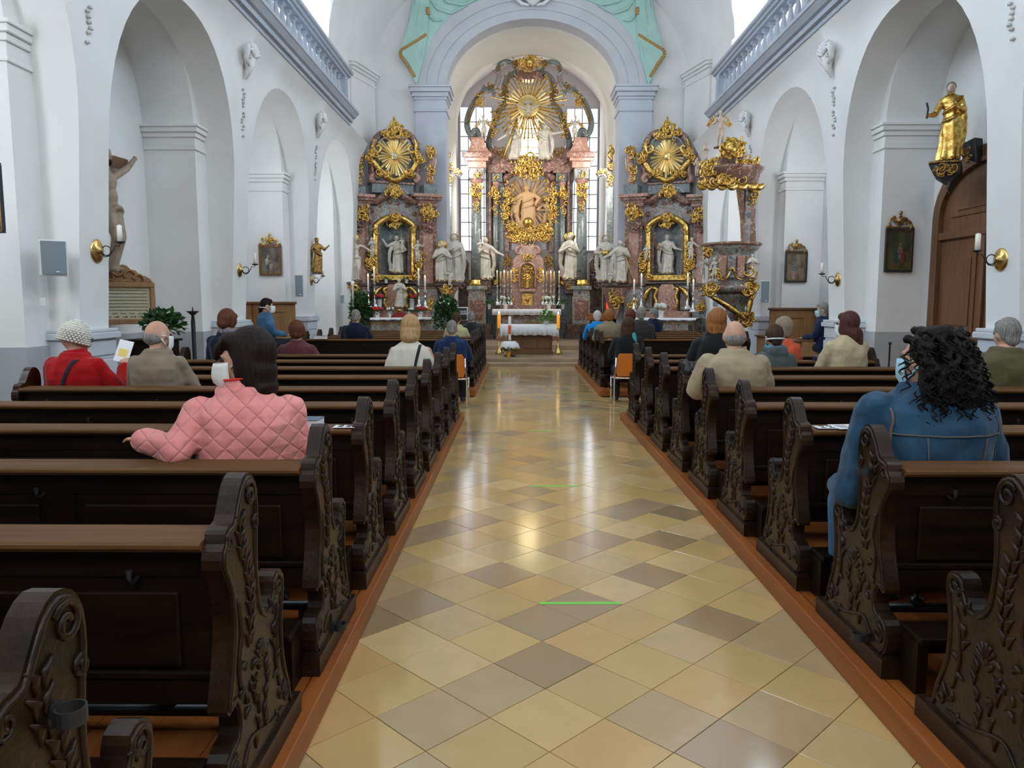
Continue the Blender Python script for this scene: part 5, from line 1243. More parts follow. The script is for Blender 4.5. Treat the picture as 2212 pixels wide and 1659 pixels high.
# statues of the high altar
statue('white statue of a bearded saint with a child between the left columns', FM, 1049, 512, 604, -.55, seed=1, halo='rays', attr='child', mirror=True)
statue('white statue of a praying saint with halo between the right columns', FM, 1231, 504, 604, -.55, seed=2, halo='disc')
for px in (1049, 1231): 
    Ax = Arch(FM, T); Ax.box('statue_bracket', 'dark', px - 12, px + 12, 607, 634, -.8, -.25, t=-.0); Ax.gold('bracket_ornament', px, 620, 9, 8, -.85, 14, px, .13, 'oldgold')
statue('ivory figure holding a great gilt cross left of the round window', FM, 1108, 268, 346, -.5, seed=11, arms=(((-.2, -.05, .66), (-.32, -.1, .56)), ((.16, -.1, .66), (.10, -.15, .78))), attr='cross', sway=.06)
statue('ivory figure with raised arms right of the round window', FM, 1178, 266, 346, -.5, seed=12, arms=(((-.2, -.05, .68), (-.33, -.08, .70)), ((.18, -.08, .70), (.38, -.08, .74))), sway=-.05)
statue('small ivory angel standing on the left entablature', FM, 1044, 248, 306, -.6, seed=13, robe=False, wings='gold', name='angel_figure', cat='angel')
statue('small ivory angel standing on the right entablature', FM, 1243, 250, 306, -.6, seed=14, robe=False, wings='gold', mirror=True, name='angel_figure', cat='angel')
statue('gilt tabernacle figure in the niche above the golden door', FM, 1139, 586, 622, -1.0, m='gold', seed=15, vox=.02, name='statuette')
# side groups on brackets left and right of the chancel piers
FB = Frame(0, 23.6)
def bracket(F, label, px, pyt, pyb, hw, d, m='mottle', cat='bracket'):
    Tb = fthing(F, 'wall_bracket', label, cat); B = Arch(F, Tb); B.box('shelf', 'dark', px - hw, px + hw, pyt, pyt + 5, d - .25, d + .5)
    k = hw / 40
    B.prism('corbel', m, [(px - hw * .9, pyt + 5), (px + hw * .9, pyt + 5), (px + hw * .6, pyt + (pyb - pyt) * .35), (px + hw * .3, pyt + (pyb - pyt) * .7), (px, pyb), (px - hw * .3, pyt + (pyb - pyt) * .7), (px - hw * .6, pyt + (pyb - pyt) * .35)], d - .15, d + .5)
    B.gold('corbel_ornament', px, pyt + (pyb - pyt) * .4, hw * .4, (pyb - pyt) * .25, d - .2, 22, int(px), .14); return Tb
FS = Frame(0, 21.45)
bracket(FS, 'marble bracket under the pair of white statues left of the chancel', 966, 612, 660, 26, 0, 'rose')
bracket(FS, 'marble bracket under the pair of white statues right of the chancel', 1330, 614, 690, 30, 0, 'rose')
statue('tall white saint in a halo of rays left of the chancel arch', FS, 981, 505, 610, .12, seed=21, halo='rays', hair='dark', arms=(((-.16, -.05, .62), (-.04, -.12, .68)), ((.17, -.05, .58), (.17, -.08, .44))))
statue('white saint with bowed head beside a kneeling angel, left of the chancel arch', FS, 955, 522, 608, -.12, seed=22, halo='disc', mirror=True)
statue('small white kneeling putto at the feet of the left saints', FS, 971, 582, 617, -.25, seed=23, robe=False, child=True, name='putto', cat='putto', group=None)
statue('white bearded saint with dark halo rays and book right of the chancel arch', FS, 1309, 508, 608, .12, seed=24, halo='rays', hair='darkbeard' if False else 'dark', attr='book')
statue('white bishop with a gilt staff right of the chancel arch', FS, 1340, 518, 610, -.12, seed=25, attr='staff')
statue('small white putto seated at the feet of the right saints', FS, 1318, 584, 612, -.25, seed=26, robe=False, child=True, name='putto', cat='putto')
# ---------------------------------------------------------------- SIDE ALTARS
def side_altar(F, mir, side):
    def m_(x): return x if not mir else 2293 - x
    T = fthing(F, 'side_altar', 'mottled marble side altar with gilt niche, %s of the chancel arch' % side, 'altar'); A = Arch(F, T)
    def bx(n, m, x0, x1, yt, yb, d0, d1, **k):
        a, b = sorted((m_(x0), m_(x1))); return A.box(n, m, a, b, yt, yb, d0, d1, **k)
    def pr(n, m, pts, d0, d1, **k):
        P = [(m_(x), y) for x, y in pts]; return A.prism(n, m, P[::-1] if mir else P, d0, d1, **k)
    dy = 3 if mir else 0
    # retable body with round-headed niche cut out
    top = [(797, 445), (800, 436), (815, 432), (835, 424), (851, 420), (868, 424), (888, 432), (903, 438), (906, 446), (906, 612)]
    nich = [(885, 612), (885, 512)] + [(852 + 33 * math.cos(PI * i / 14), 505 - 30 * math.sin(PI * i / 14)) for i in range(15)] + [(819, 512), (819, 612)]
    pr('retable', 'mottle', [(797, 612)] + top + nich, 0, .35, bevel=0)
    bx('niche_back', 'green', 812, 892, 470, 612, .30, .36)
    bx('niche_jamb', 'rose', 819, 823, 505, 598, .0, .34); bx('niche_jamb', 'rose', 881, 885, 505, 598, .0, .34)
    for k, (px, py) in enumerate([(805, 455), (820, 442), (880, 443), (894, 462), (858, 440), (842, 438), (800, 480), (901, 490)]):
        q = MB(); u, z = F.uv(m_(px), py, -.02); q.ell((u, -.02, z), (.05, .03, .045)); cscroll(q, (u, z), .12, k, 1, .012, -.02, n=10); q.build('rosette', M['rose'], T, smooth=True)
    for x0, x1 in ((762, 797), (906, 944)):
        xc = (x0 + x1) / 2
        bx('pilaster', 'rose', x0, x1, 442, 616, -.14, .3); bx('pilaster_panel', 'rosepale', x0 + 8, x1 - 8, 500, 612, -.18, -.14); bx('capital', 'rosepale', x0 - 3, x1 + 3, 436, 446, -.2, .3)
        A.gold('capital_ornament', m_(xc), 462, 15, 18, -.25, 40, int(x0), .16); A.gold('pilaster_ornament', m_(xc), 486, 10, 12, -.22, 14, int(x0) + 1, .14, 'rose')
        bx('cornice', 'rose', x0 - 8, x1 + 10, 424, 432, -.35, .3); bx('cornice', 'rosepale', x0 - 12, x1 + 14, 418, 425, -.42, .3)
        bx('entablature', 'rosepale', x0 - 2, x1 + 2, 431, 438, -.24, .3)
        bx('pedestal', 'mottle', x0 - 2, x1 + 2, 622, 735, -.25, .3); bx('pedestal_cornice', 'dark', x0 - 6, x1 + 6, 612, 618, -.32, .3); bx('pedestal', 'rose', x0 - 2, x1 + 2, 616, 624, -.27, .3)
        A.gold('pedestal_ornament', m_(xc), 658, 8, 12, -.3, 14, int(x0) + 2, .15)
    A.tube('curved_cornice', 'rose', [(m_(x), y) for x, y in [(797, 432), (812, 434), (830, 424), (851, 416), (872, 424), (890, 434), (908, 432)]], -.12, .10, 8, 1.2, False)
    A.tube('niche_frame', 'gold', [(m_(x), y) for x, y in [(811, 600), (811, 500), (816, 484), (834, 472), (852, 468), (870, 472), (888, 484), (893, 500), (893, 600)]], -.10, .085, 8, .7, False)
    bx('niche_frame_sill', 'gold', 806, 898, 594, 606, -.18, .1)
    A.gold('niche_frame_ornament', m_(852), 470, 9, 8, -.22, 16, 5, .13); A.gold('niche_frame_ornament', m_(812), 497, 5, 8, -.2, 8, 6, .12); A.gold('niche_frame_ornament', m_(892), 497, 5, 8, -.2, 8, 7, .12)
    A.gold('niche_frame_ornament', m_(809), 598, 8, 9, -.22, 12, 8, .14); A.gold('niche_frame_ornament', m_(895), 598, 8, 9, -.22, 12, 9, .14); A.gold('niche_canopy', m_(852), 484, 15, 7, .05, 18, 14, .13)
    A.gold('side_console', m_(802), 562, 9, 22, -.2, 34, 10, .17); A.gold('side_console', m_(903), 566, 8, 20, -.2, 28, 11, .17)
    # gable: pedestal, cartouche, oval sunburst frame, volutes
    bx('gable_base', 'green', 803, 893, 396, 418, -.05, .3); bx('gable_base_moulding', 'rose', 800, 896, 392, 397, -.1, .3)
    A.lathe('cartouche_boss', 'gold', m_(850), [(1, 404), (9, 408), (11, 415), (9, 423), (1, 428)], -.25); A.gold('cartouche', m_(850), 414, 15, 13, -.3, 30, 12, .15)
    pts = [(806, 392), (803, 360), (804, 330), (810, 304), (824, 290), (852, 284), (880, 290), (895, 306), (901, 332), (901, 362), (897, 392)]
    A.tube('sunburst_frame', 'rose', [(m_(x), y) for x, y in pts], .0, .10, 8, 1.2, False)
    for q_ in (-1, 1): A.tube('frame_scroll', 'gold', [(m_(852 + q_ * a), y) for a, y in [(40, 318), (34, 314), (30, 322), (37, 330), (45, 325), (46, 310), (42, 300)]], -.12, .04); A.tube('frame_scroll', 'rosepale', [(m_(852 + q_ * a), y) for a, y in [(36, 384), (44, 376), (52, 384), (48, 392), (42, 388)]], -.1, .06)
    pr('sunburst_ground', 'palegrey', [(815, 392), (812, 330), (826, 300), (852, 294), (878, 300), (892, 330), (890, 392)], .12, .2)
    A.gold('sunburst_frame_ornament', m_(852), 290, 28, 8, -.15, 44, 15, .16); A.gold('sunburst_frame_ornament', m_(852), 276, 12, 8, -.15, 18, 16, .14, 'rose' if False else 'gold'); A.gold('sunburst_frame_ornament', m_(805), 330, 6, 20, -.1, 20, 17, .14); A.gold('sunburst_frame_ornament', m_(900), 330, 6, 20, -.1, 20, 18, .14)
    A.tube('gilt_garland', 'gold', [(m_(x), y) for x, y in [(800, 344), (815, 360), (830, 378), (852, 390), (874, 380), (890, 368), (900, 352)]], -.12, .085, 8, 1, False)
    A.gold('gilt_garland_ornament', m_(828), 376, 16, 8, -.16, 20, 19, .14); A.gold('gilt_garland_ornament', m_(878), 376, 14, 8, -.16, 18, 20, .14)
    A.tube('crest_ring', 'gold', [(m_(852 + 8 * math.cos(t)), 270 + 8 * math.sin(t)) for t in [2 * PI * i / 12 for i in range(13)]], -.1, .035, 6, 1, False); A.tube('crest_finial', 'gold', [(m_(852), 262), (m_(851), 252)], -.1, .03)
    A.rays('sun_ray', m_(852), 338, 8, 42, -.14, 30, 21 + mir, 'raygold', .032, .4, 1.15)
    if not mir: A.dove(852, 337, 16, -.28)
    for px, yt, yb in ((774, 306, 402), (930, 322, 398)):
        A.tube('gable_volute', 'rosepale', [(m_(px + a), y) for a, y in [(6, yt), (-3, yt + 8), (4, yt + 18), (2, yt + 40), (-4, yt + 60), (2, yb)]], -.1, .12, 8, 1, False); A.gold('gable_volute_ornament', m_(px - 3), (yt + yb) / 2 - 4, 8, 34, -.2, 26, px, .15); A.gold('gable_volute_crest', m_(px + 4), yt + 2, 7, 7, -.2, 10, px + 1, .12)
        bx('gable_volute_base', 'green', px - 14, px + 16, yb, 420, -.2, .3)
        A.gold('gable_link', m_(px + (22 if px < 850 else -22)), 344, 7, 7, -.15, 12, px + 2, .14)
    # base zone, mensa
    bx('base_wall', 'dark', 797, 906, 612, 735, .0, .35); bx('base_cornice', 'dark', 796, 908, 608, 613, -.2, .3)
    pr('exposition_throne', 'rosepale', [(832, 672), (832, 625), (840, 614), (864, 614), (872, 625), (872, 672)], -.3, .1)
    for x in (833, 878): A.tube('throne_scroll', 'gold', [(m_(x + a), y) for a, y in [(4, 622), (-4, 626), (1, 640), (-3, 655), (4, 668)]], -.34, .045, 7, 1, False)
    for x, q in ((815, 1), (893, -1)): A.tube('wing_scroll', 'gold', [(m_(x + q * a), y) for a, y in [(10, 620), (0, 628), (-6, 640), (-9, 652)]], -.2, .06); bx('wing_panel', 'mottle', x - 9, x + 9, 618, 670, -.12, .1)
    bx('gradine', 'rosepale', 806, 930, 672, 686, -.6, .0); bx('mensa', 'mottle', 802, 934, 690, 740, -1.1, .0); bx('mensa_top', 'rosepale', 798, 938, 687, 691, -1.2, .0); bx('mensa_moulding', 'gold', 802, 934, 697, 699, -1.12, -1.1)
    return T
FLS = Frame(*FS.o.xy, 0); 
def corner_frame(px, Y, phi):
    x = XY(px, Y, 2.5); return Frame(x, Y, phi)
FL = corner_frame(852, 21.35, math.radians(-24)); FR = corner_frame(1441, 21.35, math.radians(24))
# (frames turned so that the outer end stands nearer to the viewer)
FL = corner_frame(852, 21.25, math.radians(22)); FR = corner_frame(1441, 21.25, math.radians(-22))
side_altar(FL, False, 'left'); side_altar(FR, True, 'right')
altar_cloth(FL, 'white linen on the left side altar table', 799, 937, 686, 691, -1.22, -.1); altar_cloth(FR, 'white linen on the right side altar table', 1356, 1494 + 10, 687, 692, -1.22, -.1)
statue('white mother and child statue in the left altar niche', FL, 856, 508, 590, .05, seed=31, attr='child', vox=.014, wide=1.2)
statue('white deacon statue with a chalice in the right altar niche', FR, 1441, 506, 592, .05, seed=32, attr='monstrance', arms=(((-.17, -.05, .66), (-.14, -.12, .74)), ((.18, -.03, .64), (.30, -.08, .60))))
statue('white half-nude statue with raised arm at the outer left of the left altar', FL, 766, 508, 606, -.5, seed=33, robe=False, hair='rose' if False else None, halo='disc', arms=(((-.17, -.03, .60), (-.16, -.08, .46)), ((.18, -.03, .76), (.34, -.04, .66))))
statue('white putto on the gilt console left of the left niche', FL, 803, 512, 556, -.35, seed=34, robe=False, child=True, name='putto', cat='putto', baseless=True)
statue('white putto reaching up right of the left niche', FL, 902, 518, 566, -.35, seed=35, robe=False, child=True, name='putto', cat='putto', mirror=True, baseless=True)
statue('white putto on the gilt console left of the right niche', FR, 1396, 528, 562, -.35, seed=36, robe=False, child=True, name='putto', cat='putto', baseless=True)
statue('gilded-skirted putto with a bow right of the right niche', FR, 1494, 512, 562, -.35, seed=37, robe=False, child=True, name='putto', cat='putto', mirror=True, baseless=True)
statue('white and gold crowned figurine in the middle of the left altar table', FL, 862, 601, 664, -.75, seed=38, vox=.016, attr='staff', name='figurine', cat='statue')
bracket(FL, 'small marble console under the outer left altar statue', 766, 609, 640, 16, -.5, 'rose')
# ---------------------------------------------------------------- PULPIT
FP = Frame(XY(1582, 15.15, 3.0), 15.15, 0)
T = fthing(FP, 'pulpit', 'rose marble and gilt pulpit with canopy on the right wall', 'pulpit'); A = Arch(FP, T)
A.lathe('pulpit_basket', 'mottle', 1580, [(60, 528), (62, 532), (58, 540), (52, 544), (49, 560), (49, 600), (52, 612), (58, 616), (60, 624), (54, 630), (48, 632)], 0, 8)
for a in range(5):
    px = 1540 + a * 20
    A.box('basket_panel', 'rosepale' if a % 2 else 'mottle', px - 7, px + 9, 552, 600, -.56 + .03 * abs(a - 2), -.48 + .03 * abs(a - 2))
A.lathe('basket_foot', 'mottle', 1590, [(46, 632), (34, 648), (20, 664), (22, 672), (12, 690), (4, 700)], .1, 12)
A.lathe('pulpit_rim', 'rose', 1580, [(62, 526), (65, 529), (62, 533)], 0, 20)
A.prism('back_panel', 'rose', [(1596, 396), (1636, 396), (1632, 470), (1634, 530), (1608, 530), (1606, 470)], .35, .6)
A.box('back_panel_strip', 'mottle', 1610, 1622, 402, 528, .30, .36)
A.lathe('canopy', 'rose', 1577, [(40, 366), (56, 372), (72, 366), (70, 372), (64, 378), (60, 392), (46, 400), (30, 404), (10, 405)], 0, 14)
A.lathe('canopy_roof', 'rose', 1572, [(12, 318), (16, 330), (20, 345), (34, 362), (52, 372)], 0, 8)
for i, px in enumerate((1518, 1538, 1560, 1582, 1604, 1626, 1640)):
    A.tube('lambrequin', 'gold', [(px - 11, 398), (px - 4, 404), (px + 4, 404), (px + 11, 398)], -.50 + .06 * abs(i - 3), .055, 7, .5)
A.gold('canopy_crown', 1578, 322, 20, 12, -.3, 50, 131, .20, r=.022); A.lathe('canopy_cartouche', 'gold', 1580, [(1, 306), (12, 312), (15, 322), (12, 332), (1, 338)], -.3)
A.gold('canopy_ornament', 1534, 362, 16, 12, -.35, 36, 133, .18); A.gold('canopy_ornament', 1618, 356, 20, 10, -.35, 36, 134, .18); A.gold('canopy_ornament', 1560, 392, 46, 6, -.5, 36, 135, .14)
A.gold('back_panel_ornament', 1628, 420, 5, 30, .28, 20, 136, .14); A.gold('basket_ornament', 1532, 628, 12, 12, -.45, 26, 137, .17); A.gold('basket_ornament', 1618, 624, 12, 14, -.4, 26, 138, .17); A.gold('basket_ornament', 1524, 546, 6, 12, -.4, 14, 139, .14); A.gold('basket_ornament', 1620, 590, 8, 14, -.45, 16, 140, .15); A.gold('basket_ornament', 1545, 590, 6, 8, -.55, 10, 142, .14)
A.gold('foot_ornament', 1612, 690, 8, 12, -.15, 24, 141, .16); A.tube('foot_rib', 'gold', [(1528, 636), (1560, 654), (1590, 674), (1610, 690)], -.35, .05); A.tube('foot_rib', 'gold', [(1625, 632), (1620, 655), (1614, 685)], -.3, .05)
A.tube('panel_scroll', 'gold', [(1556, 605), (1570, 600), (1578, 586), (1576, 582), (1582, 580), (1586, 586), (1592, 600), (1606, 605)], -.58, .022)
A.prism('pulpit_stair_flank', 'mottle', [(1556, 628), (1600, 664), (1612, 706), (1596, 706), (1570, 650)], .2, .5)
statue('angel with golden robe and wings on top of the pulpit canopy', FP, 1556, 236, 318, -.1, m='flesh', seed=41, robe=False, hair='eye' if False else 'dark', wings='gold', arms=(((-.16, -.05, .66), (-.28, -.06, .56)), ((.16, -.03, .66), (.2, -.06, .8))), name='angel_figure', cat='angel')
statue('putto seated at the left of the pulpit canopy', FP, 1524, 308, 352, -.3, m='flesh', seed=42, robe=False, child=True, hair='rose' if False else 'dark', name='putto', cat='putto')
statue('bishop figurine standing right on the pulpit canopy', FP, 1606, 316, 368, -.25, m='flesh', seed=43, name='figurine', cat='statue', attr='mitre', hair='dark')
statue('small putto with a shell low at the left canopy edge', FP, 1506, 340, 382, -.1, m='flesh', seed=44, robe=False, child=True, name='putto', cat='putto', hair='dark')
statue('white caryatid figure raising an arm on the pulpit corner', FP, 1543, 556, 606, -.62, seed=45, robe=False, name='figurine', cat='statue', arms=(((-.16, -.05, .6), (-.1, -.1, .5)), ((.17, -.04, .80), (.26, -.06, .96))), baseless=True)
statue('white winged head figure on the right corner of the pulpit', FP, 1625, 548, 600, -.5, seed=46, name='figurine', cat='statue', baseless=True, wings='ivory')
statue('white winged figure leaning out at the left edge of the pulpit', FP, 1520, 556, 604, -.35, seed=47, robe=False, name='figurine', cat='statue', baseless=True, wings='ivory', mirror=True)
T = fthing(FP, 'gilt_trophy_cross', 'gilt orthodox style cross rising beside the canopy crown', 'cross'); A = Arch(FP, T); A.box('cross', 'gold', 1600, 1605, 294, 330, -.1, -.04); A.box('cross_bar', 'gold', 1592, 1614, 306, 311, -.1, -.04)
# ================================================================ SMALLER THINGS
def wpt(px, py, Y): return at(px, py, Y)
# ---- people's altar with cloth, candles, paschal candle, flowers
FA = Frame(0, 20.6)
T = fthing(FA, 'altar_table', 'brown oak altar table under the hanging white cloth', 'altar table'); A = Arch(FA, T)
zf = .16
u0, u1 = FA.u(1096, 0, 745), FA.u(1193, 0, 745); zt = FA.z(703, 0)
MB().box(u0, u1, 0, .75, zf, zt - .05).build('body', M['door'], T, bevel=.01); MB().box(u0 - .22, u1 + .12, -.12, .85, zt - .05, zt).build('table_top', M['door'], T, bevel=.01); MB().box(u0 - .03, u1 + .03, -.04, .79, zf, zf + .08).build('plinth', M['door'], T, bevel=.01)
for i in range(3):
    a = u0 + (u1 - u0) * (i + .08) / 3; b = u0 + (u1 - u0) * (i + .92) / 3; MB().box(a, b, -.02, .0, zf + .16, zt - .36).build('raised_panel', M['door'], T, bevel=.012)
altar_cloth(FA, 'white cloth hanging low over the front of the oak altar table', 1080, 1207, 702, 724, -.16, .87, sag=.06)
def candle(F, label, px, pyt, pyb, hw, d, m='wax', lit=True, group=None, stick=None, sm='silver'):
    """candle with wick and flame; stick = py of the candlestick's foot"""
    T = fthing(F, 'candle', label, 'candle', group); u, zt = F.uv(px, pyt, d); zb = F.uv(px, pyb, d)[1]; r = abs(F.u(px + hw, d, pyt) - u)
    mb = MB(); mb.lathe([(r, zb), (r, zt - r * .3), (r * .8, zt), (r * .3, zt - .004)], u, d, 12); mb.build('wax_stick', M[m], T, smooth=True)
    MB().tube([(u, d, zt - .005), (u, d, zt + .02)], .003, 5).build('wick', M['iron'], T)
    if lit:
        f = MB(); f.lathe([(.002, zt + .012), (.016, zt + .030), (.014, zt + .045), (.002, zt + .085)], u, d, 8); f.build('flame', M['flame'], T, smooth=True)
    if stick:
        zs = F.uv(px, stick, d)[1]; H = zb - zs; S = fthing(F, 'candlestick', label.replace('candle', 'candlestick') if False else ('silver baroque candlestick' if sm == 'silver' else 'brass candle stand') + ' under the ' + label, 'candlestick', (group + ' holders') if group else None)
        mb = MB(); mb.lathe([(.10, zs), (.105, zs + .02), (.06, zs + H * .16), (.03, zs + H * .22), (.045, zs + H * .3), (.02, zs + H * .38), (.018, zs + H * .6), (.036, zs + H * .66), (.018, zs + H * .72), (.016, zs + H * .90), (.05, zb - .012), (.055, zb)], u, d, 12)
        mb.build('stem', M[sm], S, smooth=True)
        for k in range(3): a = 2 * PI * k / 3 + .5; q = MB(); q.ell((u + .10 * math.cos(a), d + .10 * math.sin(a), zs + .018), (.03, .03, .018)); q.build('foot', M[sm], S, smooth=True)
candle(FA, 'thick amber candle at the left end of the altar table', 1078, 679, 708, 3.6, -.15, 'amber', True, 'amber altar candles', 764, 'brass')
candle(FA, 'thick amber candle at the right end of the altar table', 1206, 680, 709, 3.6, -.15, 'amber', True, 'amber altar candles', 764, 'brass')
FC = Frame(0, 19.75)
T = fthing(FC, 'paschal_candle', 'tall white paschal candle with an orange band before the altar', 'candle'); u, zt = FC.uv(1101, 684, 0); zb = FC.z(735, 0); r = .036
MB().lathe([(r, zb), (r, zt), (r * .3, zt + .01)], u, 0, 16).build('wax_column', M['wax'], T, smooth=True); MB().lathe([(r + .003, FC.z(722, 0)), (r + .003, FC.z(703, 0))], u, 0, 16).build('orange_band', mat('orange_relief', (.72, .12, .02), .6), T)
T = fthing(FC, 'draped_stand', 'small round stand with white and orange cloths under the paschal candle', 'stand')
zc = FC.z(737, 0); mb = MB(); mb.lathe([(.02, zc), (.16, zc - .005), (.22, zc - .06), (.26, zc - .17), (.25, zc - .19)], u, 0, 22); mb.v = [(x + .02 * math.sin(14 * math.atan2(y, x - u)) * (z < zc - .03) * (x - u) / .2, y, z - .04 * math.cos(4 * math.atan2(y, x - u)) * (z < zc - .1)) for x, y, z in mb.v]; mb.build('white_cloth', M['cloth'], T, smooth=True)
MB().lathe([(.20, zc - .15), (.215, zc - .22), (.10, zc - .24)], u, 0, 20).build('orange_cloth', mat('orange_cloth', (.70, .15, .03), .8), T, smooth=True)
MB().lathe([(.15, .16), (.15, .19), (.03, .21), (.03, zc - .03), (.14, zc - .02), (.14, zc - .008)], u, 0, 14).build('pedestal', M['iron'], T, smooth=True)
def plant(F, label, px, py, d, w, h, m='leaf', n=260, seed=1, cat='plant', name='potted_plant', pot=None, flowers=None, leaf=.05, group=None, pz=None, stem=True, base=None):
    T = fthing(F, name, label, cat, group); u, z = F.uv(px, py, d); q = random.Random(seed); mb = MB()
    for i in range(n):
        a, b = q.uniform(0, 2 * PI), math.acos(q.uniform(-.6, 1)); t = q.random() ** .4; c = (u + w * t * math.cos(a) * math.sin(b), d + w * t * math.sin(a) * math.sin(b), z + h * t * math.cos(b))
        L = leaf * q.uniform(.7, 1.3); D = Vector((c[0] - u, c[1] - d, c[2] - z + .3 * h)).normalized(); D = (D + Vector((q.uniform(-.6, .6), q.uniform(-.6, .6), q.uniform(-.8, .4)))).normalized(); S = D.cross(Vector((q.uniform(-1, 1), q.uniform(-1, 1), 1))).normalized() * L * .32
        c = Vector(c); mb.add([c, c + D * L * .5 + S, c + D * L, c + D * L * .5 - S], [(0, 1, 2), (0, 2, 3)])
    mb.build('foliage', M[m], T)
    if flowers:
        fm, fn, fs = flowers; mb = MB()
        for i in range(fn):
            a = q.uniform(0, 2 * PI); t = math.sqrt(q.random()); x, y = u + w * .8 * t * math.cos(a), d - .02 + w * .8 * t * math.sin(a); zz = z + h * q.uniform(.55, .95)
            for k in range(7): aa = 2 * PI * k / 7; mb.ell((x + fs * .6 * math.cos(aa), y - .01, zz + fs * .6 * math.sin(aa)), (fs * .42, fs * .3, fs * .42), 6, 4)
            mb.ell((x, y - .015, zz), fs * .5, 6, 4)
        mb.build('blossoms', M[fm], T, smooth=True)
    if pot:
        pm, pr_, pyb = pot; zb = F.uv(px, pyb, d)[1] if base is None else base; zp = z - h * .35
        MB().lathe([(pr_ * .72, zb), (pr_ * .75, zb + .005), (pr_, zp), (pr_ * 1.06, zp + .004), (pr_ * 1.06, zp + .015), (pr_ * .8, zp)], u, d, 14).build('pot', M[pm], T, smooth=True)
    elif stem:
        zb = base if base is not None else F.uv(px, py, d)[1] - h; st = MB()
        for k in range(5): a = k * 1.3; st.tube([(u + .03 * math.cos(a), d + .03 * math.sin(a), zb), (u + w * .3 * math.cos(a), d + w * .3 * math.sin(a), z), (u + w * .6 * math.cos(a), d + w * .6 * math.sin(a), z + h * .7)], .008, 5)
        st.build('stem', M['pew'], T)
    return T
plant(FC, 'yellow pot with dark greenery on the floor under the paschal candle', 1099, 757, -.25, .16, .06, 'leaf', 120, 3, pot=('yellowpot', .055, 767), leaf=.06, base=.075)
plant(FA, 'green and white flower arrangement on the right of the altar table', 1180, 688, -.05, .19, .20, 'leaf2', 220, 4, cat='flowers', name='flower_arrangement', flowers=('white', 5, .035), leaf=.09, pot=('pot', .06, 702), base=zt if False else FA.z(702, 0) + .002)
FMn = Frame(0, 27.2)
for i, (px, yt, yb, lit) in enumerate([(1074, 589, 617, 1), (1081.5, 586, 614, 0), (1089, 589, 617, 1), (1097, 586, 614, 0), (1104, 589, 617, 1), (1173.5, 590, 617, 1), (1181, 586, 614, 0), (1190, 590, 617, 1), (1197, 586, 614, 0), (1208, 590, 617, 1)]):
    candle(FMn, '%s honey candle in the row %s of the tabernacle' % ((['first', 'second', 'third', 'fourth', 'fifth'])[i % 5], 'left' if i < 5 else 'right'), px, yt, yb, 1.4, -1.2 if lit else -1.0, 'waxy', bool(lit), 'honey candles beside the tabernacle', 660)
for i, (px, d) in enumerate([(1092, -1.75), (1186, -1.75)]):
    plant(FMn, 'white hydrangeas in a white pot %s of the tabernacle' % ('left', 'right')[i], px, 650, d, .20, .14, 'leaf', 90, 10 + i, cat='flowers', name='potted_hydrangea', flowers=('white', 6, .055), pot=('pot', .075, 668), leaf=.08)
for i, (px, d) in enumerate([(1057, -1.3), (1216, -1.3)]):
    plant(FMn, 'small dark green pot plant at the %s end of the high altar' % ('left', 'right')[i], px, 655, d, .17, .12, 'leaf', 110, 20 + i, pot=('pot', .06, 668), leaf=.07)
# ---- side altar candles and flowers
for i, (px, yt, yb, ft, F) in enumerate([(795, 598, 628, 664, FL), (808, 583, 612, 664, FL), (904, 586, 614, 664, FL), (918, 601, 630, 666, FL), (1370, 610, 634, 674, FR), (1386, 597, 621, 668, FR), (1486, 597, 621, 668, FR), (1498, 610, 634, 674, FR)]):
    candle(F, '%s white candle on the %s side altar' % (['outer left', 'inner left', 'inner right', 'outer right'][i % 4], 'left' if i < 4 else 'right'), px, yt, yb, 1.9, -.75 if i % 4 in (1, 2) else -.95, 'wax', True, 'white candles on the side altars', ft)
for i, (px, py, fl, pyb, lab) in enumerate([(820, 645, 'red', 670, 'upper left'), (890, 645, 'red', 670, 'upper right'), (815, 672, 'red', 686, 'lower left'), (908, 672, 'red', 686, 'lower right')]):
    plant(FL, '%s red poinsettia in a white pot on the left side altar' % lab, px, py, -.72 if i < 2 else -1.05, .15, .10, 'leaf', 60, 30 + i, cat='flowers', name='poinsettia', flowers=('red', 9, .045), pot=('pot', .065, pyb), leaf=.07, group='poinsettias on the left side altar')
for i, px in enumerate((842, 884)): plant(FL, 'white blossoms in a pot %s of the gilt globe foot' % ('left', 'right')[i], px, 672, -1.0, .11, .09, 'leaf', 60, 40 + i, cat='flowers', name='potted_flower', flowers=('white', 5, .035), pot=('pot', .045, 687), leaf=.06)
for i, px in enumerate((834, 878)): plant(FL, 'low green plant in a white pot on the %s of the niche sill' % ('left', 'right')[i], px, 603, -.28, .10, .05, 'leaf', 60, 50 + i, pot=('pot', .05, 612), leaf=.05)
plant(FR, 'bouquet of white flowers in a white pot on the right side altar', 1428, 668, -1.0, .20, .13, 'leaf', 60, 60, cat='flowers', name='potted_flower', flowers=('white', 9, .055), pot=('pot', .075, 690), leaf=.07)
T = fthing(FL, 'gilt_globe', 'small gilt globe under the white figurine on the left side altar', 'globe'); u, z = FL.uv(862, 670, -.75); MB().ell((u, -.75, z), .085, 14, 10).build('globe', M['gold'], T, smooth=True)
T = fthing(FL, 'red_cloth', 'dark red draped cloth on the left side altar table', 'cloth'); u, z = FL.uv(863, 686, -1.0); mb = MB(); mb.lathe([(.28, z + .003), (.22, z + .04), (.08, z + .13), (.02, z + .15)], u, -1.0, 20, 1, .45); mb.build('cloth', M['dkred'], T, smooth=True)
FB2 = Frame(0, 20.7)
plant(FB2, 'tall leafy bush left of the left side altar', 779, 672, -.7, .27, .52, 'leaf', 900, 70, name='leafy_bush', leaf=.10, base=.09)
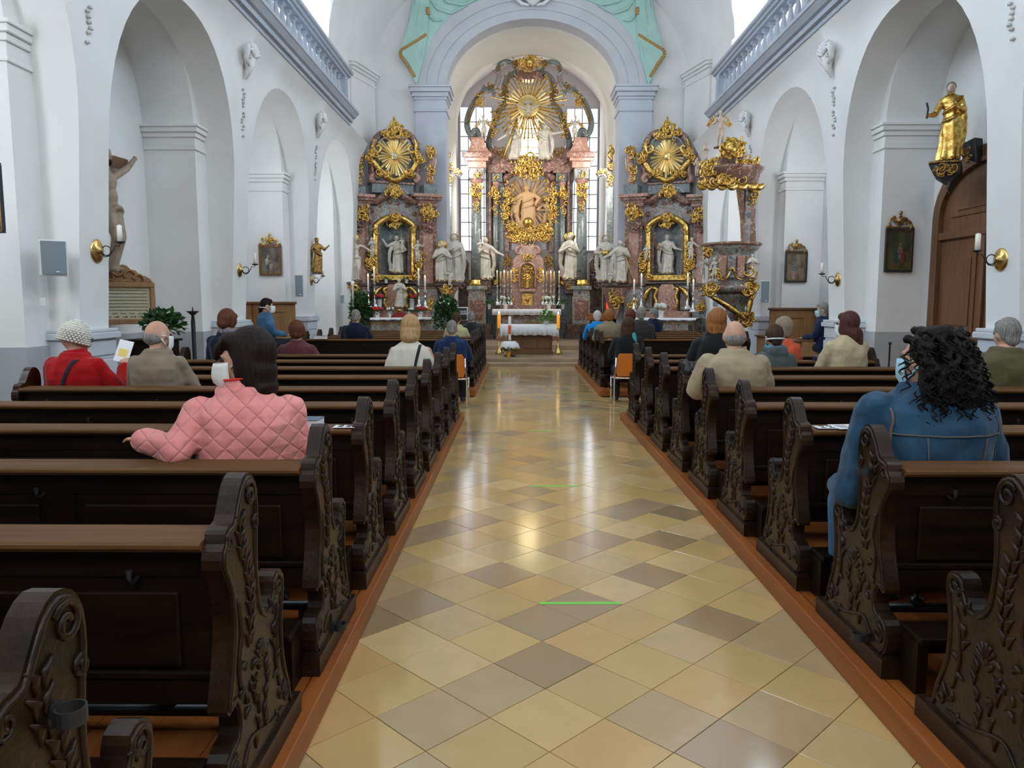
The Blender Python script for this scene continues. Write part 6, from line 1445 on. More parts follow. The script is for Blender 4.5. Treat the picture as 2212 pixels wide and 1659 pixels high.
plant(FB2, 'tall leafy bush with white blossoms right of the left side altar', 964, 682, -.9, .30, .55, 'leaf', 900, 71, name='leafy_bush', leaf=.10, base=.16, flowers=('white', 6, .03))
T = fthing(FB2, 'processional_pole', 'tall cream processional pole before the left bush', 'pole'); u, zt = FB2.uv(762, 616, -.8); MB().lathe([(.028, .2), (.028, zt), (.05, zt + .02), (.045, zt + .09), (.01, zt + .12)], u, -.8, 10).build('pole', M['wax'], T, smooth=True); MB().box(u - .08, u + .08, -.88, -.72, .07, .2).build('foot', M['door'], T)
# placard
T = fthing(FB2, 'placard', 'white framed black placard with a crowned pattern near the front left pews', 'placard'); u0, z1 = FB2.uv(977, 663, -.7); u1, z0 = FB2.uv(1011, 692, -.7)
MB().box(u0, u1, -.70, -.68, z0, z1).build('board', M['paper'], T); MB().box(u0 + .03, u1 - .03, -.704, -.70, z1 - .17, z1 - .03).build('dark_panel', M['black'], T); mb = MB()
for i in range(8): x = u0 + .06 + (u1 - u0 - .12) * i / 7; mb.add([(x - .018, -.706, z1 - .15), (x + .018, -.706, z1 - .15), (x, -.706, z1 - .06 - .02 * (i % 2))], [(0, 1, 2)])
mb.build('crown_pattern', M['paper'], T, kind='stuff'); MB().box(u0 + .03, u1 - .03, -.704, -.70, z0 + .01, z1 - .20).build('dark_panel', M['black'], T); mb = MB(); mb.tube([(u0 + .03, -.69, z0), (u0 - .02, -.62, .17)], .012, 6); mb.build('leg', M['iron'], T); mb = MB(); mb.tube([(u1 - .03, -.69, z0), (u1 + .02, -.62, .17)], .012, 6); mb.build('leg', M['iron'], T)
T = fthing(FB2, 'fire_extinguisher', 'red fire extinguisher right of the high altar', 'extinguisher'); u, z = FB2.uv(1313, 660, 4.7); MB().lathe([(.05, z - .18), (.055, z - .16), (.055, z + .1), (.03, z + .14), (.015, z + .16)], u, 4.7, 12).build('cylinder', M['glowred'], T, smooth=True); MB().box(u - .03, u + .05, 4.67, 4.73, z + .15, z + .18).build('valve', M['iron'], T)
T = fthing(FB2, 'lectern', 'brown wooden lectern behind the blue-jacketed man', 'lectern'); u0, z1 = FB2.uv(1272, 677, -.6); u1, z0 = FB2.uv(1312, 692, -.6); MB().box(u0, u1, -.6, -.3, z0, z1).build('desk', M['plat'], T, bevel=.01); MB().box(u0 + .12, u1 - .12, -.5, -.36, .16, z0).build('post', M['door'], T); MB().box(u0 + .05, u1 - .05, -.58, -.3, .16, .2).build('foot', M['door'], T)
# ---- orange chairs in the cross passage
def chair(x, y, label):
    T = thing('chair', label, 'chair', (x, y, 0), 0, 'orange plywood chairs in the cross passage')
    pts = [(-.17, .46), (.17, .46), (.19, .52), (.185, .72), (.15, .80), (-.15, .80), (-.185, .72), (-.19, .52)]
    MB().prism(pts, -.205, -.193, 'y').build('backrest', M['chairwood'], T, bevel=.004); MB().box(-.19, .19, -.18, .20, .435, .448).build('seat', M['chairwood'], T, bevel=.004)
    for s in (-1, 1):
        MB().tube([(s * .215, -.20, 0), (s * .215, -.19, .44), (s * .20, -.21, .56), (s * .19, -.208, .74)], .0115, 10).build('leg', M['chrome'], T, smooth=True); MB().tube([(s * .215, .21, 0), (s * .215, .19, .43)], .0115, 10).build('leg', M['chrome'], T, smooth=True); MB().tube([(s * .215, .19, .43), (s * .215, -.19, .43)], .0115, 10).build('seat_rail', M['chrome'], T, smooth=True)
    MB().tube([(-.215, -.19, .43), (.215, -.19, .43)], .0115, 10).build('seat_rail', M['chrome'], T, smooth=True)
chair(XY(976, 11.25, .5) + .02, 11.28, 'orange plywood chair left of the aisle under the man in dark blue'); chair(XY(1357, 11.45, .5) - .02, 11.46, 'orange plywood chair right of the aisle under the woman in black')
# ---- loudspeakers
def speaker(p, w_, h_, rz, label, dp=.12):
    T = thing('loudspeaker', label, 'loudspeaker', p, rz, 'grey wall loudspeakers'); MB().box(-w_ / 2, w_ / 2, 0, dp, -h_ / 2, h_ / 2).build('cabinet', M['spkc'], T, bevel=.008); e = .012
    MB().box(-w_ / 2 + e, w_ / 2 - e, -.010, 0, -h_ / 2 + e, h_ / 2 - e).build('grille', M['spk'], T, bevel=.004); q = MB(); q.ell((w_ * .12, -.012, -h_ / 2 + .035), (.018, .003, .009), 10, 5); q.build('badge', M['chrome'], T, smooth=True); MB().box(-.02, .02, dp, dp + .05, -.03, .03).build('bracket', M['iron'], T)
speaker(wpt(116, 557, 7.35), .235, .345, .68, 'large grey loudspeaker on the left wall above the red coat'); speaker(wpt(646, 617, 15.4), .17, .44, .38, 'grey loudspeaker beside the left oak stall'); speaker(wpt(739, 646, 19.6), .12, .23, .1, 'small grey loudspeaker beside the left side altar', .08)
speaker(wpt(1653, 630, 14.6), .17, .42, -.36, 'grey loudspeaker below the pulpit on the right'); speaker(wpt(1546, 650, 19.6), .14, .3, -.1, 'small dark loudspeaker between the right side altar and pulpit foot', .08)
# ---- candle sconces on the arcade piers
def sconce(s, Y, py, label, candle_on=True, sc_=1.0):
    z = None; px = None
    x = XW(s, 2.2); p = Vector((x, Y, 0)); r = CAM
    # height from the picture row
    f = Y * math.cos(math.radians(6.12)); ang = math.atan((829.5 - py) / FPX) - math.radians(6.12); z = 1.55 + Y * math.tan(ang) * 1.0
    x = XW(s, z)
    T = thing('wall_sconce', label, 'sconce', (x, Y, z), 0, 'brass candle sconces on the piers'); k = sc_
    q = MB(); q.lathe([(.001, -.035), (.03 * k, -.035), (.05 * k, -.015), (.095 * k, -.012), (.11 * k, -.002), (.11 * k, .004)], 0, 0, 20); q.xf(Matrix.Rotation(-s * -PI / 2 if s < 0 else PI / 2 * 1.0, 4, 'Y')); 
    q2 = MB(); q2.lathe([(.11 * k, -.004), (.11 * k, .006), (.09 * k, .016), (.045 * k, .022), (.03 * k, .045), (.001, .05)], 0, 0, 20); q2.xf(Matrix.Rotation(PI / 2 * (1 if s < 0 else -1), 4, 'Y')); q2.build('brass_plate', M['brass'], T, smooth=True)
    n = -s
    a = MB(); a.tube([(n * x_, 0, z_) for x_, z_ in [(.04, 0)] + [(.10 + .05 * math.cos(t), .0 + .05 * math.sin(t)) for t in [PI * (1.0 + i * 1.8 / 14) for i in range(15)]][::1]], .006, 6)
    a.build('scroll_arm', M['iron'], T, smooth=True)
    b = MB(); b.tube([(n * .05, 0, -.03), (n * .08, 0, -.065), (n * .13, 0, -.055), (n * .17, 0, .0), (n * .20, 0, .055), (n * .24, 0, .045), (n * .25, 0, .075)], .006, 6); b.build('scroll_arm', M['iron'], T, smooth=True)
    c = MB(); c.lathe([(.012, .07), (.05, .085), (.055, .095), (.01, .095)], n * .25, 0, 12); c.build('drip_pan', M['iron'], T, smooth=True)
    if candle_on: c = MB(); c.lathe([(.026, .097), (.026, .26), (.006, .27)], n * .25, 0, 12); c.build('candle', M['wax'], T, smooth=True)
sconce(-1, 8.02, 541, 'brass candle sconce on the left pier nearest the camera', True, 1.15); sconce(-1, 12.1, 583, 'brass sconce on the pier left of the left oak stall'); sconce(-1, 16.28, 605, 'brass sconce on the farthest left pier'); 
sconce(1, 8.0, 561, 'brass candle sconce on the right pier beside the door', True, 1.1); sconce(1, 12.05, 604, 'brass candle sconce on the right pier beside the right oak stall')
# ---- framed pictures
def picmat(name, base, cols, seed):
    return mat(name, base, .45, spec=.3, col2=cols, scale=3.2 + seed * .3, contrast=(.3, .72), detail=3, dist=.6)
def picture(T, w_, h_, framem, canvas, fw_=.05, d=.04, inner=True):
    for nm, x0, x1, z0, z1 in (('frame_rail', -w_ / 2, w_ / 2, h_ / 2 - fw_, h_ / 2), ('frame_rail', -w_ / 2, w_ / 2, -h_ / 2, -h_ / 2 + fw_), ('frame_rail', -w_ / 2, -w_ / 2 + fw_, -h_ / 2 + fw_, h_ / 2 - fw_), ('frame_rail', w_ / 2 - fw_, w_ / 2, -h_ / 2 + fw_, h_ / 2 - fw_)):
        MB().box(x0, x1, -d, 0, z0, z1).build(nm, M[framem], T, bevel=.008)
    MB().box(-w_ / 2 + fw_, w_ / 2 - fw_, -d * .45, -.002, -h_ / 2 + fw_, h_ / 2 - fw_).build('painting', canvas, T)
    if inner:
        q = MB(); e = fw_; t = .008
        for x0, x1, z0, z1 in ((-w_ / 2 + e, w_ / 2 - e, h_ / 2 - e - t, h_ / 2 - e), (-w_ / 2 + e, w_ / 2 - e, -h_ / 2 + e, -h_ / 2 + e + t), (-w_ / 2 + e, -w_ / 2 + e + t, -h_ / 2 + e, h_ / 2 - e), (w_ / 2 - e - t, w_ / 2 - e, -h_ / 2 + e, h_ / 2 - e)): q.box(x0, x1, -d * .8, -d * .4, z0, z1)
        q.build('gilt_slip', M['oldgold'], T)
def painted_figures(T, w_, h_, d, seed, cols):
    q = random.Random(seed)
    for i, c in enumerate(cols):
        m = mat('painted_figure', c, .5, spec=.2, col2=tuple(x * .55 for x in c), scale=9); x = (q.random() - .5) * w_ * .35; z = -h_ * .08 + (q.random() - .5) * h_ * .25; b = MB()
        b.ell((x, -d * .46, z - h_ * .08), (w_ * .11, .003, h_ * .15), 10, 6); b.ell((x + w_ * .02, -d * .47, z + h_ * .11), (w_ * .045, .003, h_ * .042), 8, 5); b.tube([(x, -d * .46, z), (x + w_ * .14 * q.choice((-1, 1)), -d * .47, z - h_ * .02)], .012, 5, .3); b.build('painted_figure', m, T, smooth=True)
def crest(T, w_, h_, m='oldgold', seed=1):
    q = MB()
    for s in (-1, 1):
        cscroll(q, (s * w_ * .28, h_ * .25), h_ * .7, s * .6, s, .014, -.02, n=12); cscroll(q, (s * w_ * .12, h_ * .5), h_ * .55, s * 1.6, s, .012, -.02, n=12); fleck(q, s * w_ * .42, -.01, h_ * .08, s * 1.2, w_ * .10, .018)
    q.ell((0, -.015, h_ * .45), (w_ * .12, .02, h_ * .28), 10, 6); q.build('carved_crest', M[m], T, smooth=True)
    q = MB(); q.ell((0, -.02, h_ * .95), (h_ * .12, .015, h_ * .14), 8, 6); q.build('crest_knob', M[m], T, smooth=True)
    q = MB(); q.box(-w_ * .5, w_ * .5, -.03, 0, 0, .02); q.build('crest_base', M['door'], T)
def station(px0, px1, pyt, pyb, Y, label, fm, cols, seed, fig, rz=0, cr=True):
    a = wpt(px0, (pyt + pyb) / 2, Y); b = wpt(px1, (pyt + pyb) / 2, Y); zt = wpt((px0 + px1) / 2, pyt, Y).z; zb = wpt((px0 + px1) / 2, pyb, Y).z; w_, h_ = b.x - a.x, zt - zb
    T = thing('framed_painting', label, 'picture', ((a.x + b.x) / 2, Y, (zt + zb) / 2), rz); picture(T, w_, h_, fm, picmat('old_oil_paint', (.03, .025, .02), cols, seed), w_ * .09); painted_figures(T, w_, h_, .04, seed, fig)
    if cr:
        C_ = bpy.data.objects.new('crest', None); COL.objects.link(C_); C_.parent = T; C_.location = (0, 0, h_ / 2); crest(C_, w_ * .95, h_ * .36, 'gold' if cr == 'g' else 'oldgold', seed)
    return T
YB1, YB2 = 11.39, 15.52
station(560, 609, 529, 595, YB2, 'crested brown framed painting above the left oak stall', 'door', [(.10, .09, .08), (.20, .16, .11), (.06, .06, .08)], 1, [(.55, .48, .36), (.08, .14, .22), (.40, .30, .20)], cr='g')
station(1910, 1971, 493, 588, YB1, 'dark framed painting with crest beside the big oak door', 'black', [(.05, .06, .03), (.10, .09, .03), (.12, .05, .03)], 3, [(.05, .10, .10), (.20, .05, .04), (.25, .16, .09)])
station(1695, 1743, 543, 610, YB2, 'dark framed painting with crest above the right oak stall', 'black', [(.14, .11, .07), (.22, .17, .11), (.09, .08, .07)], 4, [(.42, .36, .28), (.25, .15, .10), (.16, .20, .22)])
station(696, 729, 527, 605, 20.4, 'large dark painting in a plain gilt frame near the left side altar', 'oak', [(.05, .035, .03), (.10, .06, .05), (.04, .04, .05)], 5, [(.30, .18, .11), (.22, .08, .07)], cr=False)
station(-30, 9, 352, 504, 6.3, 'dark picture cut off by the left edge of the view', 'black', [(.04, .03, .03), (.08, .06, .06)], 6, [(.2, .14, .1)], cr=False)
# white statuette with bracket, and gilt statue on the far left pier
FX = Frame(0, 20.35)
bracket(FX, 'dark carved console with shelf under the small white figurine', 709, 650, 680, 14, 0, 'dark')
statue('small white and rose figurine on the console near the left side altar', FX, 706, 590, 648, -.02, seed=51, name='figurine', cat='statue', vox=.02)
FY_ = Frame(XW(-1, 3.2) + .18, 16.3, .5)
statue('dark gilded statue on the farthest left pier', FY_, 684, 513, 590, 0, m='oldgold', seed=52, vox=.018, hair='oldgold')
# ---- crucifix with plaque on the left niche wall
xw = XC - (HALF + 1.06)
def niche_pt(px, py, x=xw + .03):
    r = ray(px, py); t = (x - CAM.x) / r.x; return CAM + r * t
pf = niche_pt(246, 600, xw + .25); ph = niche_pt(262, 345, xw + .45)
T = thing('crucifix', 'large wooden crucifix with carved body high on the left niche wall', 'crucifix', (xw + .02, pf.y, pf.z), PI / 2 - .12)
h_ = niche_pt(246, 350, xw + .25).z - niche_pt(246, 600, xw + .25).z + .1
mb = fig_mb(seed=61, robe=False, sway=.06, arms=(((-.26, -.02, .86), (-.42, .02, .96)), ((.26, -.02, .86), (.42, .02, .96))), legs=(((-.02, -.09, .27), (.0, -.01, .02)), ((.05, -.08, .28), (.02, -.03, .03))))
mb.xf(Matrix.Translation((0, -.20, .08)) @ Matrix.Diagonal((h_, h_, h_, 1))); sculpt(mb.build('corpus', mat('aged_carved_flesh', (.26, .19, .13), .6, col2=(.40, .31, .22), scale=6), T), .018, 1)
mb = hair_mb(False, True, .06); mb.xf(Matrix.Translation((0, -.20, .08)) @ Matrix.Diagonal((h_, h_, h_, 1))); sculpt(mb.build('hair_and_beard', M['pew'], T), .015, 1)
MB().box(-.07, .07, -.05, 0, -.25, h_ + .3).build('upright_beam', M['door'], T, bevel=.006); MB().box(-.72, .72, -.055, -.005, h_ * .92, h_ * .92 + .16).build('cross_beam', M['door'], T, bevel=.006); MB().box(-.16, .16, -.10, -.05, h_ + .1, h_ + .28).build('title_board', M['rose'], T, bevel=.004)
a = niche_pt(232, 650); b = niche_pt(330, 650); zt = (niche_pt(240, 607).z + niche_pt(328, 612).z) / 2; zb = (niche_pt(240, 703).z + niche_pt(328, 698).z) / 2
# the plaque leans out from the wall facing the nave
pw, phh = 1.32, .78
pc = niche_pt(270, 655, xw + .28)
T = thing('inscribed_plaque', 'oak framed cream plaque with lines of dark script and carved crest', 'plaque', pc, math.radians(38)); pw = .74; phh = .64
zz = (at(282, 612, pc.y).z - at(282, 703, pc.y).z); phh = zz
for nm, x0, x1, z0, z1 in (('frame_rail', -pw / 2, pw / 2, phh / 2 - .07, phh / 2), ('frame_rail', -pw / 2, pw / 2, -phh / 2, -phh / 2 + .07), ('frame_rail', -pw / 2, -pw / 2 + .06, -phh / 2 + .07, phh / 2 - .07), ('frame_rail', pw / 2 - .06, pw / 2, -phh / 2 + .07, phh / 2 - .07)): MB().box(x0, x1, -.05, .16, z0, z1).build(nm, M['oak'], T, bevel=.01)
MB().box(-pw / 2 + .06, pw / 2 - .06, -.01, .1, -phh / 2 + .07, phh / 2 - .07).build('parchment', mat('cream_parchment', (.56, .50, .34), .8), T)
q = random.Random(9); tx = MB()
for ln in range(9):
    z = phh / 2 - .11 - ln * .044; xa, xb = (-pw / 2 + .09, pw / 2 - .10) if ln < 7 else (-pw / 2 + .10 + .03 * (ln - 7), pw / 2 - .13)
    n = 44; pts = [(xa + (xb - xa) * i / n, -.0145, z + .008 * math.sin(i * 2.4) * (1 if ln < 7 else q.random() * 1.4)) for i in range(n + 1)]
    if ln < 7: tx.tube(pts, .0035, 4, .4)
    else:
        for k in range(0, n - 6, 9): tx.tube(pts[k:k + 7], .0032, 4, .4)
tx.build('script_lines', M['ink'], T, kind='stuff')
for k in range(3):
    x = -.1 + .11 * k; MB().box(x - .003, x + .003, -.0145, -.01, -phh / 2 + .085, -phh / 2 + .11).build('script_mark', M['ink'], T)
C_ = MB(); 
C_.prism([(-.36, 0), (.36, 0), (.33, .05), (.26, .09), (.2, .10), (.15, .16), (.09, .17), (.05, .22), (0, .235), (-.05, .22), (-.09, .17), (-.15, .16), (-.2, .10), (-.26, .09), (-.33, .05)], .0, .05, 'y'); C_.xf(Matrix.Translation((0, 0, phh / 2))); C_.build('carved_crest', M['oak'], T, bevel=.01)
C_ = MB()
for s in (-1, 1): cscroll(C_, (s * .20, phh / 2 + .06), .13, s * .9, s, .014, -.01, n=12); cscroll(C_, (s * .08, phh / 2 + .12), .14, s * 1.4, s, .014, -.01, n=12)
C_.build('crest_scroll', M['oak'], T, smooth=True)
# ---- plant on a cabinet, flower stand, candle stand in the left niche
T = thing('cabinet', 'low dark wooden cabinet under the leafy plant by the niche wall', 'cabinet', (wpt(330, 740, 9.9).x, 9.9, 0)); zc = wpt(330, 732, 9.9).z
MB().box(-.26, .26, -.2, .2, .05, zc - .03).build('body', M['pew'], T, bevel=.01); MB().box(-.30, .30, -.23, .23, zc - .03, zc).build('top_board', M['pew'], T, bevel=.01); MB().box(-.22, -.01, -.22, -.2, .1, zc - .08).build('door', M['pew'], T, bevel=.008); MB().box(.01, .22, -.22, -.2, .1, zc - .08).build('door', M['pew'], T, bevel=.008); MB().box(-.24, .24, -.18, .18, 0, .05).build('plinth', M['pew'], T)
FN = Frame(0, 9.9)
plant(FN, 'bushy green potted plant behind the man in the taupe blazer', 352, 700, 0, .24, .17, 'leaf', 420, 80, pot=('brass', .09, 732), leaf=.085, base=zc + .001)
T = thing('candle_stand', 'slender black iron candle stand in the left niche', 'stand', (wpt(420, 760, 10.2).x, 10.2, 0)); zt = wpt(420, 672, 10.2).z
MB().lathe([(.16, 0), (.16, .02), (.03, .05), (.024, .2), (.028, zt - .15), (.018, zt - .06), (.08, zt - .004), (.085, zt), (.012, zt), (.003, zt + .06)], 0, 0, 14).build('stand', M['iron'], T, smooth=True)
T = thing('microphone_stand', 'thin black stand against the grey dado on the right', 'stand', (wpt(1921, 770, 9.6).x, 9.6, 0)); zt = wpt(1921, 745, 9.6).z
MB().lathe([(.12, 0), (.12, .015), (.012, .03), (.010, zt), (.02, zt + .01), (.02, zt + .04)], 0, 0, 10).build('stand', M['iron'], T, smooth=True)
# ---- oak stalls in the second niches
def stall(s, label, px0, px1, pyt):
    Y = 15.45; a = wpt(px0, pyt, Y); b = wpt(px1, pyt, Y); z = a.z
    T = thing('choir_stall', label, 'stall', ((a.x + b.x) / 2, Y, 0)); w_ = b.x - a.x
    for x0, x1, z0, z1 in ((-w_ / 2, w_ / 2, z - .16, z), (-w_ / 2, w_ / 2, 0, .62), (-w_ / 2, -w_ / 2 + .24, .62, z - .16), (w_ / 2 - .24, w_ / 2, .62, z - .16)): MB().box(x0, x1, -.05, 0, z0, z1).build('back_rail', M['oak'], T, bevel=.006)
    MB().box(-w_ / 2 + .24, w_ / 2 - .24, -.03, 0, .62, z - .16).build('field', M['oak'], T); MB().box(-w_ / 2 + .30, w_ / 2 - .30, -.05, -.03, .68, z - .22).build('raised_panel', M['oak'], T, bevel=.015)
    MB().box(-w_ / 2 - .03, w_ / 2 + .03, -.09, .02, z, z + .05).build('cornice', M['door'], T, bevel=.01)
    L = 2.4; xo = s * w_ / 2
    MB().box(min(xo, xo + s * .05), max(xo, xo + s * .05), -L, 0, 0, z).build('side_panel', M['oak'], T, bevel=.006); MB().box(min(xo - s * .04, xo + s * .06), max(xo - s * .04, xo + s * .06), -L, 0, z, z + .05).build('side_cornice', M['door'], T, bevel=.006)
    for k in range(3): MB().box(min(xo - s * .02, xo), max(xo - s * .02, xo), -L + .1 + k * .78, -L + .75 + k * .78, .3, z - .2).build('raised_panel', M['oak'], T, bevel=.012)
    xs = xo - s * .45; MB().box(min(xo, xs), max(xo, xs), -L, -.05, .70, .74).build('seat', M['oak'], T, bevel=.006)
    MB().box(min(xs, xs + s * .03), max(xs, xs + s * .03), -L, -.05, 0, .70).build('seat_front', M['oak'], T)
    # desk front in the niche opening, towards the nave
    xd = xo - s * (w_ + .22); zd = wpt(640, 735, 13).z
    MB().box(min(xd, xd - s * .05), max(xd, xd - s * .05), -L, -.1, 0, zd - .03).build('desk_front', M['oak'], T, bevel=.006); MB().box(min(xd + s * .15, xd - s * .09), max(xd + s * .15, xd - s * .09), -L - .03, -.08, zd - .03, zd).build('desk_top', M['door'], T, bevel=.006)
    for k in range(3): MB().box(min(xd - s * .065, xd - s * .05), max(xd - s * .065, xd - s * .05), -L + .1 + k * .76, -L + .72 + k * .76, .15, zd - .12).build('desk_panel', M['oak'], T, bevel=.01)
    MB().box(min(xd, xd + s * .6), max(xd, xd + s * .6), -L - .04, -L, 0, zd - .03).build('desk_end', M['oak'], T, bevel=.006)
    return T
stall(-1, 'panelled light oak stall in the left niche below the crested painting', 545, 638, 657); stall(1, 'panelled brown oak stall in the right niche beside the pulpit', 1662, 1760, 670)
# ---- big arched oak door in the right niche
xr = XC + (HALF + 1.06)
def rpt(px, py, x=xr - .02):
    r = ray(px, py); t = (x - CAM.x) / r.x; return CAM + r * t
pl = rpt(2012, 640); zsp = rpt(2021, 475).z; yR = pl.y; yL = yR - 2.5; cy = (yR + yL) / 2; ZA_ = zsp + .85
D = bpy.data.objects.new('door_1', None); COL.objects.link(D); D.location = (xr, cy, 0); struct(D)
hw = 1.25
def dpoly(e, zs=zsp, za=ZA_, z0=0): return [(hw - e, z0), (hw - e, zs)] + [((hw - e) * math.cos(PI * i / 16), zs + (za - e - zs) * math.sin(PI * i / 16)) for i in range(1, 16)] + [(-hw + e, zs), (-hw + e, z0)]
def dring(e0, e1, d0, d1, name, m):
    A_, B_ = dpoly(e0), dpoly(e1); mb = MB(); mb.loft([[(d1, y, z) for y, z in A_], [(d0, y, z) for y, z in A_], [(d0, y, z) for y, z in B_], [(d1, y, z) for y, z in B_]], caps=False, closed=False); mb.build(name, M[m], D)
dring(0, .16, -.07, .05, 'door_frame', 'door'); dring(.16, .22, -.10, .05, 'frame_moulding', 'door')
MB().prism(dpoly(.2), -.03, .02, 'x').build('door_leaf', M['door'], D)
MB().box(-.09, -.03, -hw + .2, hw - .2, zsp - .32, zsp - .22).build('transom', M['door'], D, bevel=.01)
lu = dpoly(.42, zsp - .02, ZA_ - .02, zsp - .02); MB().prism(lu, -.05, -.03, 'x').build('lunette_panel', M['door'], D, bevel=.015); lu = dpoly(.62, zsp + .06, ZA_ - .1, zsp + .06); MB().prism(lu, -.07, -.05, 'x').build('lunette_panel', M['door'], D, bevel=.015)
MB().box(-.075, -.03, -.05, .05, 0, zsp - .32).build('meeting_stile', M['door'], D, bevel=.008)
for s in (-1, 1):
    for z0, z1 in ((.2, .95), (1.15, zsp - .5)):
        a, b = sorted((s * .16, s * .92)); MB().box(-.05, -.03, a, b, z0, z1).build('raised_panel', M['door'], D, bevel=.015); MB().box(-.065, -.05, a + .09, b - .09, z0 + .09, z1 - .09).build('raised_panel', M['door'], D, bevel=.015)
    q = MB(); q.ell((-.10, s * .12, 1.05), .035, 10, 7); q.lathe([(.02, -.09), (.02, 0)], 0, 0, 8); q.v = q.v[:len(q.v)]; q = MB().ell((-.10, s * .12, 1.05), .035, 10, 7); q.tube([(-.10, s * .12, 1.05), (-.03, s * .12, 1.05)], .012, 8); q.build('door_handle', M['iron'], D, smooth=True)
# ---- golden saint on a carved console in the right niche
yS = rpt(2060, 330, xr - .45).y
FG = Frame(xr - .38, yS + .0, -.55)
T = fthing(FG, 'carved_console', 'black and gilt carved console under the golden saint above the door', 'bracket'); A = Arch(FG, T)
A.prism('console', 'black', [(2004, 352), (2078, 348), (2076, 372), (2066, 384), (2056, 392), (2050, 412), (2044, 408), (2048, 392), (2034, 388), (2018, 378), (2010, 364)], -.22, .25, bevel=.02)
A.gold('console_ornament', 2040, 367, 24, 10, -.28, 34, 151, .09, 'oldgold', .009); A.tube('console_edge', 'oldgold', [(2006, 352), (2040, 349), (2078, 348)], -.24, .014, 6, 1, False)
statue('golden-robed saint with dark hair holding a palm above the oak door', FG, 2056, 177, 348, 0, m='gold', seed=63, vox=.010, hair='dark', face=True, arms=(((-.17, -.05, .60), (-.22, -.14, .58)), ((.16, -.03, .62), (.10, -.12, .64))), nf=7)
u, zt = FG.uv(2056, 177, 0); zb = FG.uv(2056, 348, 0)[1]; hh = zt - zb
T = fthing(FG, 'saint_face', 'painted flesh face and hand of the golden saint', 'face') if False else None
T = fthing(FG, 'palm_attribute', 'small dark curved branch in the golden saint\'s hand', 'branch'); q = MB(); q.tube([(u - .25 * hh, -.17 * hh, zb + .54 * hh), (u - .24 * hh, -.16 * hh, zb + .66 * hh), (u - .26 * hh, -.16 * hh, zb + .74 * hh)], .012, 6); q.build('branch', M['black'], T)
FG2 = Frame(xr - .12, rpt(2093, 340, xr - .12).y - .15, -1.2)
T = fthing(FG2, 'carved_console', 'small black and gilt console partly hidden by the right pier', 'bracket'); A = Arch(FG2, T); A.prism('console', 'black', [(2077, 310), (2106, 296), (2110, 352), (2090, 345), (2078, 330)], -.10, .05, bevel=.015); A.gold('console_ornament', 2092, 332, 8, 12, -.14, 16, 153, .08, 'oldgold', .009)
# ---- stucco cartouches on the arcade
for s in (-1, 1):
    for k, Y in enumerate((7.85, 12.1, 16.3)):
        T = thing('stucco_cartouche', 'white stucco shell cartouche with hanging garland on the %s %s pier' % (['near', 'middle', 'far'][k], 'left' if s < 0 else 'right'), 'ornament', (XW(s, 5.40) , Y, 5.26)); q = MB(); n = -s
        q.ell((n * .10, 0, .20), (.14, .26, .22), 12, 8)
        for i in range(7): a = PI * (i + .5) / 7; q.tube([(n * .20, 0, .10), (n * .24, .24 * math.cos(a), .16 + .20 * math.sin(a)), (n * .16, .32 * math.cos(a), .16 + .28 * math.sin(a))], [.03, .045, .02], 6)
        for w_ in (-1, 1): q.tube([(n * .16, w_ * .2, .35), (n * .2, w_ * .32, .2), (n * .12, w_ * .25, .0), (n * .14, w_ * .10, -.12)], [.03, .06, .05, .02], 7)
        q.tube([(n * .10, 0, .05), (n * .10, .02, -.15), (n * .02, 0, -.4)], [.14, .09, .02], 8)
        for i in range(16): a = 2 * PI * i / 16; q.ell((n * .17, .17 * math.cos(a), .16 + .13 * math.sin(a)), (.05, .035, .035), 7, 5)
        q.xf(Matrix.Diagonal((.72, .68, .66, 1))); q.build('shell', M['stucco'], T, smooth=True)
        g = MB(); r = random.Random(k)
        for i in range(15):
            z = -.42 - .055 * i * .9 ; 
            if i % 7 == 6: continue
            xx = XW(s, 5.26 + z) - XW(s, 5.40); g.ell((xx + n * .02, r.uniform(-.045, .045), z), (.022, .03, .022), 6, 5)
        g.build('garland', M['stuccograve'], T, smooth=True, kind='stuff')
# ---- books, leaflets, number cards, tapes
def rail_y(D): return D - .22
def book(px, D, label, m, w_=.15, l_=.21, t_=.035, rz=0, name='hymn_book', cat='book', open_=False):
    x = XY(px, D - .12, .92); T = thing(name, label, cat, (x, D - .142, ZP + .8225), rz)
    MB().box(-w_ / 2 + .004, w_ / 2 - .002, -l_ / 2 + .003, l_ / 2 - .003, .003, t_ - .003).build('pages', M['paper'], T); MB().box(-w_ / 2, w_ / 2, -l_ / 2, l_ / 2, 0, .003).build('cover', M[m], T); MB().box(-w_ / 2, w_ / 2, -l_ / 2, l_ / 2, t_ - .003, t_).build('cover', M[m], T); MB().box(-w_ / 2 - .001, -w_ / 2 + .003, -l_ / 2, l_ / 2, 0, t_).build('spine', M[m], T)
    return T
book(664, ROWS[4], 'blue-grey hymn book on the rail beside the pink jacket', 'bluebook', .15, .14, .04, 0)
book(1772, ROWS[9], 'navy book on the rail left of the cream cardigan', 'navybook', .17, .14, .04, 0); book(692, FRONT[0], 'black book on the rearmost front rail left of the navy man', 'navybook', .22, .13, .06, 0)
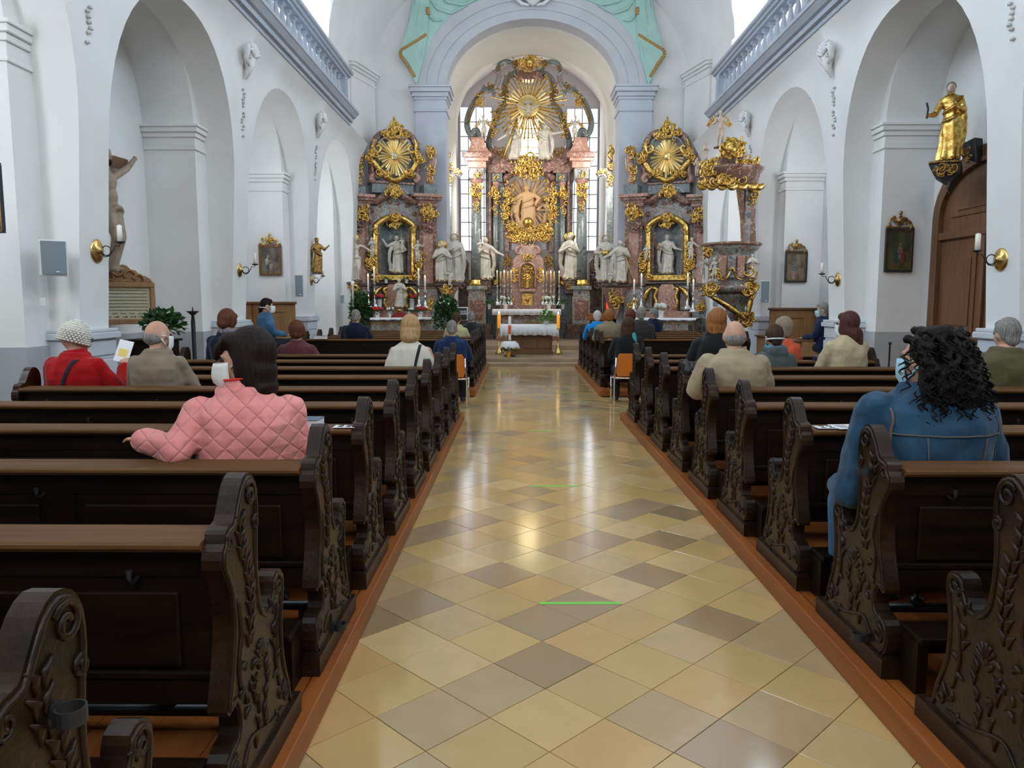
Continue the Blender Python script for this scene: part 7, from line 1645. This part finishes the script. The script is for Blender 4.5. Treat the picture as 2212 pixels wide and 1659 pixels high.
def leaflet(px, D, label, w_=.15, l_=.13, yel=True, rz=.1, name='leaflet', dx=0):
    T = thing(name, label, 'leaflet', (XY(px, D - .12, .92), D - .142, ZP + .8222), rz); MB().box(-w_ / 2, w_ / 2, -l_ / 2, l_ / 2, 0, .004).build('sheet', M['paper'], T)
    if yel:
        MB().box(-.02, w_ / 2 - .015, -l_ / 2 + .02, l_ / 2 - .02, .004, .0046).build('yellow_print', M['yellow'], T); q = MB()
        for i in range(4): q.box(-w_ / 2 + .015, -.035, -.04 + .022 * i, -.032 + .022 * i, .004, .0045)
        q.build('printed_lines', M['ink'], T, kind='stuff')
leaflet(1838, ROWS[4], 'white and yellow leaflet on the rail left of the denim jacket', .22, .13); leaflet(1505, ROWS[7], 'small white sheet on the rail behind the bald man', .10, .06, False); leaflet(1316, FRONT[0], 'small white card on the rearmost front right rail', .07, .05, False, 0, 'card')
def text_card(px, D, s, label, rz=0):
    T = thing('number_card', label, 'card', (XY(px, D - .12, .92), D - .155, ZP + .8222), rz); MB().box(-.055, .055, -.04, .04, 0, .0012).build('card_sheet', M['paper'], T)
    for k in (-1, 1):
        P2 = [(-.012, .014), (-.008, .024), (.004, .026), (.012, .018), (.010, .006), (-.012, -.022), (.014, -.022)]; MB().tube([(a + k * .020, b, .0014) for a, b in P2], .0026, 4, .3).build('digit_two', M['ink'], T)
text_card(748, ROWS[4], '22', 'white card with the number 22 on the rail right of the pink jacket'); text_card(1776, ROWS[4], '22', 'white number card on the rail left of the denim jacket')
# leaflet held by the woman in red
T = thing('leaflet', 'white and yellow folded leaflet held by the woman in red', 'leaflet', at(262, 775, 6.2) , .35); q = MB().box(-.055, .055, -.003, 0, -.03, .17); q.build('sheet', M['paper'], T); MB().box(-.035, .035, -.0042, -.003, .02, .09).build('yellow_print', M['yellow'], T); T.rotation_euler = (-.5, .25, .3)
for i, (px0, px1, py) in enumerate([(1166, 1343, 1303), (1146, 1250, 1050), (1144, 1198, 931)]):
    r = ray(1200, py); g = CAM + r * (-1.55 / r.z); xa = XY(px0, g.y, 0); xb = XY(px1, g.y, 0)
    T = thing('floor_tape', ['near green tape strip on the aisle tiles', 'middle green tape strip on the aisle tiles', 'far faint green tape strip on the aisle tiles'][i], 'tape', ((xa + xb) / 2, g.y, .0006), .012, 'green distance tapes'); MB().box((xa - xb) / 2, (xb - xa) / 2, -.014, .014, 0, .0008).build('strip', M['tape'], T)
# jacket thrown on the pew, small black bag
T = thing('handbag', 'black crumpled bag hanging on a right pew end before the bald man', 'bag', (XY(1492, ROWS[7] - .1, .9), ROWS[7] - .12, .925)); q = MB(); r = random.Random(4)
for i in range(14): q.ell((r.uniform(-.06, .06), r.uniform(-.05, .05), .03 + r.uniform(0, .07)), r.uniform(.025, .045), 8, 6)
sculpt(q.build('bag', M['shoe'], T), .010, 2); q = MB(); q.tube([(-.05, -.04, .08), (.0, -.08, .03), (.05, -.05, .07)], .006, 5); q.build('strap', M['silver'], T)
# hanging lamp fittings seen above the balustrades
for s, px, py in ((-1, 656, 26), (1, 1660, 38)):
    p = wpt(px, py, 16.2); T = thing('gallery_bracket', 'white stucco bracket above the %s balustrade' % ('left' if s < 0 else 'right'), 'bracket', p); xe = XC + s * (HALF + .96) - p.x; q = MB(); q.loft([[(x, y, z) for x, y, z in ((0 + xe * t, -a, b), (0 + xe * t, a, b), (0 + xe * t, a * .6, -b), (0 + xe * t, -a * .6, -b))] for t, a, b in ((0, .14, .12), (.5, .22, .16), (1, .3, .2))]); q.build('bracket', M['stucco'], T, bevel=.01)
T = thing('wall_socket', 'small white box on the left wall below the loudspeaker', 'box', wpt(92, 652, 7.4)); MB().box(-.03, .03, 0, .03, -.04, .04).build('box', M['spkc'], T, bevel=.004)
